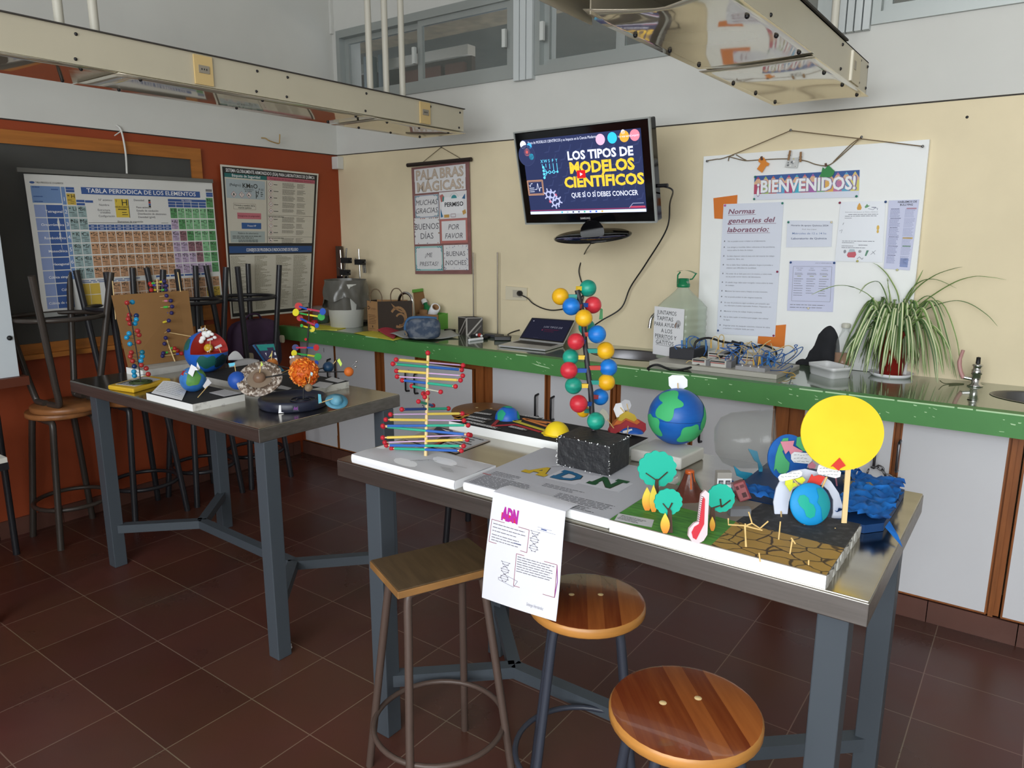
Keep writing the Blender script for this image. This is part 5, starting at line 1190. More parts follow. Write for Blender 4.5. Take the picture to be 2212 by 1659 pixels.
for i in range(16):
    u, v = R.uniform(.55, .95), R.uniform(.2, .9); q = [kp(u, v, .02)]
    for k in range(4): u += R.uniform(-.13, .13); v += R.uniform(-.25, .25); q.append(kp(min(max(u, .45), 1.05), min(max(v, .1), 1), R.uniform(.03, .10)))
    lead(q+[kp(min(max(u, .5), 1), .2, .02)], [BW, BW, YW2][i % 3])
for P_ in ([(1482, 740), (1490, 727), (1505, 729), (1512, 745), (1500, 752), (1490, 738), (1502, 728), (1518, 737)], [(1500, 760), (1505, 748), (1512, 738), (1523, 733), (1527, 752), (1520, 768)], [(1462, 755), (1458, 748), (1470, 745), (1485, 748)]): lead([at(x, y, dep(kp(.3, .6, .06))) for x, y in P_], BW)
for P_ in ([(1535, 740), (1542, 728), (1550, 730), (1552, 745), (1545, 762)], [(1552, 735), (1556, 724), (1563, 726), (1564, 740)], [(1482, 784), (1490, 779), (1505, 783), (1515, 772), (1525, 775), (1522, 788)], [(1600, 790), (1598, 765), (1606, 745), (1620, 742), (1630, 765), (1632, 775)], [(1640, 800), (1640, 760), (1650, 745), (1665, 735)]): lead([at(x, y, dep(kp(.5, .4, .05))) for x, y in P_], YW2)
lead([kp(.95, .3, .0), wz(1700, 805, .02), wz(1712, 806, .012), wz(1718, 812, .006), wz(1708, 815, .004)], YW); lead([kp(.9, .3, .0), wz(1690, 800, .06), wz(1712, 790, .03), wz(1700, 810, .005), wz(1697, 822, -.02)], BW)
def clip(x, y, m, d, dx=0, L=20): P = at(x, y, d); MB().tube([P, at(x+dx, y-L, d)], [.0038, .0045], m, 7).build('clip', root)
for x, y in ((1473, 757), (1483, 752), (1525, 757)): clip(x, y, BCL, dep(kp(.3, .6)), 0, 22)
for x, y in ((1536, 752), (1552, 755), (1562, 752)): clip(x, y, YW, dep(kp(.48, .7)), 0, 18)
for x, y, dx in ((1628, 792, 0), (1638, 790, 3), (1645, 790, -4)): clip(x, y, YW, dep(kp(.8, .3)), dx, 20)
for x, y, dx in ((1647, 792, -2), (1657, 788, 2), (1665, 795, -8), (1672, 792, 3), (1662, 780, 0)): clip(x, y, BCL, dep(kp(.86, .35)), dx, 20)
d0 = dep(kp(.45, .5, .05)); pw = thing('plug_cable', wz(1588, 780), 'thick black mains cable with a round plug lying over the circuit kit', 'cable')
bp = at(1600, 747, d0+.02); MB().ball(bp, .021, 'black', 16, 10).tube([bp, bp+RT*-.045+UP*.02], [.016, .008], 'black', 10).build('plug', pw)
MB().tube(smooth([wz(1403, 800, .002), wz(1400, 795, .01), wz(1420, 788, .03), at(1460, 800, d0-.1), at(1520, 785, d0-.05), at(1570, 765, d0), bp, at(1560, 738, d0), at(1530, 730, d0), at(1505, 737, d0), at(1500, 752, d0)], 7), .0055, 'black', 8).build('cord', pw)
MB().tube(smooth([bp+RT*.02, at(1625, 751, d0), at(1650, 746, d0), at(1675, 758, d0), at(1672, 775, d0), at(1640, 785, d0), at(1606, 762, d0), at(1590, 760, d0), at(1575, 772, d0)], 7), .005, 'black', 8).build('cord', pw)
# tub
def tub(name, corners, h, label, m, flare=1.12, cat='tub'):
    c = sum((V(p) for p in corners), V())/4; root = thing(name, c, label, cat); b = MB()
    def ring(s, z, inset=0):
        o = []
        for i in range(4):
            p, a, d = V(corners[i]), V(corners[i-1]), V(corners[(i+1) % 4])
            for k in range(5):
                t = k/4; q = .16; e0 = p.lerp(a, q); e1 = p.lerp(d, q); r_ = e0*(1-t)**2+p*2*t*(1-t)+e1*t*t; v = c+(r_-c)*s; o.append(V((v.x, v.y, c.z+z)))
        return o
    rings = [ring(.94, 0), ring(.98, .006), ring(flare-.03, h*.7), ring(flare+.01, h*.71), ring(flare+.03, h), ring(flare-.02, h), ring(flare-.05, h*.7), ring(.93, .008), ring(.5, .006)]
    n = 20; vs_ = sum(rings, []); b.add(vs_, [(i*n+j, i*n+(j+1) % n, (i+1)*n+(j+1) % n, (i+1)*n+j) for i in range(len(rings)-1) for j in range(n)], m, True)
    b.add(rings[0], [tuple(range(n-1, -1, -1))], m); b.add(rings[-1], [tuple(range(n))], m); b.build('tub_body', root); return root
pl = mt('#d9dadb', .35)
a = wz(1566, 772); c0 = V((ony(1610, 745, 3.64).x, 3.62, ZK))
tub('plastic_tub', [c0+V((-.10, -.07, 0)), c0+V((.10, -.07, 0)), c0+V((.10, .07, 0)), c0+V((-.10, .07, 0))], .085, 'white plastic tub behind the circuit kit under the laboratory rules', pl)
A, B_, C_ = wz(1745, 805), wz(1797, 820), wz(1840, 816)
cn = B_+(C_-B_)*2.3; tub('plastic_tray', [A, B_, B_+(C_-B_)*1.0+(B_-A)*0, A+(C_-B_)*1.0], .05, 'white plastic tray holding a half-full bottle beside the spider plant', pl, 1.05, 'tray')
# black fabric bag slumped against the board
mat('black_cloth', '#222327', .9, var=.2, vs=20)
A, B_ = wz(1718, 789), wz(1856, 798)
prof = [(0, .01), (.1, .05), (.16, .075), (.2, .145), (.27, .15), (.32, .205), (.5, .215), (.7, .205), (.9, .19), (1, .15)]
def ph(t):
    for (a, b_), (c, d) in zip(prof, prof[1:]):
        if t <= c: return b_+(d-b_)*(t-a)/(c-a)
    return .15
ax = B_-A; bk = V((-ax.y, ax.x, 0)).normalized()
def cl(u, v):
    h = ph(u); a = v*PI; k = .085*(.5+.5*math.sin(PI*u)); return A+ax*u+bk*(.045-k*math.cos(a)*.8+.02*math.sin(9*u))+V((0, 0, .002+h*math.sin(a)**.7*(1+.04*math.sin(14*u+3*v))))
tag(MB().grid(cl, 40, 16, 'black_cloth').build('cloth_bag'), 'black fabric bag slumped against the notice board behind the white tray', 'bag')
# bottle with amber liquid
P = wz(1819, 795, .008); r = mm(17.5, P)
root = thing('drink_bottle', P, 'clear plastic bottle with amber liquid standing in the white tray', 'bottle')
pf = [(0, 0), (r*.93, .002), (r, .012), (r, .085), (r*.93, .10), (r*.97, .115), (r*.85, .14), (r*.5, .172), (r*.42, .18), (r*.42, .20)]
MB().lathe(pf, P, 'clear_plastic', 24).build('bottle_body', root)
MB().lathe([(0, .004), (r*.92, .004), (r*.97, .014), (r*.97, .075), (0, .075)], P, mat('amber', '#a9681f', .1, alpha=.9), 24).build('liquid', root)
MB().lathe([(r*.5, .195), (r*.52, .197), (r*.52, .212), (r*.4, .216), (0, .216)], P, mt('#c9c7bb', .4), 16).build('cap', root)
# spider plant
P = wz(1924, 812); r0 = mm(25, P)
root = thing('spider_plant', P, 'big variegated spider plant in a red pot on a white saucer', 'plant')
MB().lathe([(0, 0), (r0*1.45, 0), (r0*1.75, .018), (r0*1.68, .018), (r0*1.4, .005), (0, .005)], P, 'paper', 28).build('saucer', root)
MB().lathe([(0, .006), (r0*.9, .006), (r0*1.28, .185), (r0*1.4, .187), (r0*1.4, .215), (r0*1.27, .215), (r0*1.2, .19), (0, .19)], P, mat('pot_red', '#9c2a22', .4), 28).build('pot', root)
MB().lathe([(r0*1.2, .195), (0, .2)], P, mt('#3b2c22', .9), 20).build('soil', root)
lgn, ldk, lcr = mat('leaf_green', '#6f8f4c', .5, var=.2, vs=12), mat('leaf_dark', '#4f7040', .5, var=.2, vs=12), mat('leaf_cream', '#d3d9b0', .5, var=.06, vs=12)
fb = MB(); R = random.Random(5)
def leaf(pts, wd, fade=1.0):
    pts = [V((p.x, min(p.y, YB-.06), max(p.z, ZK+.008))) for p in smooth(pts, 5)]; n = len(pts); rows = []
    for i, p in enumerate(pts):
        t = i/(n-1); d = (pts[min(i+1, n-1)]-pts[max(i-1, 0)]).normalized(); s_ = d.cross(V((R.uniform(-.08, .08), R.uniform(-.08, .08), 1))); s_ = s_.normalized() if s_.length > .05 else RT
        s_ = (s_*.6+RT*(.4 if s_.dot(RT) > 0 else -.4)).normalized()
        wv = wd*min(1, .45+2.2*t)*(1-t**3)**.8+.0006; nn = d.cross(s_)
        rows.append([p-s_*wv+nn*wv*.4, p-s_*wv*.42, p+s_*wv*.42, p+s_*wv+nn*wv*.4])
    for c, m in ((0, lgn if R.random() < .6 else ldk), (1, lcr), (2, ldk if R.random() < .5 else lgn)):
        fb.add([q for row in rows for q in (row[c], row[c+1])], [(2*i, 2*i+1, 2*i+3, 2*i+2) for i in range(n-1)], m, True)
T_ = P+V((0, 0, .20)); dP = dep(T_)
for L in ([(1925, 715), (1955, 660), (1985, 620), (2030, 590), (2075, 575), (2090, 573)], [(1930, 720), (1985, 660), (2060, 610), (2110, 592), (2150, 592), (2182, 597)], [(1930, 722), (2000, 668), (2060, 645), (2100, 647), (2140, 670), (2162, 694)], [(1915, 715), (1945, 650), (1925, 600), (1900, 575), (1885, 568)], [(1915, 720), (1890, 650), (1850, 622), (1810, 616), (1775, 626), (1752, 637)],
          [(1920, 715), (1918, 650), (1905, 615), (1890, 607), (1870, 615), (1856, 634)], [(1928, 712), (1925, 650), (1920, 620), (1917, 600)], [(1930, 715), (1960, 640), (1995, 605), (2035, 600), (2078, 617)], [(1930, 720), (1975, 660), (2010, 635), (2035, 650), (2050, 680)], [(1926, 716), (1960, 650), (1990, 600), (2003, 580)]):
    z = R.uniform(-.05, .03); n = len(L); leaf([at(x, y, dP+z*i/n) for i, (x, y) in enumerate(L)], .0065)
for i in range(118):
    a = 2*PI*i/118*5+R.uniform(-.2, .2); rr = R.uniform(.10, .30) if i % 4 else R.uniform(.06, .14); hh = R.uniform(.02, .15); dirv = V((math.cos(a), math.sin(a), 0))
    if dirv.y > .25: rr = min(rr, .13/max(dirv.y, .3))
    if dirv.x < -.3: rr = min(rr, .22)
    zend = max(-.19, R.uniform(-.24, -.04)-.25*max(0, rr-.1)); s0 = dirv*R.uniform(.0, .05)
    pts = [T_+s0-V((0, 0, .01)), T_+s0+dirv*rr*.25+V((0, 0, hh*.8)), T_+dirv*rr*.6+V((0, 0, hh)), T_+dirv*rr*.88+V((0, 0, hh*.3+zend*.35)), T_+dirv*rr*(1+R.uniform(-.04, .08))+V((0, 0, zend))]
    leaf(pts, R.uniform(.0065, .0115))
fb.build('foliage', root)
gas_tap(wz(2106, 834), 'chrome gas tap with a reddish lever at the right end of the worktop', mt('#b98a86', .4))
tag(MB().tube(smooth([wz(2030, 822, .02), wz(2040, 828, .004), wz(2065, 828, .002), wz(2082, 829, .002), wz(2060, 831, .002), wz(2050, 832, .002)], 6), .0018, mt('#54593c', .6), 5).build('dry_runner'), 'thin dry plant runner curled on the worktop by the chrome gas tap', 'plant runner')
# ------------------------------------------------------------------ models on the table by the orange wall
ZT1 = .92
def t1(x, y, dz=0): return onz(x, y, ZT1+dz)
def patch(b, c, r, d, ang, m, seed=0, n=22, wob=.3, lift=1.008):
    'irregular land patch lying on a ball'
    R = random.Random(seed); d = V(d).normalized(); u = d.orthogonal().normalized(); w_ = d.cross(u); ph_ = [R.uniform(0, 6.28) for _ in range(3)]; vs_ = [c+d*r*lift]; rings = 4
    for k in range(1, rings+1):
        for j in range(n):
            a = 2*PI*j/n; t = ang*(1+wob*(.5*math.sin(2*a+ph_[0])+.35*math.sin(3*a+ph_[1])+.3*math.sin(5*a+ph_[2])))*k/rings
            vs_.append(c+(d*math.cos(t)+(u*math.cos(a)+w_*math.sin(a))*math.sin(t))*r*lift)
    fs = [(0, 1+j, 1+(j+1) % n) for j in range(n)]
    for k in range(rings-1): fs += [(1+k*n+j, 1+(k+1)*n+j, 1+(k+1)*n+(j+1) % n, 1+k*n+(j+1) % n) for j in range(n)]
    b.add(vs_, fs, m, True); return b
def flag(root, a, tip, pts, d, m, name='flag', r=.0016):
    MB().tube([a, tip], r, 'pick', 6).build('toothpick', root)
    MB().prism([at(x, y, d) for x, y in pts], FW*.0012, m).build(name, root)
k_ = lambda x0, y0, s: (lambda x, y: (x0+x*s, y0+y*s))
# DNA model with a cardboard backing
D1 = k_(220, 590, .12658); D3 = k_(200, 740, .12658)
x0, x1, yA, yB = -3.61, -3.455, 1.735, 2.085
root = thing('dna_model', ((x0+x1)/2, (yA+yB)/2, ZT1), 'skewer DNA model before an upright brown cardboard sheet', 'DNA model')
MB().box((x0, yA, ZT1), (x1, yB, ZT1+.031), mat('foam_painted', '#a7a6a2', .7, col2='#c4c2bd', vs=14)).box((x0, yA-.004, ZT1), (x1, yA, ZT1+.031), 'foam').build('foam_base', root)
zb = ZT1+.032; b1, b2 = V((x0+.012, yA+.0, zb)), V((x0+.03, yB+.0, zb))
s1 = at(240, 638, dep(b1)); s2 = at(406, 627, dep(b2))
MB().prism([b1, b2, s2, s1], V((.004, 0, 0)), mat('cardboard_sheet', '#8a653c', .85, var=.06, vs=5)).build('cardboard_backing', root)
for a, c in (((250, 690), (243, 607)), ((390, 630), (384, 588))): MB().tube([at(*a, dep(b1)+.01), at(*c, dep(b1)+.01)], .0025, 'skewer', 6).build('prop_stick', root)
dB = dep(onz(378, 781, zb)); pole = [(339, 603), (341, 640), (344, 680), (353, 715), (378, 781)]
MB().tube([at(x, y, dB) for x, y in pole], .0032, 'skewer', 8).tube([at(345, 678, dB), at(347, 700, dB)], .007, 'paper', 8).build('skewer', root)
def polx(y):
    for (a, b_), (c, d) in zip(pole, pole[1:]):
        if y <= d: return a+(c-a)*(y-b_)/(d-b_)
    return pole[-1][0]
RD, PU = mat('bead_red', '#a8221f', .4), mat('bead_purple', '#2a2660', .4)
TAGC = dict(g='#4fc24f', y='#dccb3c', b='#3b4aa8', p='#d67f9c', m='#6a4a6a')
def rung(red, blu, t1_=None, t2_=None, sgn=1):
    r_ = D1(*red); b_ = D1(*blu); dd = mm(12, at(*r_, dB))*sgn; A = at(*r_, dB+dd); B_ = at(*b_, dB-dd)
    q = MB().tube([A, B_], .0014, 'skewer', 6)
    for t, u in ((t1_, .22), (t2_, .78)):
        if t: q.tube([A.lerp(B_, u-.07), A.lerp(B_, u+.07)], .0055, TAGC[t], 8)
    q.build('rung', root); MB().ball(A, mm(4.6, A), RD, 12, 8).build('bead', root); MB().ball(B_, mm(4.4, B_), PU, 12, 8).build('bead', root)
for a in (((825, 180), (1065, 140), 'g', 'y', 1), ((840, 205), (1100, 215), 'b', 'm', 1), ((845, 290), (1095, 285), 'y', 'g', -1), ((855, 410), (1105, 385)), ((795, 490), (1175, 470), 'b', 'p', -1), ((730, 610), (1200, 570), 'y', 'g', 1), ((775, 685), (1190, 680), 'p', 'b', -1), ((830, 910), (1145, 810), 'g', 'y', 1), ((965, 1085), (1140, 980)), ((1085, 1165), (1070, 1205)), ((1180, 1220), (1090, 1105)), ((1245, 1285), (1045, 1270), 'g', 'y', -1), ((1290, 1320), (1050, 1365), 'y', 'g', 1), ((1360, 1370), (1035, 1415), 'b', None, 1)): rung(*a)
for xy, m in (((1435, 1470), RD), ((925, 1530), PU)): p = onz(*D1(*xy), zb); MB().ball(p+V((0, 0, .010)), .0095, m, 12, 8).build('bead', root)
p = D1(850, 960); q = D1(1525, 1080); MB().tube([at(*p, dB), at(*q, dB+.02)], .002, 'skewer', 6).build('loose_skewer', root)
# DNA model on the yellow base
A, Fp, Rp = t1(232, 832, .02), t1(288, 840, .02), t1(369, 817, .02); Bp = A+Rp-Fp
root = thing('dna_model', (A+Rp)/2-V((0, 0, .02)), 'wire DNA model of red and blue beads on a yellow slab', 'DNA model')
ys = mat('yellow_slab', '#d9ae2a', .4, var=.12, vs=8)
MB().hexa([p-V((0, 0, .02)) for p in (A, Fp, Rp, Bp)], [A, Fp, Rp, Bp], ys).build('base', root, bevel=.006)
s = Sheet(*[p+V((0, 0, .0012)) for p in (A.lerp(Rp, .12), A.lerp(Rp, .12)+(Rp-Fp)*.75, Fp.lerp(Bp, .15)+(Rp-Fp)*.68, Fp.lerp(Bp, .15))], 1, .4, 'paper_grey', .001, toward=V((0, 0, 9))); s.words(.05, .06, .95, 5, .06, .02, 'ink', 3).rect(.02, .02, .5, .05, 'black'); s.build('label_sheet', root)
c = t1(304, 826, .024); b = MB()
for i in range(5): b.tube([c+V(((.022+.006*i)*math.cos(t), (.022+.006*i)*math.sin(t), .003*(i % 2)+.002)) for t in [2*PI*j/24 for j in range(24)]], .0028, mt('#3b4a26', .5), 5, closed=True)
b.build('wire_coil', root)
dY = dep(c); pole = [(274, 654.5), (279.5, 672), (286, 704), (291, 735.6), (296, 765), (301, 797.6), (304, 826)]
MB().tube([at(x, y, dY) for x, y in pole], .0028, 'black', 6).build('wire_spine', root)
RB, BB, BD, BT = mat('bead_gloss_red', '#a5302c', .15), mat('bead_gloss_blue', '#2390c0', .12), mat('bead_gloss_navy', '#16305f', .15), mat('bead_gloss_teal', '#146a80', .15)
k = 0
for xy, m in [(D1(*p), RB) for p in ((430, 505), (470, 715), (450, 785), (480, 860), (610, 985), (635, 1055), (630, 1175), (505, 1355), (485, 1420), (525, 1500), (675, 1570))]+[(D3(915, 440), RB), (D3(950, 540), RB)]+[(D1(*p), BB) for p in ((520, 495), (590, 790), (565, 860), (465, 1030), (425, 1100), (480, 1210), (690, 1420), (670, 1495))]+[(D1(590, 725), BD), (D1(690, 1350), BT), (D1(555, 1590), BD), (D3(705, 495), BB), (D3(715, 565), BB)]:
    px = polx(xy[1]); dx = xy[0]-px; dd = mm(math.sqrt(max(0, 16**2-dx*dx)), c)*(1 if k % 2 else -1)*.7; k += 1
    B_ = at(*xy, dY+dd); MB().ball(B_, mm(5.4, B_), m, 14, 9).build('bead', root); MB().tube([B_, at(px, xy[1]+2, dY)], .001, 'black', 5).build('wire_arm', root)
# black board with sheets and the small globe
zA = ZT1+.03
root = thing('model_board', (-2.79, 1.6, ZT1), 'black topped foam board with two small text sheets at the table front edge', 'board')
mat('foam_edge', '#d9d8d3', .8, col2='#8d8b86', vs=30, sharp=(.55, .75))
def foamboard(root, x0, x1, y0, y1, z0, z1, top='black_matt', front='foam', side='foam_edge'):
    b = MB().box((x0, y0, z0), (x1, y1, z1-.002), front); b.box((x0, y0, z1-.002), (x1, y1, z1), top); b.box((x1, y0+.0, z0), (x1+.0015, y1, z1-.002), side); return b.build('board', root)
foamboard(root, -2.965, -2.62, 1.492, 1.722, ZT1, zA)
def lines_(s): s.words(.08, .1, .92, 7, s.h*.11, s.h*.02, 'print_grey', 5, .15)
q = [onz(x, y, zA+.002) for x, y in ((353, 829), (406, 838), (393, 865), (327, 849))]
s = Sheet(*q, 1, .8, 'paper', .001, bend=lambda a, b_: .012*(1-a)*(1-b_)+.01*abs(math.sin(3*a))*(1-b_)+.001, toward=V((0, 0, 9))); lines_(s); s.build('text_sheet', root)
s = Sheet(*[onz(x, y, zA+.0015) for x, y in ((485, 841), (521, 849), (484, 856), (452, 848))], 1, .8, 'paper_grey', .001, toward=V((0, 0, 9))); lines_(s); s.build('text_sheet', root)
P = onz(419, 846, zA); r = mm(27, P); c = P+V((0, 0, r))
root = thing('small_globe', P, 'small painted globe with a red wedge and white flags on the black board', 'globe')
oc = mat('ocean_light', '#3f86c9', .45, col2='#2a5fa8', vs=18); lnd = mat('land_green', '#3f7d3a', .55, col2='#6ba04c', vs=20)
b = MB().ball(c, r, oc, 28, 18); b.build('ball', root)
cam_ = -FW
b = MB(); patch(b, c, r, cam_*.9+RT*.45+UP*.1, .62, lnd, 1); patch(b, c, r, UP*.6+RT*.6, .5, lnd, 4); b.build('land', root)
b = MB(); patch(b, c, r, cam_*.7-RT*.55+UP*.55, .36, mat('wedge_red', '#a32018', .5), 3, 4, .05, 1.012); b.build('cut_wedge', root)
dg_ = dep(c)-r
flag(root, c+(cam_*.6-RT*.5+UP*.55)*r, at(404, 808, dg_), [(413, 787), (423, 793), (428, 800), (421, 800), (416, 814), (406, 806)], dg_, 'paper'); flag(root, onz(427, 859, zA), at(448, 835, dg_-.01), [(449, 817), (457, 827), (443, 840), (438, 834)], dg_-.01, 'paper_grey')
MB().prism([at(x, y, dg_+.02) for x, y in ((426, 782), (432, 795), (430, 800), (424, 797))], FW*.001, 'paper').build('flag', root)
# big earth cut open
zB = ZT1+.03; YBD = (1.79, 2.156)
root = thing('model_board', (-2.8, 1.97, ZT1), 'large black board with printed strips at the back of the solar system table', 'board')
foamboard(root, -3.20, -2.477, 1.835, 2.156, ZT1, zB, 'black_matt', 'foam_grey')
for pts in (((673, 833), (690, 824), (720, 828), (704, 838)), ((702, 820), (716, 814), (745, 822), (730, 826)), ((597, 838), (607, 832), (630, 838), (622, 842))): MB().prism([onz(x, y, zB+.0015) for x, y in pts], V((0, 0, -.001)), 'paper_grey').build('text_strip', root)
P = onz(449, 803, zB); r = mm(44, P); c = P+V((0, 0, r))
root = thing('cut_globe', P, 'large blue and green globe cut open to a red core with cotton clouds', 'globe')
OB, LG = mat('ocean_blue', '#1f62c4', .4, var=.1, vs=10), mat('land_teal', '#1f5f58', .5); CR = mat('core_red', '#a8241c', .5)
hd = V((cam_.x, cam_.y, 0)).normalized(); hr = V((RT.x, RT.y, 0)).normalized()
az0, az1 = math.radians(-22), math.radians(115)
def dirz(a): return hd*math.cos(a)+hr*math.sin(a)
b = MB(); nS, nR = 48, 24; vs_ = []; fs = []; mm_ = []
for i in range(nR+1):
    t = PI*i/nR
    for j in range(nS): a = az0+(az1-az0)*j/16 if j <= 16 else az1+(2*PI-az1+az0)*(j-16)/(nS-16); vs_.append(c+(dirz(a)*math.sin(t)+V((0, 0, 1))*math.cos(t))*r)
for i in range(nR):
    for j in range(nS):
        if not (i < 12 and j < 16): fs.append((i*nS+j, (i+1)*nS+j, (i+1)*nS+(j+1) % nS, i*nS+(j+1) % nS))
b.add(vs_, fs, OB, True); b.build('ball', root)
b = MB()
for a in (az0, az1): b.poly([c]+[c+(dirz(a)*math.sin(t)+V((0, 0, 1))*math.cos(t))*r for t in [PI/2*i/14 for i in range(15)]], CR)
b.poly([c]+[c+dirz(az0+(az1-az0)*i/20)*r for i in range(21)], CR); b.build('cut_face', root)
b = MB(); patch(b, c, r, -hr*.8+hd*.55+UP*.38, .42, LG, 7, 24, .4); patch(b, c, r, hr*.35+hd*.8-UP*.42, .40, LG, 9, 24, .3); patch(b, c, r, hr*.95+hd*.25-UP*.45, .38, mt('#12323a', .5), 12); b.build('land', root)
MB().ball(c+dirz(math.radians(55))*r*.22+V((0, 0, r*.2)), r*.21, mat('core_yellow', '#c9a52c', .4), 16, 10).build('core_ball', root)
b = MB()
for x, y, q in ((434, 737, 6), (438, 731, 6), (443, 721, 7), (448, 724, 6), (452, 718, 5), (458, 722, 4), (464, 729, 4)): b.ball(at(x, y, dep(c)-r*.35), mm(q, c), 'foam', 10, 7, (1.2, 1, .9))
b.build('cotton_cloud', root)
dc = dep(c)-r*.3
for a, t, pts in (((438, 722), (434, 706), ((427, 712), (441, 708), (442, 713), (428, 717))), ((445, 722), (443, 703), ((441, 706), (449, 712), (444, 714))), ((454, 748), (454, 736), ((447, 733), (459, 729), (460, 734), (448, 737))), ((478, 763), (472, 750), ((463, 750), (477, 743), (480, 748), (466, 754))), ((453, 772), (453, 757), ((445, 757), (455, 750), (456, 756), (448, 761)))): flag(root, at(*a, dc), at(*t, dc), pts, dc, 'paper_grey', 'name_tag')
# paper scraps, leaflet card at the back
P = onz(520, 775, zB)
tag(MB().grid(lambda u, v: at(490+70*u, 792-14*u+12*v-10*math.sin(PI*u)*(1-v), dep(P)+.05*(1-v)), 10, 4, 'paper_grey').build('curled_sheet', solid=.001), 'long curled grey sheet at the back of the black board beside the cut globe', 'paper')
tag(MB().grid(lambda u, v: at(493+38*u, 776-18*math.sin(PI*min(1, u+.1))*(1-v)+2*v, dep(P)+.07), 10, 4, 'paper').build('curled_sheet', solid=.001), 'small white curled sheet with a sketch behind the cut globe', 'paper')
d5 = dep(onz(590, 800, zB))+.03
root = thing('folded_card', at(580, 796, d5), 'small folded teal and white card standing behind the solar system model', 'card')
cs = [at(x, y, d) for x, y, d in ((549, 744, d5-.03), (592, 742, d5+.02), (603, 792, d5+.02), (583, 794, d5-.02))]
s = Sheet(cs[0], cs[1], cs[2], cs[3], 1, 1, mt('#2f2a4a', .5), .002); s.rect(.08, .02, .98, .28, mt('#1f7f78', .4)).rect(.3, .38, .97, .5, 'paper').rect(.45, .62, .97, .74, 'paper'); s.build('front', root)
MB().prism([cs[0], cs[3], at(576, 790, d5-.05), at(545, 746, d5-.05)], FW*.002, mt('#2f74b8', .2)).build('glossy_side', root)
# solar system model
P = t1(634, 876); rp = mm(72, P)
root = thing('solar_system_model', P, 'solar system model with a crinkled orange paper sun over a round dark base', 'solar system model')
dk = mat('night_paint', '#1f2333', .35, var=.35, vs=14, bump=.2, bs=30)
MB().lathe([(0, 0), (rp*.96, 0), (rp, .006), (rp, .034), (rp*.95, .040), (rp*.88, .038), (rp*.86, .032), (0, .032)], P, dk, 56).build('base', root)
cR = onz(655, 862, ZT1+.034); b = MB()
for q in (.2, .36): b.tube([cR+V((rp*q*math.cos(2*PI*i/32), rp*q*math.sin(2*PI*i/32), 0)) for i in range(32)], .0022, dk, 6, closed=True)
b.build('ripple_ring', root)
dS = dep(cR); sun = at(657, 804, dS); rs = mm(31, sun)
MB().tube([cR, sun], .002, 'black', 6).build('post', root)
OR1, OR2 = mat('sun_orange', '#e0701a', .5, col2='#c24a10', vs=40), mat('sun_orange_pale', '#ee9a33', .5); R = random.Random(9)  # second, paler orange goes to randomly chosen paper flakes
b = MB().ball(sun, rs*.93, OR1, 40, 26, fn=lambda t, a: 1+.05*math.sin(13*a+5*t)*math.sin(11*t)+.03*math.sin(23*a)*math.sin(19*t))
for i in range(420):
    t = math.acos(R.uniform(-1, 1)); a = R.uniform(0, 2*PI); n = V((math.sin(t)*math.cos(a), math.sin(t)*math.sin(a), math.cos(t))); u = n.orthogonal().normalized(); v = n.cross(u); an = R.uniform(0, PI); d = u*math.cos(an)+v*math.sin(an); e = n.cross(d)
    p = sun+n*rs*.93; L = rs*R.uniform(.10, .22); w2 = rs*.05
    b.add([p-d*L, p+e*w2+n*rs*.02, p+d*L, p+n*rs*R.uniform(.08, .16)], [(0, 1, 3), (1, 2, 3), (2, 0, 3)], OR2 if R.random() < .35 else OR1)
b.build('sun', root)
def planet(x, y, pr, m, dd=0, arm=True, name='planet'):
    c = at(x, y, dS+dd); 
    if arm: MB().tube([sun+(c-sun).normalized()*rs*.9, c], .0022, 'black', 6).build('arm', root)
    MB().ball(c, mm(pr, c), m, 20, 13).build(name, root); return c
planet(753.5, 803, 10.3, mat('mars', '#cf6a25', .6), .06); planet(709, 793, 11.8, mat('uranus', '#14284a', .45, col2='#1f4a6a', vs=30), .09); planet(666.6, 837.5, 8.6, mat('mercury', '#8d775c', .5, var=.2, vs=60), -.13)
cb_ = planet(641, 782, 15, mat('venus', '#b58f74', .6, col2='#8f6a55', vs=25), .16); planet(588, 786, 12.5, mat('jupiter', '#cf8a35', .5, col2='#a8562a', vs=20), .14)
cd_ = planet(513, 822, 20, mat('neptune', '#1d4fa8', .5), .03, True)
cs_ = at(561, 818, dS+.02); MB().tube([sun-RT*rs*.8, cs_], .0022, 'black', 6).build('arm', root)
nrm = (cam_*.78+UP*.62+RT*.05).normalized(); Mr = nrm.to_track_quat('Z', 'Y').to_matrix(); r1 = mm(48, cs_)
b = MB(); R = random.Random(12); rg = mat('ring_glitter', '#6d5c4f', .35, col2='#cfc5ba', vs=75, sharp=(.46, .6)); rgm = mat('ring_satin', '#857565', .3)
b.lathe([(r1*.55, -.003), (r1, -.003), (r1*1.0, .003), (r1*.55, .003), (r1*.55, -.003)], cs_, rg, 56, Mr); b.lathe([(r1*.56, .0025), (0, .0025)], cs_, rgm, 40, Mr)
for i in range(260):
    a = R.uniform(0, 2*PI); q = r1*R.uniform(.58, .99); p = cs_+Mr @ V((q*math.cos(a), q*math.sin(a), .003)); b.ball(p, R.uniform(.0018, .0042), rg, 5, 3)
b.build('ringed_planet_disc', root); MB().ball(cs_+nrm*.006, r1*.28, mat('saturn', '#7d6350', .35, var=.15, vs=20), 24, 14).build('planet', root)
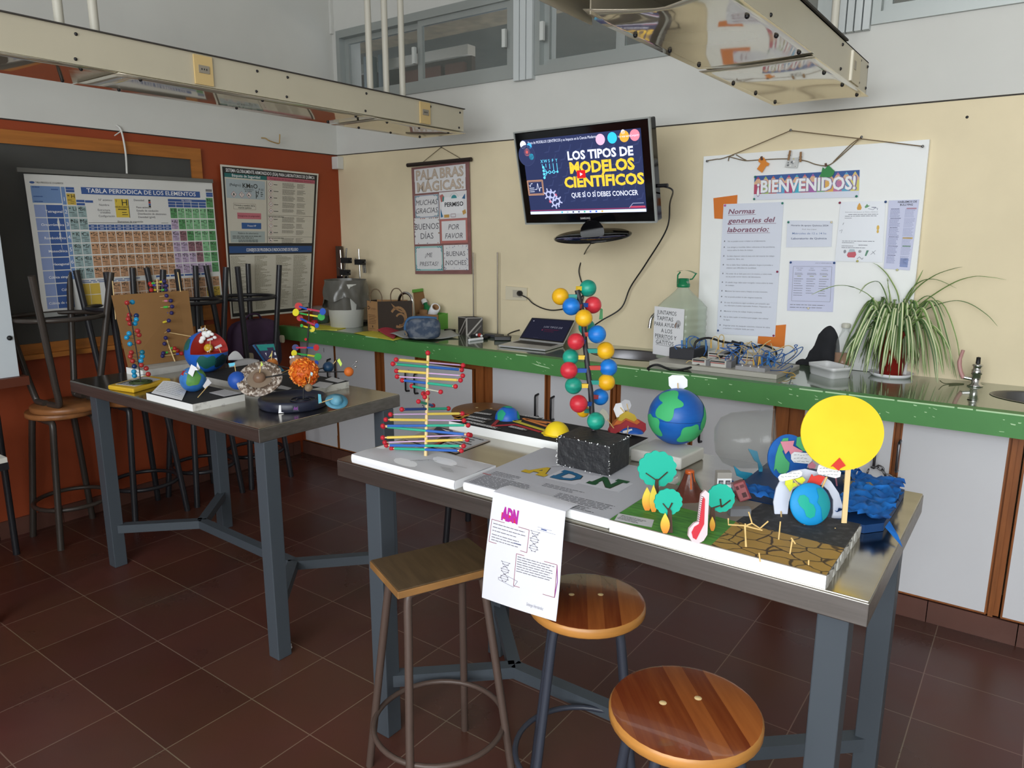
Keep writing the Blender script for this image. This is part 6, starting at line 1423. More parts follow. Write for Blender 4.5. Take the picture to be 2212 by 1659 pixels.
for a, t, pts, m, dd in (((509, 802), (507, 788), ((493, 785), (507, 783), (508, 790), (496, 792)), mt('#4fb3cf', .5), .03), ((561, 805), (564, 785), ((562, 790), (564, 781), (568, 787), (566, 791)), mt('#b9dc4a', .5), .0), ((586, 778), (588, 758), ((580, 773), (587, 761), (588, 768)), mt('#a9a84a', .5), .12), ((667, 828), (671, 806), ((671, 803), (676, 806), (674, 813), (671, 809)), mt('#9fc9dc', .5), -.13), ((720, 786), (726, 779), ((728, 779), (733, 774), (739, 786), (736, 792)), mt('#bfe04a', .5), .09), ((628, 797), (608, 806), ((601, 790), (607, 793), (614, 800), (605, 804)), mt('#3f93b8', .5), .12)): flag(root, at(*a, dS+dd), at(*t, dS+dd), pts, dS+dd, m)
for a, t in (((758, 793), (770, 781)), ((760, 796), (768, 792))): A, B_ = at(*a, dS+.06), at(*t, dS+.06); MB().tube([A, B_], .001, 'grey_metal', 5).ball(B_, .0045, 'chrome', 8, 6).build('moon_pin', root)
for x, y in ((628, 772), (634, 771)): MB().ball(at(x, y, dS+.14), .006, 'paper', 8, 6).build('moon', root)
cn_ = at(727, 867, dep(t1(727, 889))); nr2 = (cam_*.6+UP*.75+RT*.2).normalized(); M2 = nr2.to_track_quat('Z', 'Y').to_matrix(); r2 = mm(24, cn_); bt = mat('ice_blue', '#3f7f9c', .5, col2='#6fa8bc', vs=22)
MB().lathe([(r2*.45, -.002), (r2, -.002), (r2, .002), (r2*.45, .002), (r2*.45, -.002)], cn_, bt, 40, M2).build('planet_ring', root); MB().ball(cn_, r2*.56, bt, 22, 14).build('planet', root)
MB().tube([cn_+nr2*r2*.5, at(690, 871, dep(cn_)-.03)], .0016, 'pick', 6).build('toothpick', root); MB().prism([at(x, y, dep(cn_)-.03) for x, y in ((687, 851), (693, 852), (695, 870), (688, 872))], FW*.001, mt('#3a9ab0', .5)).build('flag', root)
MB().tube([cR+V((0, 0, .0)), cn_-nr2*r2*.4], .002, 'black', 6).build('arm', root)
pf = V((P.x, P.y, 0)); fd = (V((0, 0, 0))-V((P.x, P.y, 0))).normalized(); sdv = V((-fd.y, fd.x, 0)); e0 = V((P.x, P.y, ZT1))+fd*(rp+.001)-sdv*rp*.35
e0 = V((P.x, P.y, ZT1))+(fd*.92-sdv*.39)*(rp+.0015)
MB().prism([e0+V((0, 0, .033)), e0+sdv*.018+V((0, 0, .034)), e0+sdv*.016+V((0, 0, .002)), e0-sdv*.004+V((0, 0, .002))], fd*.001, 'paper').build('white_tape', root)
s = Sheet(V((P.x, P.y, ZT1+.03))+(fd-sdv*.02)*(rp+.002), V((P.x, P.y, ZT1+.03))+(fd+sdv*.14)*(rp+.002), V((P.x, P.y, ZT1+.008))+(fd+sdv*.14)*(rp+.002), V((P.x, P.y, ZT1+.008))+(fd-sdv*.02)*(rp+.002), 1, 1, dk, .0005)
VI = mt('#8a3f9a', .6)
for i in range(7): s.line([(.1+.1*i, .5+.35*math.sin(2.4*i)), (.2+.1*i, .5+.35*math.sin(2.4*i+2.4))], .08, VI)
s.build('scribble', root)
# tall DNA model with flat colour discs
b0 = onz(661, 812, zB); dT = dep(b0)+.02; D4 = k_(540, 640, .12658)
root = thing('dna_model', at(661, 812, dT), 'tall DNA model of flat coloured discs on a black rod behind the orange sun', 'DNA model')
top = at(667.5, 654, dT); MB().tube([V((at(661, 812, dT).x, at(661, 812, dT).y, zB)), at(661.5, 772, dT), at(667, 703, dT), top], .0036, 'black', 8).build('rod', root)
MB().lathe([(0, 0), (.03, 0), (.03, .006), (0, .006)], V((at(661, 812, dT).x, at(661, 812, dT).y, zB+.0)), 'black', 16).build('foot', root)
CC = dict(r='#c2242a', y='#e6d72c', g='#2fa84a', b='#2456b8', p='#c23a5a', n='#26306f', c='#4aa8d8')
def disc(x, y, pr, c, dd=0, sx=1): 
    q = at(x, y, dT+dd); MB().prism(disc_pts(q, mm(pr, q), 22, (RT*.96+FW*.28*(1 if dd > 0 else -1))*sx, UP), FW*.004, mat_c(c)).build('disc', root)
def mat_c(c): return mt(CC[c], .45)
def arm(a, b_, c, dd0, dd1): MB().bar(at(*a, dT+dd0), at(*b_, dT+dd1), .0075, .0075, mat_c(c)).build('rung_half', root)
for (xa, ya, ca, c1, c2, xb, yb, cb2, sg, ra, rb) in ((830, 170, 'r', 'b', 'p', 1240, 262, 'b', 1, 8, 7.5), (780, 275, 'y', 'g', 'y', 1215, 352, 'g', -1, 8, 7.6), (850, 372, 'r', 'b', 'p', 1140, 500, 'b', 1, 6.5, 5), (880, 500, 'g', 'y', 'g', 1055, 560, 'y', -1, 3.5, 6.5), (775, 875, 'n', 'p', 'b', 1130, 877, 'r', 1, 7, 6.8), (752, 972, 'y', 'g', 'y', 1158, 1032, 'g', -1, 7, 7.7), (800, 1090, 'b', 'b', 'p', 1128, 1140, 'b', 1, 6, 5.6)):
    A, B_ = D4(xa, ya), D4(xb, yb); m_ = ((A[0]+B_[0])/2, (A[1]+B_[1])/2); dd = .02*sg
    pm = (664, m_[1]); arm(A, pm, c1, dd, 0); arm(pm, B_, c2, 0, -dd); disc(*A, ra, ca, dd-.006); disc(*B_, rb, cb2, -dd-.006)
q = D4(950, 735); disc(*q, 3, 'r', -.01)
# rucksack on the last stool pair
P = V((-4.16, 2.80, .705)); root = thing('rucksack', P, 'purple rucksack with pale patches among the stacked stools', 'rucksack')
pu = mat('rucksack_purple', '#3f2a44', .75, var=.15, vs=14); pat_ = mt('#a89c86', .7)
def sup(t, a, n=4.): return 1/max(abs(math.sin(t)*math.cos(a))**n+abs(math.sin(t)*math.sin(a))**n+abs(math.cos(t))**n, 1e-6)**(1/n)
MB().ball(P+V((0, .04, .175)), 1, pu, 32, 20, (.075, .185, .172), fn=lambda t, a: sup(t, a)*.96*(1+.02*math.sin(7*a+3*t))).build('main_body', root)
MB().ball(P+V((.06, .05, .11)), 1, mt('#33243a', .75), 24, 14, (.045, .14, .095), fn=lambda t, a: sup(t, a)*.96).build('front_pocket', root)
fxp = P.x+.112
for y, z, w2, h2 in ((-.075, .12, .022, .024), (.05, .165, .02, .022), (.20, .2, .013, .025)):
    q = V((fxp if abs(y) < .15 else fxp-.03, P.y+y, P.z+z)); MB().prism([q+V((0, w2*math.cos(t)*sup(PI/2, t), h2*math.sin(t)*sup(PI/2, t))) for t in [2*PI*i/16 for i in range(16)]], V((-.02, 0, 0)), pat_).build('patch', root)
MB().tube(smooth([P+V((.0, -.03, .34)), P+V((.02, .0, .375)), P+V((.02, .06, .375)), P+V((0, .1, .34))], 5), .007, pu, 8).build('carry_loop', root)
MB().tube(smooth([P+V((.115, -.075, .105)), P+V((.12, -.072, .09)), P+V((.12, -.068, .075))], 3), .003, pat_, 6).build('zip_cord', root)
# ------------------------------------------------------------------ models on the nearer table
ZT2 = .92
def t2(x, y, dz=0): return onz(x, y, ZT2+dz)
# stick DNA on a paper-wrapped board
A, Fp, Rp = t2(760, 981, .025), t2(986, 1037, .025), t2(1071, 1005, .025); Fp.y = A.y = max(1.425, A.y); Bk = A+Rp-Fp
root = thing('dna_model', (A+Rp)/2-V((0, 0, .025)), 'DNA model of red balls and coloured rungs on a paper-wrapped white board', 'DNA model')
wp = mat('wrap_paper', '#c6c6cb', .7, bump=.25, bs=9)
def wrap(u, v): p = (A*(1-u)+Fp*u)*(1-v)+(Bk*(1-u)+Rp*u)*v; return p+V((0, 0, .002*math.sin(9*u+3*v)*math.sin(7*v)))
b = MB().hexa([p-V((0, 0, .025)) for p in (A, Fp, Rp, Bk)], [p-V((0, 0, .001)) for p in (A, Fp, Rp, Bk)], 'paper').grid(wrap, 20, 14, wp)
b.grid(lambda u, v: Fp+(A-Fp)*u+V((0, -.002-.003*math.sin(PI*v), -.026*v)), 10, 3, 'paper'); b.build('wrapped_board', root)
s = Sheet(*[p+V((0, 0, .003)) for p in (Bk, Rp, Fp, A)], 1, .42, wp, .0005, toward=V((0, 0, 9))); s.b = MB()
s.line([(.47+.012*i, .30-.012*i+.012*math.sin(1.7*i)) for i in range(9)], .004, 'ink').line([(.5, .28), (.56, .2), (.62, .19)], .003, 'ink').line([(.78, .2), (.9, .19)], .003, 'ink')
for i in range(3): s.line([(.74+.03*i, .28+.02*i), (.83+.03*i, .27+.02*i)], .003, 'ink')
s.build('drawing', root)
base = onz(919, 985, A.z); dD = dep(base); E1 = k_(740, 740, .14466)
tp = at(924.5, 768, dD); MB().tube([base-V((0, 0, .02)), tp], [.0055, .0045], 'skewer', 8).build('main_stick', root)
BR_ = mat('bead_matt_red', '#b3182a', .55); CL = dict(y='#dcc158', l='#c9a8d2', t='#2fa88a', b='#2f63b5', n='#26407f', w='#d9d9c9', r='#b3182a')
MB().ball(tp+V((0, 0, .008)), mm(5.5, tp), BR_, 16, 10).build('bead', root)
def rung2(L, Rr, c1, c2, sg):
    (xl, yl), (xr, yr) = E1(*L), E1(*Rr); half = (xr-xl)/2; full = 96; dd = mm(math.sqrt(max(0, full**2-half*half)), base)*sg*.75
    PA, PB = at(xl, yl, dD-dd), at(xr, yr, dD+dd); pm = at(924-(yl-768)*.023, (yl+yr)/2, dD); pm = PA.lerp(PB, (pm-PA).dot(PB-PA)/(PB-PA).length_squared)
    for a, c, q in ((PA, pm, c1), (pm, PB, c2)):
        t = .0042 if q in 'ytbn' else .0022; m = MB().tube([a.lerp(c, .0), c], t*.55, 'skewer', 6)
        e0, e1 = (.1, 1) if a is PA else (0, .9); m.tube([a.lerp(c, e0), a.lerp(c, e1)], t, mt(CL[q], .6), 8); m.build('rung_half', root)
    for p in (PA, PB): MB().ball(p, mm(5.3, p), BR_, 14, 9).build('bead', root)
for k, a in enumerate((((800, 255), (1800, 340), 'y', 'l', 1), ((752, 318), (1780, 408), 't', 'b', 1), ((805, 423), (1795, 495), 'y', 'l', -1), ((815, 508), (1762, 563), 'l', 'y', -1), ((893, 563), (1687, 655), 'b', 't', -1), ((1035, 650), (1465, 737), 't', 'w', -1), ((1205, 762), (1272, 752), 'r', 'r', -1), ((1228, 812), (1262, 842), 'r', 'r', 1), ((1133, 880), (1350, 943), 't', 'b', 1), ((885, 998), (1580, 985), 'n', 't', 1), ((715, 1073), (1790, 1060), 'l', 'y', 1), ((645, 1150), (1815, 1165), 'y', 'l', 1), ((600, 1245), (1875, 1235), 'b', 't', 1), ((610, 1255), (1880, 1375), 't', 'b', -1), ((600, 1420), (1910, 1382), 'y', 'l', -1), ((630, 1490), (1862, 1450), 'l', 'y', -1), ((655, 1535), (1808, 1545), 'b', 't', -1), ((733, 1580), (1775, 1615), 't', 'b', -1))): rung2(*a)
# poster sheet lying behind it
q = [t2(x, y, .003) for x, y in ((945, 921), (1060, 951), (985, 979), (872, 948))]
s = Sheet(*q, 1, .75, mt('#a5968c', .5), .0015, toward=V((0, 0, 9))); s.poly([(0, 0), (.3, 0), (.5, .2), (.45, .35), (.1, .25)], mt('#1f1a38', .5)).poly([(.1, .3), (.3, .35), (.5, .6), (.2, .7)], mt('#8a8098', .5)).rect(.55, .02, .98, .73, 'paper_grey').poly([(.35, .2), (.5, .3), (.5, .55), (.4, .5)], mt('#4a3424', .5)).poly([(.5, .45), (.58, .4), (.6, .7), (.5, .73)], mt('#a8242a', .5)); s.up().words(.6, .06, .97, 7, .09, .028, 'ink', 3).poly([(.12, .05), (.3, .06), (.3, .12)], mt('#dcd8e0'))
tag(s.build('printed_poster'), 'printed colour poster sheet lying flat behind the stick DNA model', 'poster')
# black board: sun and earth domes
root = thing('sun_earth_board', (-1.32, 1.99, ZT2), 'black topped white foam board with half globes of sun and earth', 'model')
z3 = ZT2+.03; MB().box((-1.648, 1.885, ZT2), (-.985, 2.105, z3-.001), 'foam').box((-1.648, 1.885, z3-.001), (-.985, 2.105, z3), 'black_matt').build('board', root)
def b3(x, y): return onz(x, y, z3)
P = b3(1096, 904); r = mm(27, P); b = MB().ball(P, r, OB, 26, 10, (1, 1, .98), 0, PI/2); b.build('earth_dome', root)
b = MB(); tl_ = mat('land_felt', '#1fa07a', .7)
for d, a, sd in ((hd*.75-hr*.5+UP*.45, .42, 2), (hd*.1+UP*1.0, .42, 5), (hr*.95+hd*.3+UP*.35, .34, 8)): patch(b, P, r, d, a, tl_, sd, 20, .25, 1.012)
b.build('land', root)
P = b3(1203, 937); r = mm(27, P); YS = mat('sun_yellow', '#f2d21c', .55); MB().ball(P, r, YS, 26, 10, (1, 1, 1), 0, PI/2).build('sun_dome', root)
b = MB(); b.prism([P+V((r*1.2*(1+.05*math.sin(9*t))*math.cos(t), r*1.2*(1+.05*math.sin(9*t))*math.sin(t), .001)) for t in [2*PI*i/40 for i in range(40)]], V((0, 0, .002)), YS); b.build('sun_rim', root)
def strip(pts, wd, c, name='arrow'):
    q = [b3(x, y)+V((0, 0, .002)) for x, y in pts]; b = MB()
    for a, c_ in zip(q, q[1:]): b.bar(a, c_, wd, .002, mt(c, .6))
    b.build(name, root)
strip([(1168, 934), (1113, 918), (1064, 921), (1078, 907), (1085, 909)], .012, '#a8242c'); strip([(1178, 931), (1110, 910), (1126, 911)], .013, '#cfc13a'); strip([(1182, 922), (1135, 907), (1190, 914)], .011, '#cf7a3a'); strip([(1182, 915), (1130, 905)], .011, '#cf7a3a'); strip([(998, 902), (985, 905), (1010, 897)], .02, '#d9a03a'); strip([(1000, 897), (1012, 896)], .02, '#b8302c')
for x0_, y0_, x1_, y1_ in ((1025, 892, 1062, 897), (1012, 900, 1062, 909), (1008, 905, 1050, 914), (1005, 911, 1080, 928), (1100, 922, 1140, 931), (1125, 897, 1170, 905)):
    a, c_ = b3(x0_, y0_), b3(x1_, y1_); u = (c_-a).normalized(); v = V((-u.y, u.x, 0))*.011; s = Sheet(*[p+V((0, 0, .002)) for p in (a+v, c_+v, c_-v, a-v)], 1, .2, 'black', .0008, toward=V((0, 0, 9))); s.words(.02, .02, .98, 3, .06, .035, 'paper', int(x0_), .2); s.build('text_strip', root)
# ADN board with the ball tower
zA2 = ZT2+.026; X0, X1, Y0_, Y1_ = -1.206, -.757, 1.427, 1.827
root = thing('adn_model', (-.98, 1.63, ZT2), 'tall ball and rod DNA tower on a black block over a sheet lettered ADN', 'DNA model')
b = MB().box((X0, Y0_, ZT2), (X1, Y1_, zA2-.001), 'foam'); b.build('foam_board', root, bevel=.008, seg=3)
s = Sheet(V((X0+.002, Y1_, zA2)), V((X1-.002, Y1_, zA2)), V((X1-.002, Y0_+.003, zA2)), V((X0+.002, Y0_+.003, zA2)), .45, .4, mat('sheet_grey', '#b4b5bd', .7), .0012, toward=V((0, 0, 9)))
GY = mt('#55555a', .8); f = lambda u: u*.45
g = lambda v: v*.4
for (u0, v0, u1, v1), (t, uc, vc, col, sz) in zip(((.15, .38, .38, .62), (.36, .375, .58, .615), (.58, .36, .85, .57)), (('A', .263, .59, '#c9a91f', .105), ('D', .47, .575, '#1f6490', .105), ('N', .712, .53, '#1f5230', .105))):
    if t != 'A': s.rect(f(u0), g(v0), f(u1), g(v1), mt('#c6c7cf', .7))
    s.up().text(t, f(uc), g(vc), sz*.92, mt('#3a3320'), 'c', .05, .1, fit=.077).up().text(t, f(uc), g(vc)-.001, sz*.9, mt(col, .6), 'c', .035, .1, fit=.072)
    for (a0, b0, a1, b1) in {'A': ((-.5, -.02, -.12, .0), (.12, -.02, .5, .0)), 'D': ((-.5, -.02, -.1, 0), (-.5, -.155*.5-.005, -.1, -.155*.5+.012)), 'N': ((-.55, -.018, -.18, 0), (.15, -.085, .6, -.068))}[t]: s.rect(f(uc)+a0*.08, g(vc)+b0*.9, f(uc)+a1*.08, g(vc)+b1*.9+.004, mt(col, .6))
    s.k -= 2
s.words(.02, g(.70), .11, 4, .009, .003, GY, 1, .2).words(.015, g(.80), .19, 10, .0078, .0028, GY, 2, .15).words(.19, g(.70), .32, 3, .009, .0028, GY, 3, .3).words(.26, g(.80), .43, 5, .009, .003, GY, 4, .2).words(.25, g(.92), .40, 3, .009, .003, GY, 5, .2); s.rect(.0, g(.78), .03, g(.79), mt('#b03a3a')); s.rect(.02, g(.775), .14, g(.779), mt('#d3d4dc')).line([(.125, g(.38)), (.16, g(.30)), (.175, g(.28))], .002, GY)
s.build('printed_sheet', root)
mat('tar', '#27282b', .55, bump=.9, bs=45)
l_, f_, r_, hB = V((-1.077, 1.70, zA2+.001)), V((-.905, 1.695, zA2+.001)), V((-.908, 1.822, zA2+.001)), mm(68, V((-.907, 1.7, .95)))
bk = l_+r_-f_; hz = V((0, 0, hB))
b = MB().hexa([l_, f_, r_, bk], [p+hz for p in (l_, f_, r_, bk)], 'tar'); R = random.Random(21)
b.build('black_block', root, bevel=.004)
b = MB()
for i in range(70):
    e = R.choice([(l_, f_), (l_+hz, f_+hz), (f_, f_+hz), (l_, l_+hz), (f_+hz, r_+hz)]); p = e[0].lerp(e[1], R.random())+V((R.gauss(0, .0015), -.001, R.gauss(0, .002))); b.ball(p, R.uniform(.0006, .002), 'foam', 5, 3)
b.build('bare_foam_specks', root)
top_ = l_.lerp(r_, .5)+hz
F1 = k_(1060, 600, .12658); F2 = k_(1180, 820, .16275)
dW = dep(onz(1285, 932, zA2+hB)); pole = [(1247, 627), (1250, 640), (1256, 664), (1261, 690), (1263, 735), (1270, 800), (1276, 845), (1279, 895), (1283, 930)]
MB().tube([at(x, y, dW) for x, y in pole], [mm(6, top_)]*9, mat('rod_tape', '#26252a', .5, bump=.4, bs=60), 12).build('rod', root)
def polx2(y):
    for (a, b_), (c, d) in zip(pole, pole[1:]):
        if y <= d: return a+(c-a)*(y-b_)/(d-b_)
    return 1283
BALL = {k: mat('ball_'+k, c1, .38, col2=c2, vs=22, stretch=(1, 1, 3.5), bump=.12, bs=50) for k, c1, c2 in (('g', '#0f7a68', '#1fa088'), ('y', '#d99f0f', '#e6b51c'), ('b', '#0f63b8', '#1a80d8'), ('r', '#b81f2e', '#d63844'))}
BL2 = dict(g='#1f8a7f', y='#d9b32a', b='#1f4f9f', r='#b8423a')
for (x, y, rp_, c, sg, cc_) in ((*F1(1660, 180), 18.4, 'g', .3, 'y'), (*F1(1190, 320), 18.4, 'y', .3, 'g'), (*F1(1375, 490), 19.2, 'b', -.6, 'r'), (*F1(1745, 465), 18.4, 'r', .6, 'b'), (*F1(1590, 688), 18.8, 'y', -1, 'g'), (*F1(1640, 845), 18, 'g', 1, 'y'), (*F1(1815, 965), 19.6, 'b', -.5, 'r'), (*F1(1455, 1090), 18.3, 'r', -.6, 'b'), (*F1(1365, 1355), 17.7, 'g', .4, 'y'), (*F1(1960, 1245), 19.2, 'y', .2, 'g'), (*F1(1335, 1580), 18.8, 'r', -.3, 'b'), (*F1(2010, 1535), 19, 'b', .3, 'r'), (*F2(363, 80), 18.7, 'g', .4, 'y'), (*F2(800, 35), 18.3, 'y', .3, 'g'), (*F2(715, 230), 18, 'b', 1, 'r'), (*F2(430, 320), 19.4, 'r', -.8, 'b'), (*F2(490, 415), 14, 'y', 1, 'g'), (*F2(658, 550), 19.2, 'g', -1, 'y')):
    px = polx2(y); dx = x-px; R_ = 44; dd = mm(math.sqrt(max(0, R_**2-dx*dx)), top_)*sg
    if abs(sg) < 1 and abs(dx) > 34: dd = mm(14, top_)*sg
    p = at(x, y, dW+dd); pp = at(px, y, dW); MB().bar(pp, p, .012, .012, mt(BL2[cc_], .5)).build('connector', root); MB().ball(p, mm(rp_, p), BALL[c], 32, 20).build('ball', root)
MB().prism([at(x, y, dW+.05) for x, y in ((1297, 665), (1302, 668), (1302, 690), (1294, 690))], FW*.002, mt('#2f8a4a', .3)).build('green_ribbon', root)
# earth on a white foam block, with the layers wedge
f_, r_, l_ = t2(1470, 1017), t2(1522, 996), t2(1357, 999); l_ = V((f_.x-.165, f_.y+.0, ZT2)); r_ = V((f_.x+.012, f_.y+.15, ZT2)); bk = l_+r_-f_; hB = mm(28, f_); hz = V((0, 0, hB))
root = thing('earth_layers_model', (l_+r_)/2, 'large blue globe and cut layers wedge on a white foam block', 'model')
MB().hexa([l_, f_, r_, bk], [p+hz for p in (l_, f_, r_, bk)], mat('foam_block', '#cfcdc8', .75, bump=.15, bs=80)).build('foam_block', root, bevel=.006, seg=3)
zG = ZT2+hB; P = onz(1459, 958, zG); r = mm(60.5, P); c = P+V((0, 0, r))
cpx = c
b = MB().ball(c, r, mat('ocean_paint', '#0f4f9f', .4, col2='#1763b5', vs=9, stretch=(1, 1, 3), bump=.1, bs=40), 48, 30); b.tube([c+(hd*math.cos(t)+hr*math.sin(t))*r*1.001-V((0, 0, r*.02*math.sin(t))) for t in [2*PI*i/60 for i in range(60)]], .0008, mt('#0c3a78'), 5, closed=True); b.build('ball', root)
FG = mat('land_foam', '#3fae6c', .7); b = MB()
for d, a, sd, wb in ((hd*.72-hr*.45+UP*.62, .50, 31, .55), (-hr*1.0+hd*.28-UP*.25, .42, 33, .4), (hr*.42+hd*.75-UP*.55, .46, 35, .4), (hr*.98+hd*.2+UP*.08, .52, 36, .35), (hr*.55+UP*.5-hd*.1, .25, 38, .3)): patch(b, c, r, d, a, FG, sd, 40, wb, 1.014)
b.build('land', root)
t0 = c+V((0, 0, r)); dg_ = dep(c)
flag(root, t0, at(1464, 828, dg_), [(1444, 815), (1452, 810), (1476, 811), (1485, 820), (1485, 835), (1474, 841), (1453, 842), (1445, 833)], dg_+.003, 'paper', 'blank_tag')
dw = dep(onz(1350, 938, zG))+.01
for pts, m, d, th in ((((1318, 930), (1322, 922), (1350, 908), (1380, 906), (1395, 915), (1396, 928), (1390, 936), (1376, 938), (1352, 926), (1326, 938), (1320, 940)), '#a82630', dw, .06), (((1322, 922), (1333, 908), (1352, 898), (1374, 904), (1383, 912), (1376, 917), (1352, 907), (1340, 916), (1330, 918)), '#cf6a24', dw-.006, .05), (((1335, 908), (1340, 897), (1355, 888), (1371, 896), (1376, 905), (1370, 911), (1352, 903), (1343, 910)), '#c2a42a', dw-.012, .045)):
    MB().prism([at(x, y, d) for x, y in pts], FW*th, mt(m, .6)).build('layer', root)
q_ = onz(1356, 938, zG); MB().ball(q_+V((0, .02, .004)), mm(30, q_), OB, 20, 6, (1, .6, .35), 0, PI/2).build('blue_crust', root)
flag(root, at(1326, 925, dw-.02), at(1312, 906, dw-.02), [(1295, 890), (1302, 882), (1310, 888), (1316, 900), (1310, 910)], dw-.018, mt('#b5b2a3', .8), 'name_tag')
flag(root, at(1352, 895, dw), at(1340, 880, dw), [(1325, 884), (1330, 872), (1342, 870), (1350, 890), (1338, 900), (1332, 902)], dw+.002, 'paper', 'name_tag'); flag(root, at(1358, 889, dw), at(1354, 872, dw), [(1342, 868), (1350, 863), (1360, 865), (1364, 876), (1360, 884), (1350, 886), (1345, 880)], dw, 'paper_grey', 'name_tag')
flag(root, at(1355, 938, dw-.02), at(1357, 920, dw-.02), [(1345, 931), (1365, 926), (1367, 933), (1346, 936)], dw-.019, 'paper', 'name_tag')
# sheet hanging over the table edge
TLp, TRp = ony(1066, 1062, 1.408), ony(1222, 1105, 1.404); BLp, BRp = ony(1042, 1290, 1.372), ony(1200, 1343, 1.36)
hp = mat('hand_paper', '#dddee8', .75, bump=.2, bs=10)
s = Sheet(TLp, TRp, BRp, BLp, .21, .28, hp, .0008, bend=lambda a, b_: .005*math.sin(4*b_+2*a)*b_+.007*math.sin(PI*a)*b_+.006*(1-a)**2*b_)
s.b.grid(lambda u, v: s.P(.21*u, 0, 0).lerp(s.P(.21*u, 0, 0)+V((0, .07, .0)), v)+V((0, 0, -.003*v+.003*math.sin(PI*v))), 10, 4, hp)
MG, RDP, PEN = mt('#b0249a', .6), mt('#d0304a', .6), mt('#5a5560', .8); BX = mt('#8f3a52', .8)
s.text('ADN', .058, .062, .043, MG, 'c', .07, 0, fit=.05); s.poly([(.033, .045), (.08, .05), (.078, .064), (.033, .06)], RDP)
s.frame(.006, .07, .118, .128, .0014, BX); s.words(.012, .078, .11, 3, .009, .0016, PEN, 1, .3).words(.012, .106, .112, 3, .007, .0016, PEN, 2, .2); s.rect(.08, .112, .1, .114, mt('#4a5a90'))
s.frame(.09, .138, .2, .222, .0014, BX); s.words(.094, .144, .197, 7, .0062, .0016, PEN, 3, .15); s.line([(.2, .14), (.204, .18), (.2, .222)], .002, mt('#8a2a90'))
def helix(u0, v0, L, a, n):
    for i in range(n):
        t = i/(n-1); w_ = a*abs(math.cos(2.4*PI*t))+.002; s.line([(u0-w_, v0+L*t), (u0+w_, v0+L*t)], .0008, PEN).disc(u0-w_, v0+L*t, .0013, PEN, 6).disc(u0+w_, v0+L*t, .0013, PEN, 6)
    s.line([(u0-a*math.cos(2.4*PI*i/20), v0+L*i/20) for i in range(21)], .0008, PEN); s.line([(u0+a*math.cos(2.4*PI*i/20), v0+L*i/20) for i in range(21)], .0008, PEN)
helix(.135, .07, .05, .01, 9); helix(.062, .168, .05, .01, 9); s.line([(.045, .215), (.06, .2), (.1, .208), (.09, .226), (.045, .218), (.045, .211)], .0008, PEN)
s.text('Solange Hernández', .13, .262, .012, mt('#8a8a92'), 'l', 0, .2, fit=.045); s.words(.14, .056, .19, 2, .007, .001, mt('#a5a5b0'), 5); s.rect(.15, .058, .165, .061, mt('#4a5a90'))
tag(s.build('hand_drawn_sheet'), 'hand drawn white DNA sheet hanging over the front edge of the nearer table', 'sheet')
# greenhouse diorama
z4 = ZT2+.03; XA, XB, YA, YC = -.753, -.277, 1.40+.02, 1.735
root = thing('diorama', ((XA+XB)/2, (YA+YC)/2, ZT2), 'foam diorama of grass, cracked desert and ash ground with a yellow sun on a stick', 'diorama')
def crack_mat():
    m = bpy.data.materials.new('cracked_desert'); m.use_nodes = True; nt = m.node_tree; N = nt.nodes; L = nt.links; b = N['Principled BSDF']; g_ = N.new('ShaderNodeNewGeometry')
    nz = N.new('ShaderNodeTexNoise'); nz.inputs['Scale'].default_value = 25; mx = N.new('ShaderNodeVectorMath'); mx.operation = 'MULTIPLY_ADD'; mx.inputs[1].default_value = (.02, .02, .02); L.new(g_.outputs['Position'], nz.inputs['Vector']); L.new(nz.outputs['Color'], mx.inputs[0]); L.new(g_.outputs['Position'], mx.inputs[2])
    mp = N.new('ShaderNodeMapping'); mp.inputs['Scale'].default_value = (19, 25, 0); L.new(mx.outputs[0], mp.inputs[0])
    v = N.new('ShaderNodeTexVoronoi'); v.feature = 'DISTANCE_TO_EDGE'; v.inputs['Scale'].default_value = 1; L.new(mp.outputs[0], v.inputs['Vector'])
    r = N.new('ShaderNodeValToRGB'); e = r.color_ramp.elements; e[0].position = .02; e[1].position = .05; e[0].color = (*lin('#3a2612'), 1); e[1].color = (*lin('#a5803a'), 1); L.new(v.outputs[0], r.inputs[0]); L.new(r.outputs[0], b.inputs['Base Color']); b.inputs['Roughness'].default_value = .55; MATS['cracked_desert'] = m
crack_mat()
mat('grass_paint', '#2f6b2c', .6, col2='#5a9a3c', vs=9, stretch=(2, 14, 1)); mat('asphalt', '#2e2e31', .8, col2='#4a4a4d', vs=60, sharp=(.5, .75)); mat('ash_ground', '#77706a', .7, col2='#8d8274', vs=12)
b = MB().box((XA, YA, ZT2), (XB, YC, z4-.002), 'foam'); R = random.Random(4)
b.grid(lambda u, v: (XB+.0008+.0035*math.sin(37*u)*math.sin(23*u+2*v)*(.3+v), YA+(YC-YA)*u, ZT2+.03*v), 60, 4, mat('torn_foam', '#a9a7a2', .9, bump=.6, bs=90)); b.build('foam_base', root)
s = Sheet(V((XA, YC, z4)), V((XB, YC, z4)), V((XB, YA, z4)), V((XA, YA, z4)), XB-XA, YC-YA, 'ash_ground', .002, toward=V((0, 0, 9)))
def duv(x, y): p = onz(x, y, z4); return (min(max(p.x-XA, 0), XB-XA), min(max(YC-p.y, 0), YC-YA))
W4, H4 = XB-XA, YC-YA
gp_ = [duv(1392, 1068), duv(1590, 1126)]; s.poly([(0, H4*.45), duv(1590, 1127), (duv(1526, 1187)[0], H4), (0, H4)], 'grass_paint')
m1, m2 = duv(1590, 1127), duv(1825, 1185); s.poly([m1, (W4, m2[1]), (W4, H4), (duv(1526, 1187)[0], H4)], 'cracked_desert'); s.poly([duv(1650, 1084), (W4*.62, 0), (W4, 0), (W4, m2[1]), m1], 'asphalt')
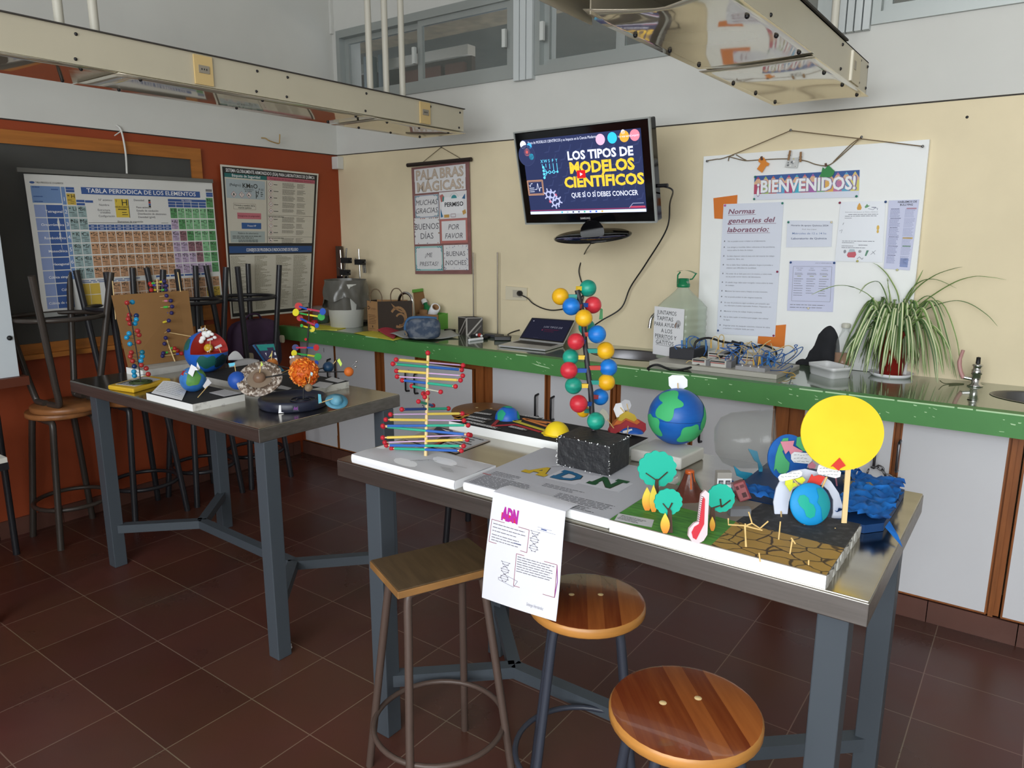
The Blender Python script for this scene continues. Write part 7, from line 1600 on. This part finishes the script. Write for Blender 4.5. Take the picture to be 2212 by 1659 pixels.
s.up(); s.poly([(0, H4*.86), (.085, H4*.82), (.1, H4*.96), (.012, H4)], 'paper_grey'); s.up().words(.012, H4*.88, .08, 4, .007, .002, 'ink', 8)
s.build('painted_ground', root)
def cut(pts, d, m, th=.006, name='cutout', par=None, back=None): return MB().prism([at(x, y, d) for x, y in pts], FW*th, m, back).build(name, par or root)
def dz_(x, y): return dep(onz(x, y, z4))
def cloud(cx_, cy_, rx, ry, n=11, am=.08, a0=0): return [(cx_+rx*(1-am+am*abs(math.sin(n*t/2+a0)))*math.cos(t), cy_+ry*(1-am+am*abs(math.sin(n*t/2+a0)))*math.sin(t)) for t in [2*PI*i/60 for i in range(60)]]
CAN = mat('canopy', '#12b098', .65); TRK = mt('#4a3226', .7)
for (cx_, cy_, rx, ry, bx_, by_, wv, br, am_) in ((1420, 1013, 43, 40, 1419, 1094, 7, ((-25, 30), (22, 22)), .1), (1444, 1084, 31, 29, 1447, 1151, 8, ((-12, 12), (8, 8)), .08), (1558, 1076, 30, 31, 1540, 1138, 8, ((-2, 6), (20, 15)), .06)):
    d = dz_(bx_, by_); tr_ = thing('x', V(), None, None) if False else None
    cut(cloud(cx_, cy_, rx, ry, 13, am_), d, CAN, .006, 'tree_canopy'); yb_ = cy_+ry*.7
    cut([(bx_-wv, by_), (bx_-wv*.5, yb_), (cx_-3, yb_-6), (cx_+3, yb_-6), (bx_+wv*.5, yb_), (bx_+wv*.8, by_)], d-.004, TRK, .004, 'tree_trunk')
    q = MB()
    for dx, dy in br: q.bar(at(cx_, yb_-2, d-.003), at(cx_+dx, cy_+dy*.3, d-.003), .0025, .002, TRK)
    q.build('branch', root)
def flame_mat(n, z0, z1):
    m = bpy.data.materials.new(n); m.use_nodes = True; nt = m.node_tree; N = nt.nodes; L = nt.links; b = N['Principled BSDF']; g_ = N.new('ShaderNodeNewGeometry'); sp_ = N.new('ShaderNodeSeparateXYZ'); L.new(g_.outputs['Position'], sp_.inputs[0]); mr = N.new('ShaderNodeMapRange'); mr.inputs[1].default_value = z0; mr.inputs[2].default_value = z1; L.new(sp_.outputs[2], mr.inputs[0]); r = N.new('ShaderNodeValToRGB'); e = r.color_ramp.elements; e[0].color = (*lin('#d9741f'), 1); e[1].color = (*lin('#e3cc4a'), 1); e[1].position = .75; L.new(mr.outputs[0], r.inputs[0]); L.new(r.outputs[0], b.inputs['Base Color']); b.inputs['Roughness'].default_value = .7; return m
FLM = flame_mat('flame_paper', z4, z4+.055)
def flame(x, yb_, yt, wd, dd=.008, bx=None):
    n = 8; L_ = [(x-wd*math.sin(PI*(.12+.88*i/n))*(1-.2*i/n), yb_+(yt-yb_)*i/n) for i in range(n+1)]; d = dz_(bx or x, yb_)-dd; cut(L_+[(2*x-a, c) for a, c in L_[-2::-1]], d, FLM, .003, 'flame')
flame(1398, 1103, 1052, 12); flame(1412, 1106, 1047, 10, .012); flame(1437, 1152, 1108, 11); flame(1539, 1147, 1116, 6.5)
# thermometer
d = dz_(1507, 1172); cot = mat('cotton', '#e3c9ce', .8)
pth = [(1495, 1170), (1487, 1158), (1489, 1142), (1500, 1130), (1508, 1127), (1515, 1068), (1524, 1059), (1532, 1066), (1529, 1130), (1528, 1155), (1520, 1168), (1508, 1175)]
cut(pth, d, cot, .010, 'thermometer_body'); cut([(1494, 1150), (1500, 1138), (1510, 1132), (1517, 1080), (1520, 1074), (1523, 1078), (1521, 1132), (1513, 1148), (1504, 1166), (1497, 1162)], d-.0015, mt('#c92a3a', .6), .002, 'thermometer_fluid')
q = MB()
for i in range(13): y = 1072+i*4.4; x = 1520.5-(y-1065)*.17; q.bar(at(x-4, y, d-.001), at(x+1, y+2, d-.001), .001, .001, mt('#3a2a3a'))
q.build('scale_mark', root)
# volcano, house, red block, sharpener
P = onz(1487, 1073, z4); r = mm(36, P); hv = mm(58, P)
VB, VL = mat('volcano_brown', '#5a2c20', .3, var=.3, vs=30, bump=.4, bs=60), mat('lava', '#b8541f', .3)
prof = [(1.1, 0), (.8, .16), (.55, .42), (.34, .72), (.26, .96), (.2, 1.0), (.16, .95)]; vs_ = []; n = 32
for q, z in prof:
    for j in range(n): a = 2*PI*j/n; k = 1+.12*math.sin(3*a+4*z)+.06*math.sin(7*a); vs_.append(P+V((r*q*k*math.cos(a), r*q*k*math.sin(a), hv*z)))
MB().add(vs_, [(i*n+j, i*n+(j+1) % n, (i+1)*n+(j+1) % n, (i+1)*n+j) for i in range(len(prof)-1) for j in range(n)], VB, True).build('volcano', root)
b = MB().lathe([(.22, .9), (.29, .92), (.27, 1.02), (.2, 1.05), (0, 1.03)], (0, 0, 0), VL, 14); b.v = [P+V((p.x*r, p.y*r, p.z*hv)) for p in b.v]
av = hd+hr*.35; b.grid(lambda u, v: P+V((0, 0, hv*(.95-.55*v)))+(hd*math.cos(.35+(u-.5)*.9)+hr*math.sin(.35+(u-.5)*.9))*r*(.27+.24*v**1.2+.02), 4, 6, VL); b.ball(onz(1487, 1082, z4), .012, VL, 10, 6, (1, 1, .4)); b.build('lava_flow', root)
P = onz(1563, 1066, z4); wv = mm(31, P); hv = mm(47, P); o_ = P-RT*0
u_ = (hr*.93+hd*.0).normalized(); v_ = (-hd).normalized()
a = P-u_*wv/2; b = MB().hexa([a, a+u_*wv, a+u_*wv+v_*wv*.6, a+v_*wv*.6], [p+V((0, 0, hv)) for p in (a, a+u_*wv, a+u_*wv+v_*wv*.6, a+v_*wv*.6)], mt('#9c9892', .6)); b.build('model_house', root)
s = Sheet(a+V((0, 0, hv*.72))-v_*.001, a+u_*wv+V((0, 0, hv*.72))-v_*.001, a+u_*wv-v_*.001, a-v_*.001, 1, 1, 'paper', .0006); s.rect(.1, .12, .42, .4, 'ink').rect(.58, .12, .9, .4, 'ink'); s.up().rect(.16, .18, .42, .4, mt('#8a8a90')).rect(.64, .18, .9, .4, mt('#8a8a90')); s.build('house_front', root)
P = onz(1611, 1084, z4); uA = (RT*.93-UP*-.0+UP*.33).normalized(); uB = (UP*.9-RT*.36).normalized(); hw_ = mm(13, P); hh_ = mm(21, P); c = P+uB*hh_+uA*0+V((0, 0, .004))
MB().obox(c-FW*-.012, uA*hw_, FW*.012, uB*hh_, mt('#7a2f36', .3)).build('red_block', root); s = Sheet(c+uB*hh_*.9-uA*hw_*.9-FW*.0006, c+uB*hh_*.9+uA*hw_*.7-FW*.0006, c-uB*hh_*.9+uA*hw_*.7-FW*.0006, c-uB*hh_*.9-uA*hw_*.9-FW*.0006, 1, 1.6, mt('#9c5a5e', .3), .0004); s.rect(.05, .2, .35, .55, mt('#5a2a30')).rect(.5, .2, .95, .5, mt('#6a343a')).rect(.4, .95, .85, 1.4, mt('#4a2a2e')); s.build('block_face', root)
P = onz(1597, 1112, z4); MB().obox(P+V((0, 0, .009)), hr*.024, -hd*.01, V((0, 0, .009)), mt('#6f7074', .4)).tube([P+hd*.0105+V((-.012, 0, .008)), P+hd*.0125+V((-.012, 0, .008))], .005, 'black', 12).build('grey_block', root)
# toothpick forest
G5 = k_(1500, 1060, .16275)
def pick(*ps, base=None):
    d = dz_(*G5(*(base or ps[0]))); MB().tube([at(*G5(*p), d) for p in ps], .0017, 'pick', 6).build('toothpick', root)
pick((680, 745), (675, 435)); pick((690, 745), (668, 470)); pick((450, 365), (450, 450), (650, 462), (900, 525), base=(680, 745)); pick((720, 280), (765, 432), (870, 500), (980, 405), base=(680, 745)); pick((765, 432), (690, 462), base=(680, 745)); pick((1118, 648), (1142, 408)); pick((1268, 840), (1300, 650)); pick((1285, 625), (1340, 705), base=(1268, 840)); pick((873, 942), (858, 825)); pick((1515, 987), (1517, 920))
# blue earth, white arch, arrows and tags
d = dz_(1738, 1133); ce = at(1750, 1089, d); re_ = mm(46, ce)
MB().tube([onz(1738, 1134, z4), at(1740, 1120, d)], .0022, 'pick', 6).build('post', root)
EA = mat('earth_airbrush', '#1190cf', .6); b = MB(); Mx = (cam_*.97+RT*.1+UP*.1).to_track_quat('Z', 'Y').to_matrix()
b.lathe([(0, re_*.28), (re_*.4, re_*.26), (re_*.75, re_*.18), (re_*.95, re_*.06), (re_, 0), (re_*.96, -.004), (0, -.004)], ce, EA, 48, Mx); b.build('earth_disc', root)
def dome(u, v): q = math.hypot(u, v); return ce+Mx @ V((re_*u, re_*v, re_*.285*math.sqrt(max(0, 1-q*q))+.0015))
LT, LT2 = mat('land_airbrush', '#12a58f', .6), mat('land_airbrush_dark', '#158f98', .6); b = MB()
cu, cv, kr_ = RT.dot(Mx @ V((1, 0, 0))), RT.dot(Mx @ V((0, 1, 0))), 1
def land(pts, m):
    vs_ = []; cx_ = sum(p[0] for p in pts)/len(pts); cy_ = sum(p[1] for p in pts)/len(pts); n = len(pts)
    def pos(p):
        w2 = RT*(p[0]*re_)+UP*(p[1]*re_); u = (Mx.transposed() @ w2); return dome(u.x/re_, u.y/re_)
    for k in range(1, 6):
        for p in pts: vs_.append(pos((cx_+(p[0]-cx_)*k/5, cy_+(p[1]-cy_)*k/5)))
    vs_.append(pos((cx_, cy_))); b.add(vs_, [(len(vs_)-1, j, (j+1) % n) for j in range(n)]+[(k*n+j, (k+1)*n+j, (k+1)*n+(j+1) % n, k*n+(j+1) % n) for k in range(4) for j in range(n)], m, True)
land([(-.72, .18), (-.6, .42), (-.4, .45), (-.22, .3), (-.2, .1), (.0, -.02), (.1, -.25), (.05, -.55), (-.15, -.65), (-.35, -.55), (-.45, -.25), (-.65, -.05)], LT); land([(.25, .75), (.3, .35), (.2, .1), (.38, -.15), (.42, -.5), (.5, -.78), (.72, -.6), (.88, -.25), (.92, .1), (.8, .45), (.55, .75)], LT2); b.build('land', root)
aO = [(1674, 1111), (1671, 1085), (1677, 1055), (1690, 1030), (1712, 1017), (1740, 1013), (1770, 1020), (1795, 1040), (1812, 1065), (1821, 1095), (1822, 1118), (1812, 1147)]
aI = [(1793, 1132), (1800, 1108), (1800, 1080), (1790, 1060), (1777, 1048), (1752, 1042), (1730, 1046), (1712, 1058), (1704, 1085), (1701, 1112)]
da = dz_(1738, 1118)+.02; arch = cut(aO+aI, da, mat('arch_paper', '#d6dcec', .75), .004, 'white_arch')
for a, c_ in (((1688, 1117), (1687, 1105)), ((1804, 1142), (1806, 1130))): MB().tube([onz(*a, z4), at(*c_, da)], .0018, 'pick', 6).build('arch_pin', root)
def tag_(pts, d, rows, m='paper'):
    cut(pts, d, m, .0012, 'paper_tag'); x0_, x1_ = min(p[0] for p in pts)+6, max(p[0] for p in pts)-6; yy = sum(p[1] for p in pts)/len(pts); q = MB(); R = random.Random(int(x0_))
    for i in range(rows):
        x = x0_
        while x < x1_-3: L_ = R.uniform(3, 8); q.bar(at(x, yy-6+i*7+R.uniform(-1, 1), d-.0012), at(min(x+L_, x1_), yy-6+i*7+R.uniform(-1, 1), d-.0012), .0009, .0004, 'ink'); x += L_+2.5
    q.build('handwriting', root)
YEL2, RED2 = mt('#d9dc3a', .7), mt('#d23a2e', .7)
dn = dz_(1738, 1118)-.01
cut([(1695, 1045), (1724, 1042), (1722, 1050), (1714, 1052), (1707, 1063)], dn, YEL2, .002, 'arrow'); cut([(1697, 1035), (1713, 1036), (1712, 1048), (1696, 1048)], dn-.004, YEL2, .002, 'arrow'); cut([(1717, 1035), (1734, 1030), (1740, 1037), (1732, 1046), (1722, 1040)], dn, YEL2, .002, 'arrow')
cut([(1741, 1049), (1754, 1024), (1758, 1029), (1769, 1026), (1783, 1030), (1772, 1048)], dn, RED2, .002, 'arrow'); MB().tube([at(1713, 1035, dn), at(1726, 1049, dn), ce+UP*re_*.7], .0018, 'pick', 6).build('toothpick', root); MB().tube([at(1773, 1059, dn), at(1786, 1030, dn)], .0024, 'pick', 6).build('toothpick', root)
tag_([(1681, 1031), (1686, 1025), (1727, 1016), (1733, 1020), (1732, 1027), (1725, 1032), (1690, 1040), (1683, 1038)], dn-.006, 2); tag_([(1768, 1005), (1774, 1002), (1805, 1008), (1817, 1020), (1815, 1030), (1805, 1033), (1768, 1024), (1765, 1018)], dn-.006, 3)
# yellow sun on a stick
dsn = dz_(1823, 1129); b0 = onz(1823, 1130, z4)
MB().bar(b0, at(1833, 1000, dsn), mm(11, b0), .003, 'skewer', FW).build('sun_stick', root)
cut([(1820+90*math.cos(t), 935+81*math.sin(t)) for t in [2*PI*i/64 for i in range(64)]], dsn-.004, mat('sun_card', '#f6d52a', .6, col2='#eac21c', vs=5), .003, 'sun_disc')
cut([(1795, 1008), (1814, 989), (1827, 1006), (1815, 1012), (1812, 1017), (1800, 1007)], dsn-.009, RED2, .002, 'arrow')
# ocean model with clear dome
root = thing('ocean_model', (-.45, 1.95, ZT2), 'blue crepe paper ocean model with a clear plastic dome behind the diorama', 'model')
zO = ZT2+.02; mat('crepe', '#0f55a8', .7, col2='#1a74c8', vs=14); mat('blue_sheet', '#123a6b', .5)
ob = [(-.60, 1.77), (-.272, 1.757), (-.238, 1.80), (-.236, 2.08), (-.33, 2.12), (-.60, 2.12)]
MB().prism([V((x, y, ZT2+.001)) for x, y in ob], V((0, 0, zO-ZT2)), 'blue_sheet').build('base', root)
R = random.Random(31); noise = [[R.uniform(-1, 1) for _ in range(40)] for _ in range(40)]
def crepe(x0_, x1_, y0_, y1_, amp, nx=22, ny=22, name='crepe_paper', seed=1):
    R = random.Random(seed); hgt_ = {}; vs_ = []
    for i in range(nx+1):
        for j in range(ny+1): vs_.append(V((x0_+(x1_-x0_)*i/nx+R.uniform(-.006, .006), y0_+(y1_-y0_)*j/ny+R.uniform(-.006, .006), zO+.004+amp*(.25+.45*R.random()))))
    MB().add(vs_, [(i*(ny+1)+j, (i+1)*(ny+1)+j, (i+1)*(ny+1)+j+1, i*(ny+1)+j+1) for i in range(nx) for j in range(ny)], 'crepe', True).build(name, root)
crepe(-.345, -.228, 1.765, 1.99, .045, 12, 20, seed=3); crepe(-.36, -.24, 1.97, 2.10, .03, 12, 12, seed=4); crepe(-.60, -.44, 1.755, 1.82, .04, 16, 8, seed=5); crepe(-.44, -.35, 2.02, 2.11, .05, 8, 8, seed=6)
q = MB(); e = V((-.232, 1.775, zO)); q.prism([e, e+V((.03, -.035, -.012)), e+V((.045, -.05, -.019)), e+V((.03, -.02, -.005)), e+V((.004, .03, .006))], V((0, 0, .001)), 'crepe'); q.build('paper_tail', root)
SND = mt('#8d8672', .8)
for pts, m in ((((1820, 1040), (1842, 1030), (1850, 1048), (1878, 1064), (1838, 1064)), SND), (((1818, 1067), (1862, 1068), (1868, 1078), (1858, 1094), (1830, 1094)), mt('#8f7a6e', .8)), (((1866, 1047), (1880, 1046), (1890, 1057), (1866, 1056)), SND)): MB().prism([onz(x, y, zO+.012) for x, y in pts], V((0, 0, .006)), m).build('land_piece', root)
d = dep(onz(1700, 1060, zO))
cp = at(1702, 985, d); 
MB().prism([at(x, y, d+.004) for x, y in cloud(1703, 990, 44, 52, 3, .02)], FW*.006, mat('paper_ocean', '#0f4a9f', .7, col2='#1a66b8', vs=20)).build('paper_earth', root)
LGp = mt('#4fae72', .7)
for pts in ([(1673, 1010), (1676, 985), (1682, 965), (1692, 947), (1703, 946), (1702, 960), (1690, 975), (1697, 990), (1706, 1000), (1704, 1015), (1695, 1025), (1683, 1022), (1676, 1012), (1672, 1018)], [(1722, 945), (1735, 942), (1745, 960), (1748, 975), (1735, 975), (1720, 962)]): MB().prism([at(x, y, d+.001) for x, y in pts], FW*.003, LGp).build('land', root)
PNK = mt('#d98a9c', .7)
MB().prism([at(x, y, d-.006) for x, y in ((1686, 954), (1716, 952), (1713, 963), (1735, 975), (1710, 985), (1704, 973), (1697, 981))], FW*.002, PNK).build('arrow', root); MB().prism([at(x, y, d-.006) for x, y in ((1745, 1005), (1755, 997), (1763, 1005), (1760, 1012), (1748, 1012))], FW*.002, PNK).build('arrow', root)
tag_([(1709, 982), (1716, 976), (1748, 979), (1754, 985), (1754, 995), (1747, 1002), (1715, 999), (1709, 992)], d-.012, 3)
MB().tube([onz(1808, 1050, zO), at(1802, 1010, d)], .0022, PNK, 6).build('pink_stick', root)
axd = (hr*.80-hd*-.35).normalized(); axd = (hr*.83+hd*.30+V((0, 0, .10))).normalized(); Md = axd.to_track_quat('Z', 'Y').to_matrix()
cl_ = onz(1632, 1042, ZT2); rd_ = mm(64, cl_); cdm = at(1605, 965, dep(cl_)+.05)
cdm = V((cdm.x, cdm.y, ZT2+rd_+.022)); Lc = mm(120, cl_)
n = 40; prof = [(.0, -.52), (.45, -.5), (.8, -.38), (.96, -.2), (1.0, 0), (1.0, .30), (1.02, .31), (1.0, .33), (1.02, .55), (1.05, .57)]; vs_ = []
for q, z in prof:
    for j in range(n): a = 2*PI*j/n; rb = 1-.035*max(0, math.cos(5*a))*(z < .3); vs_.append(cdm+Md @ V((rd_*q*rb*math.cos(a), rd_*q*rb*math.sin(a), Lc*z)))
MB().add(vs_, [(i*n+j, i*n+(j+1) % n, (i+1)*n+(j+1) % n, (i+1)*n+j) for i in range(len(prof)-1) for j in range(n)], mat('dome_plastic', '#83857f', .08, alpha=.26), True).build('clear_dome', root)
mat('aqua', '#2f93b5', .3)
dq = dep(cdm)-.02; MB().prism([at(x, y, dq) for x, y in ((1616, 969), (1636, 975), (1640, 992), (1648, 1010), (1646, 1025), (1638, 1032), (1632, 1031), (1640, 1018), (1637, 1000), (1630, 995))], FW*.004, 'aqua').build('plastic_fin', root); MB().prism([at(x, y, dq) for x, y in ((1585, 1006), (1600, 1018), (1625, 1022), (1632, 1034), (1610, 1036), (1592, 1028))], FW*.004, 'aqua').build('plastic_fin', root)
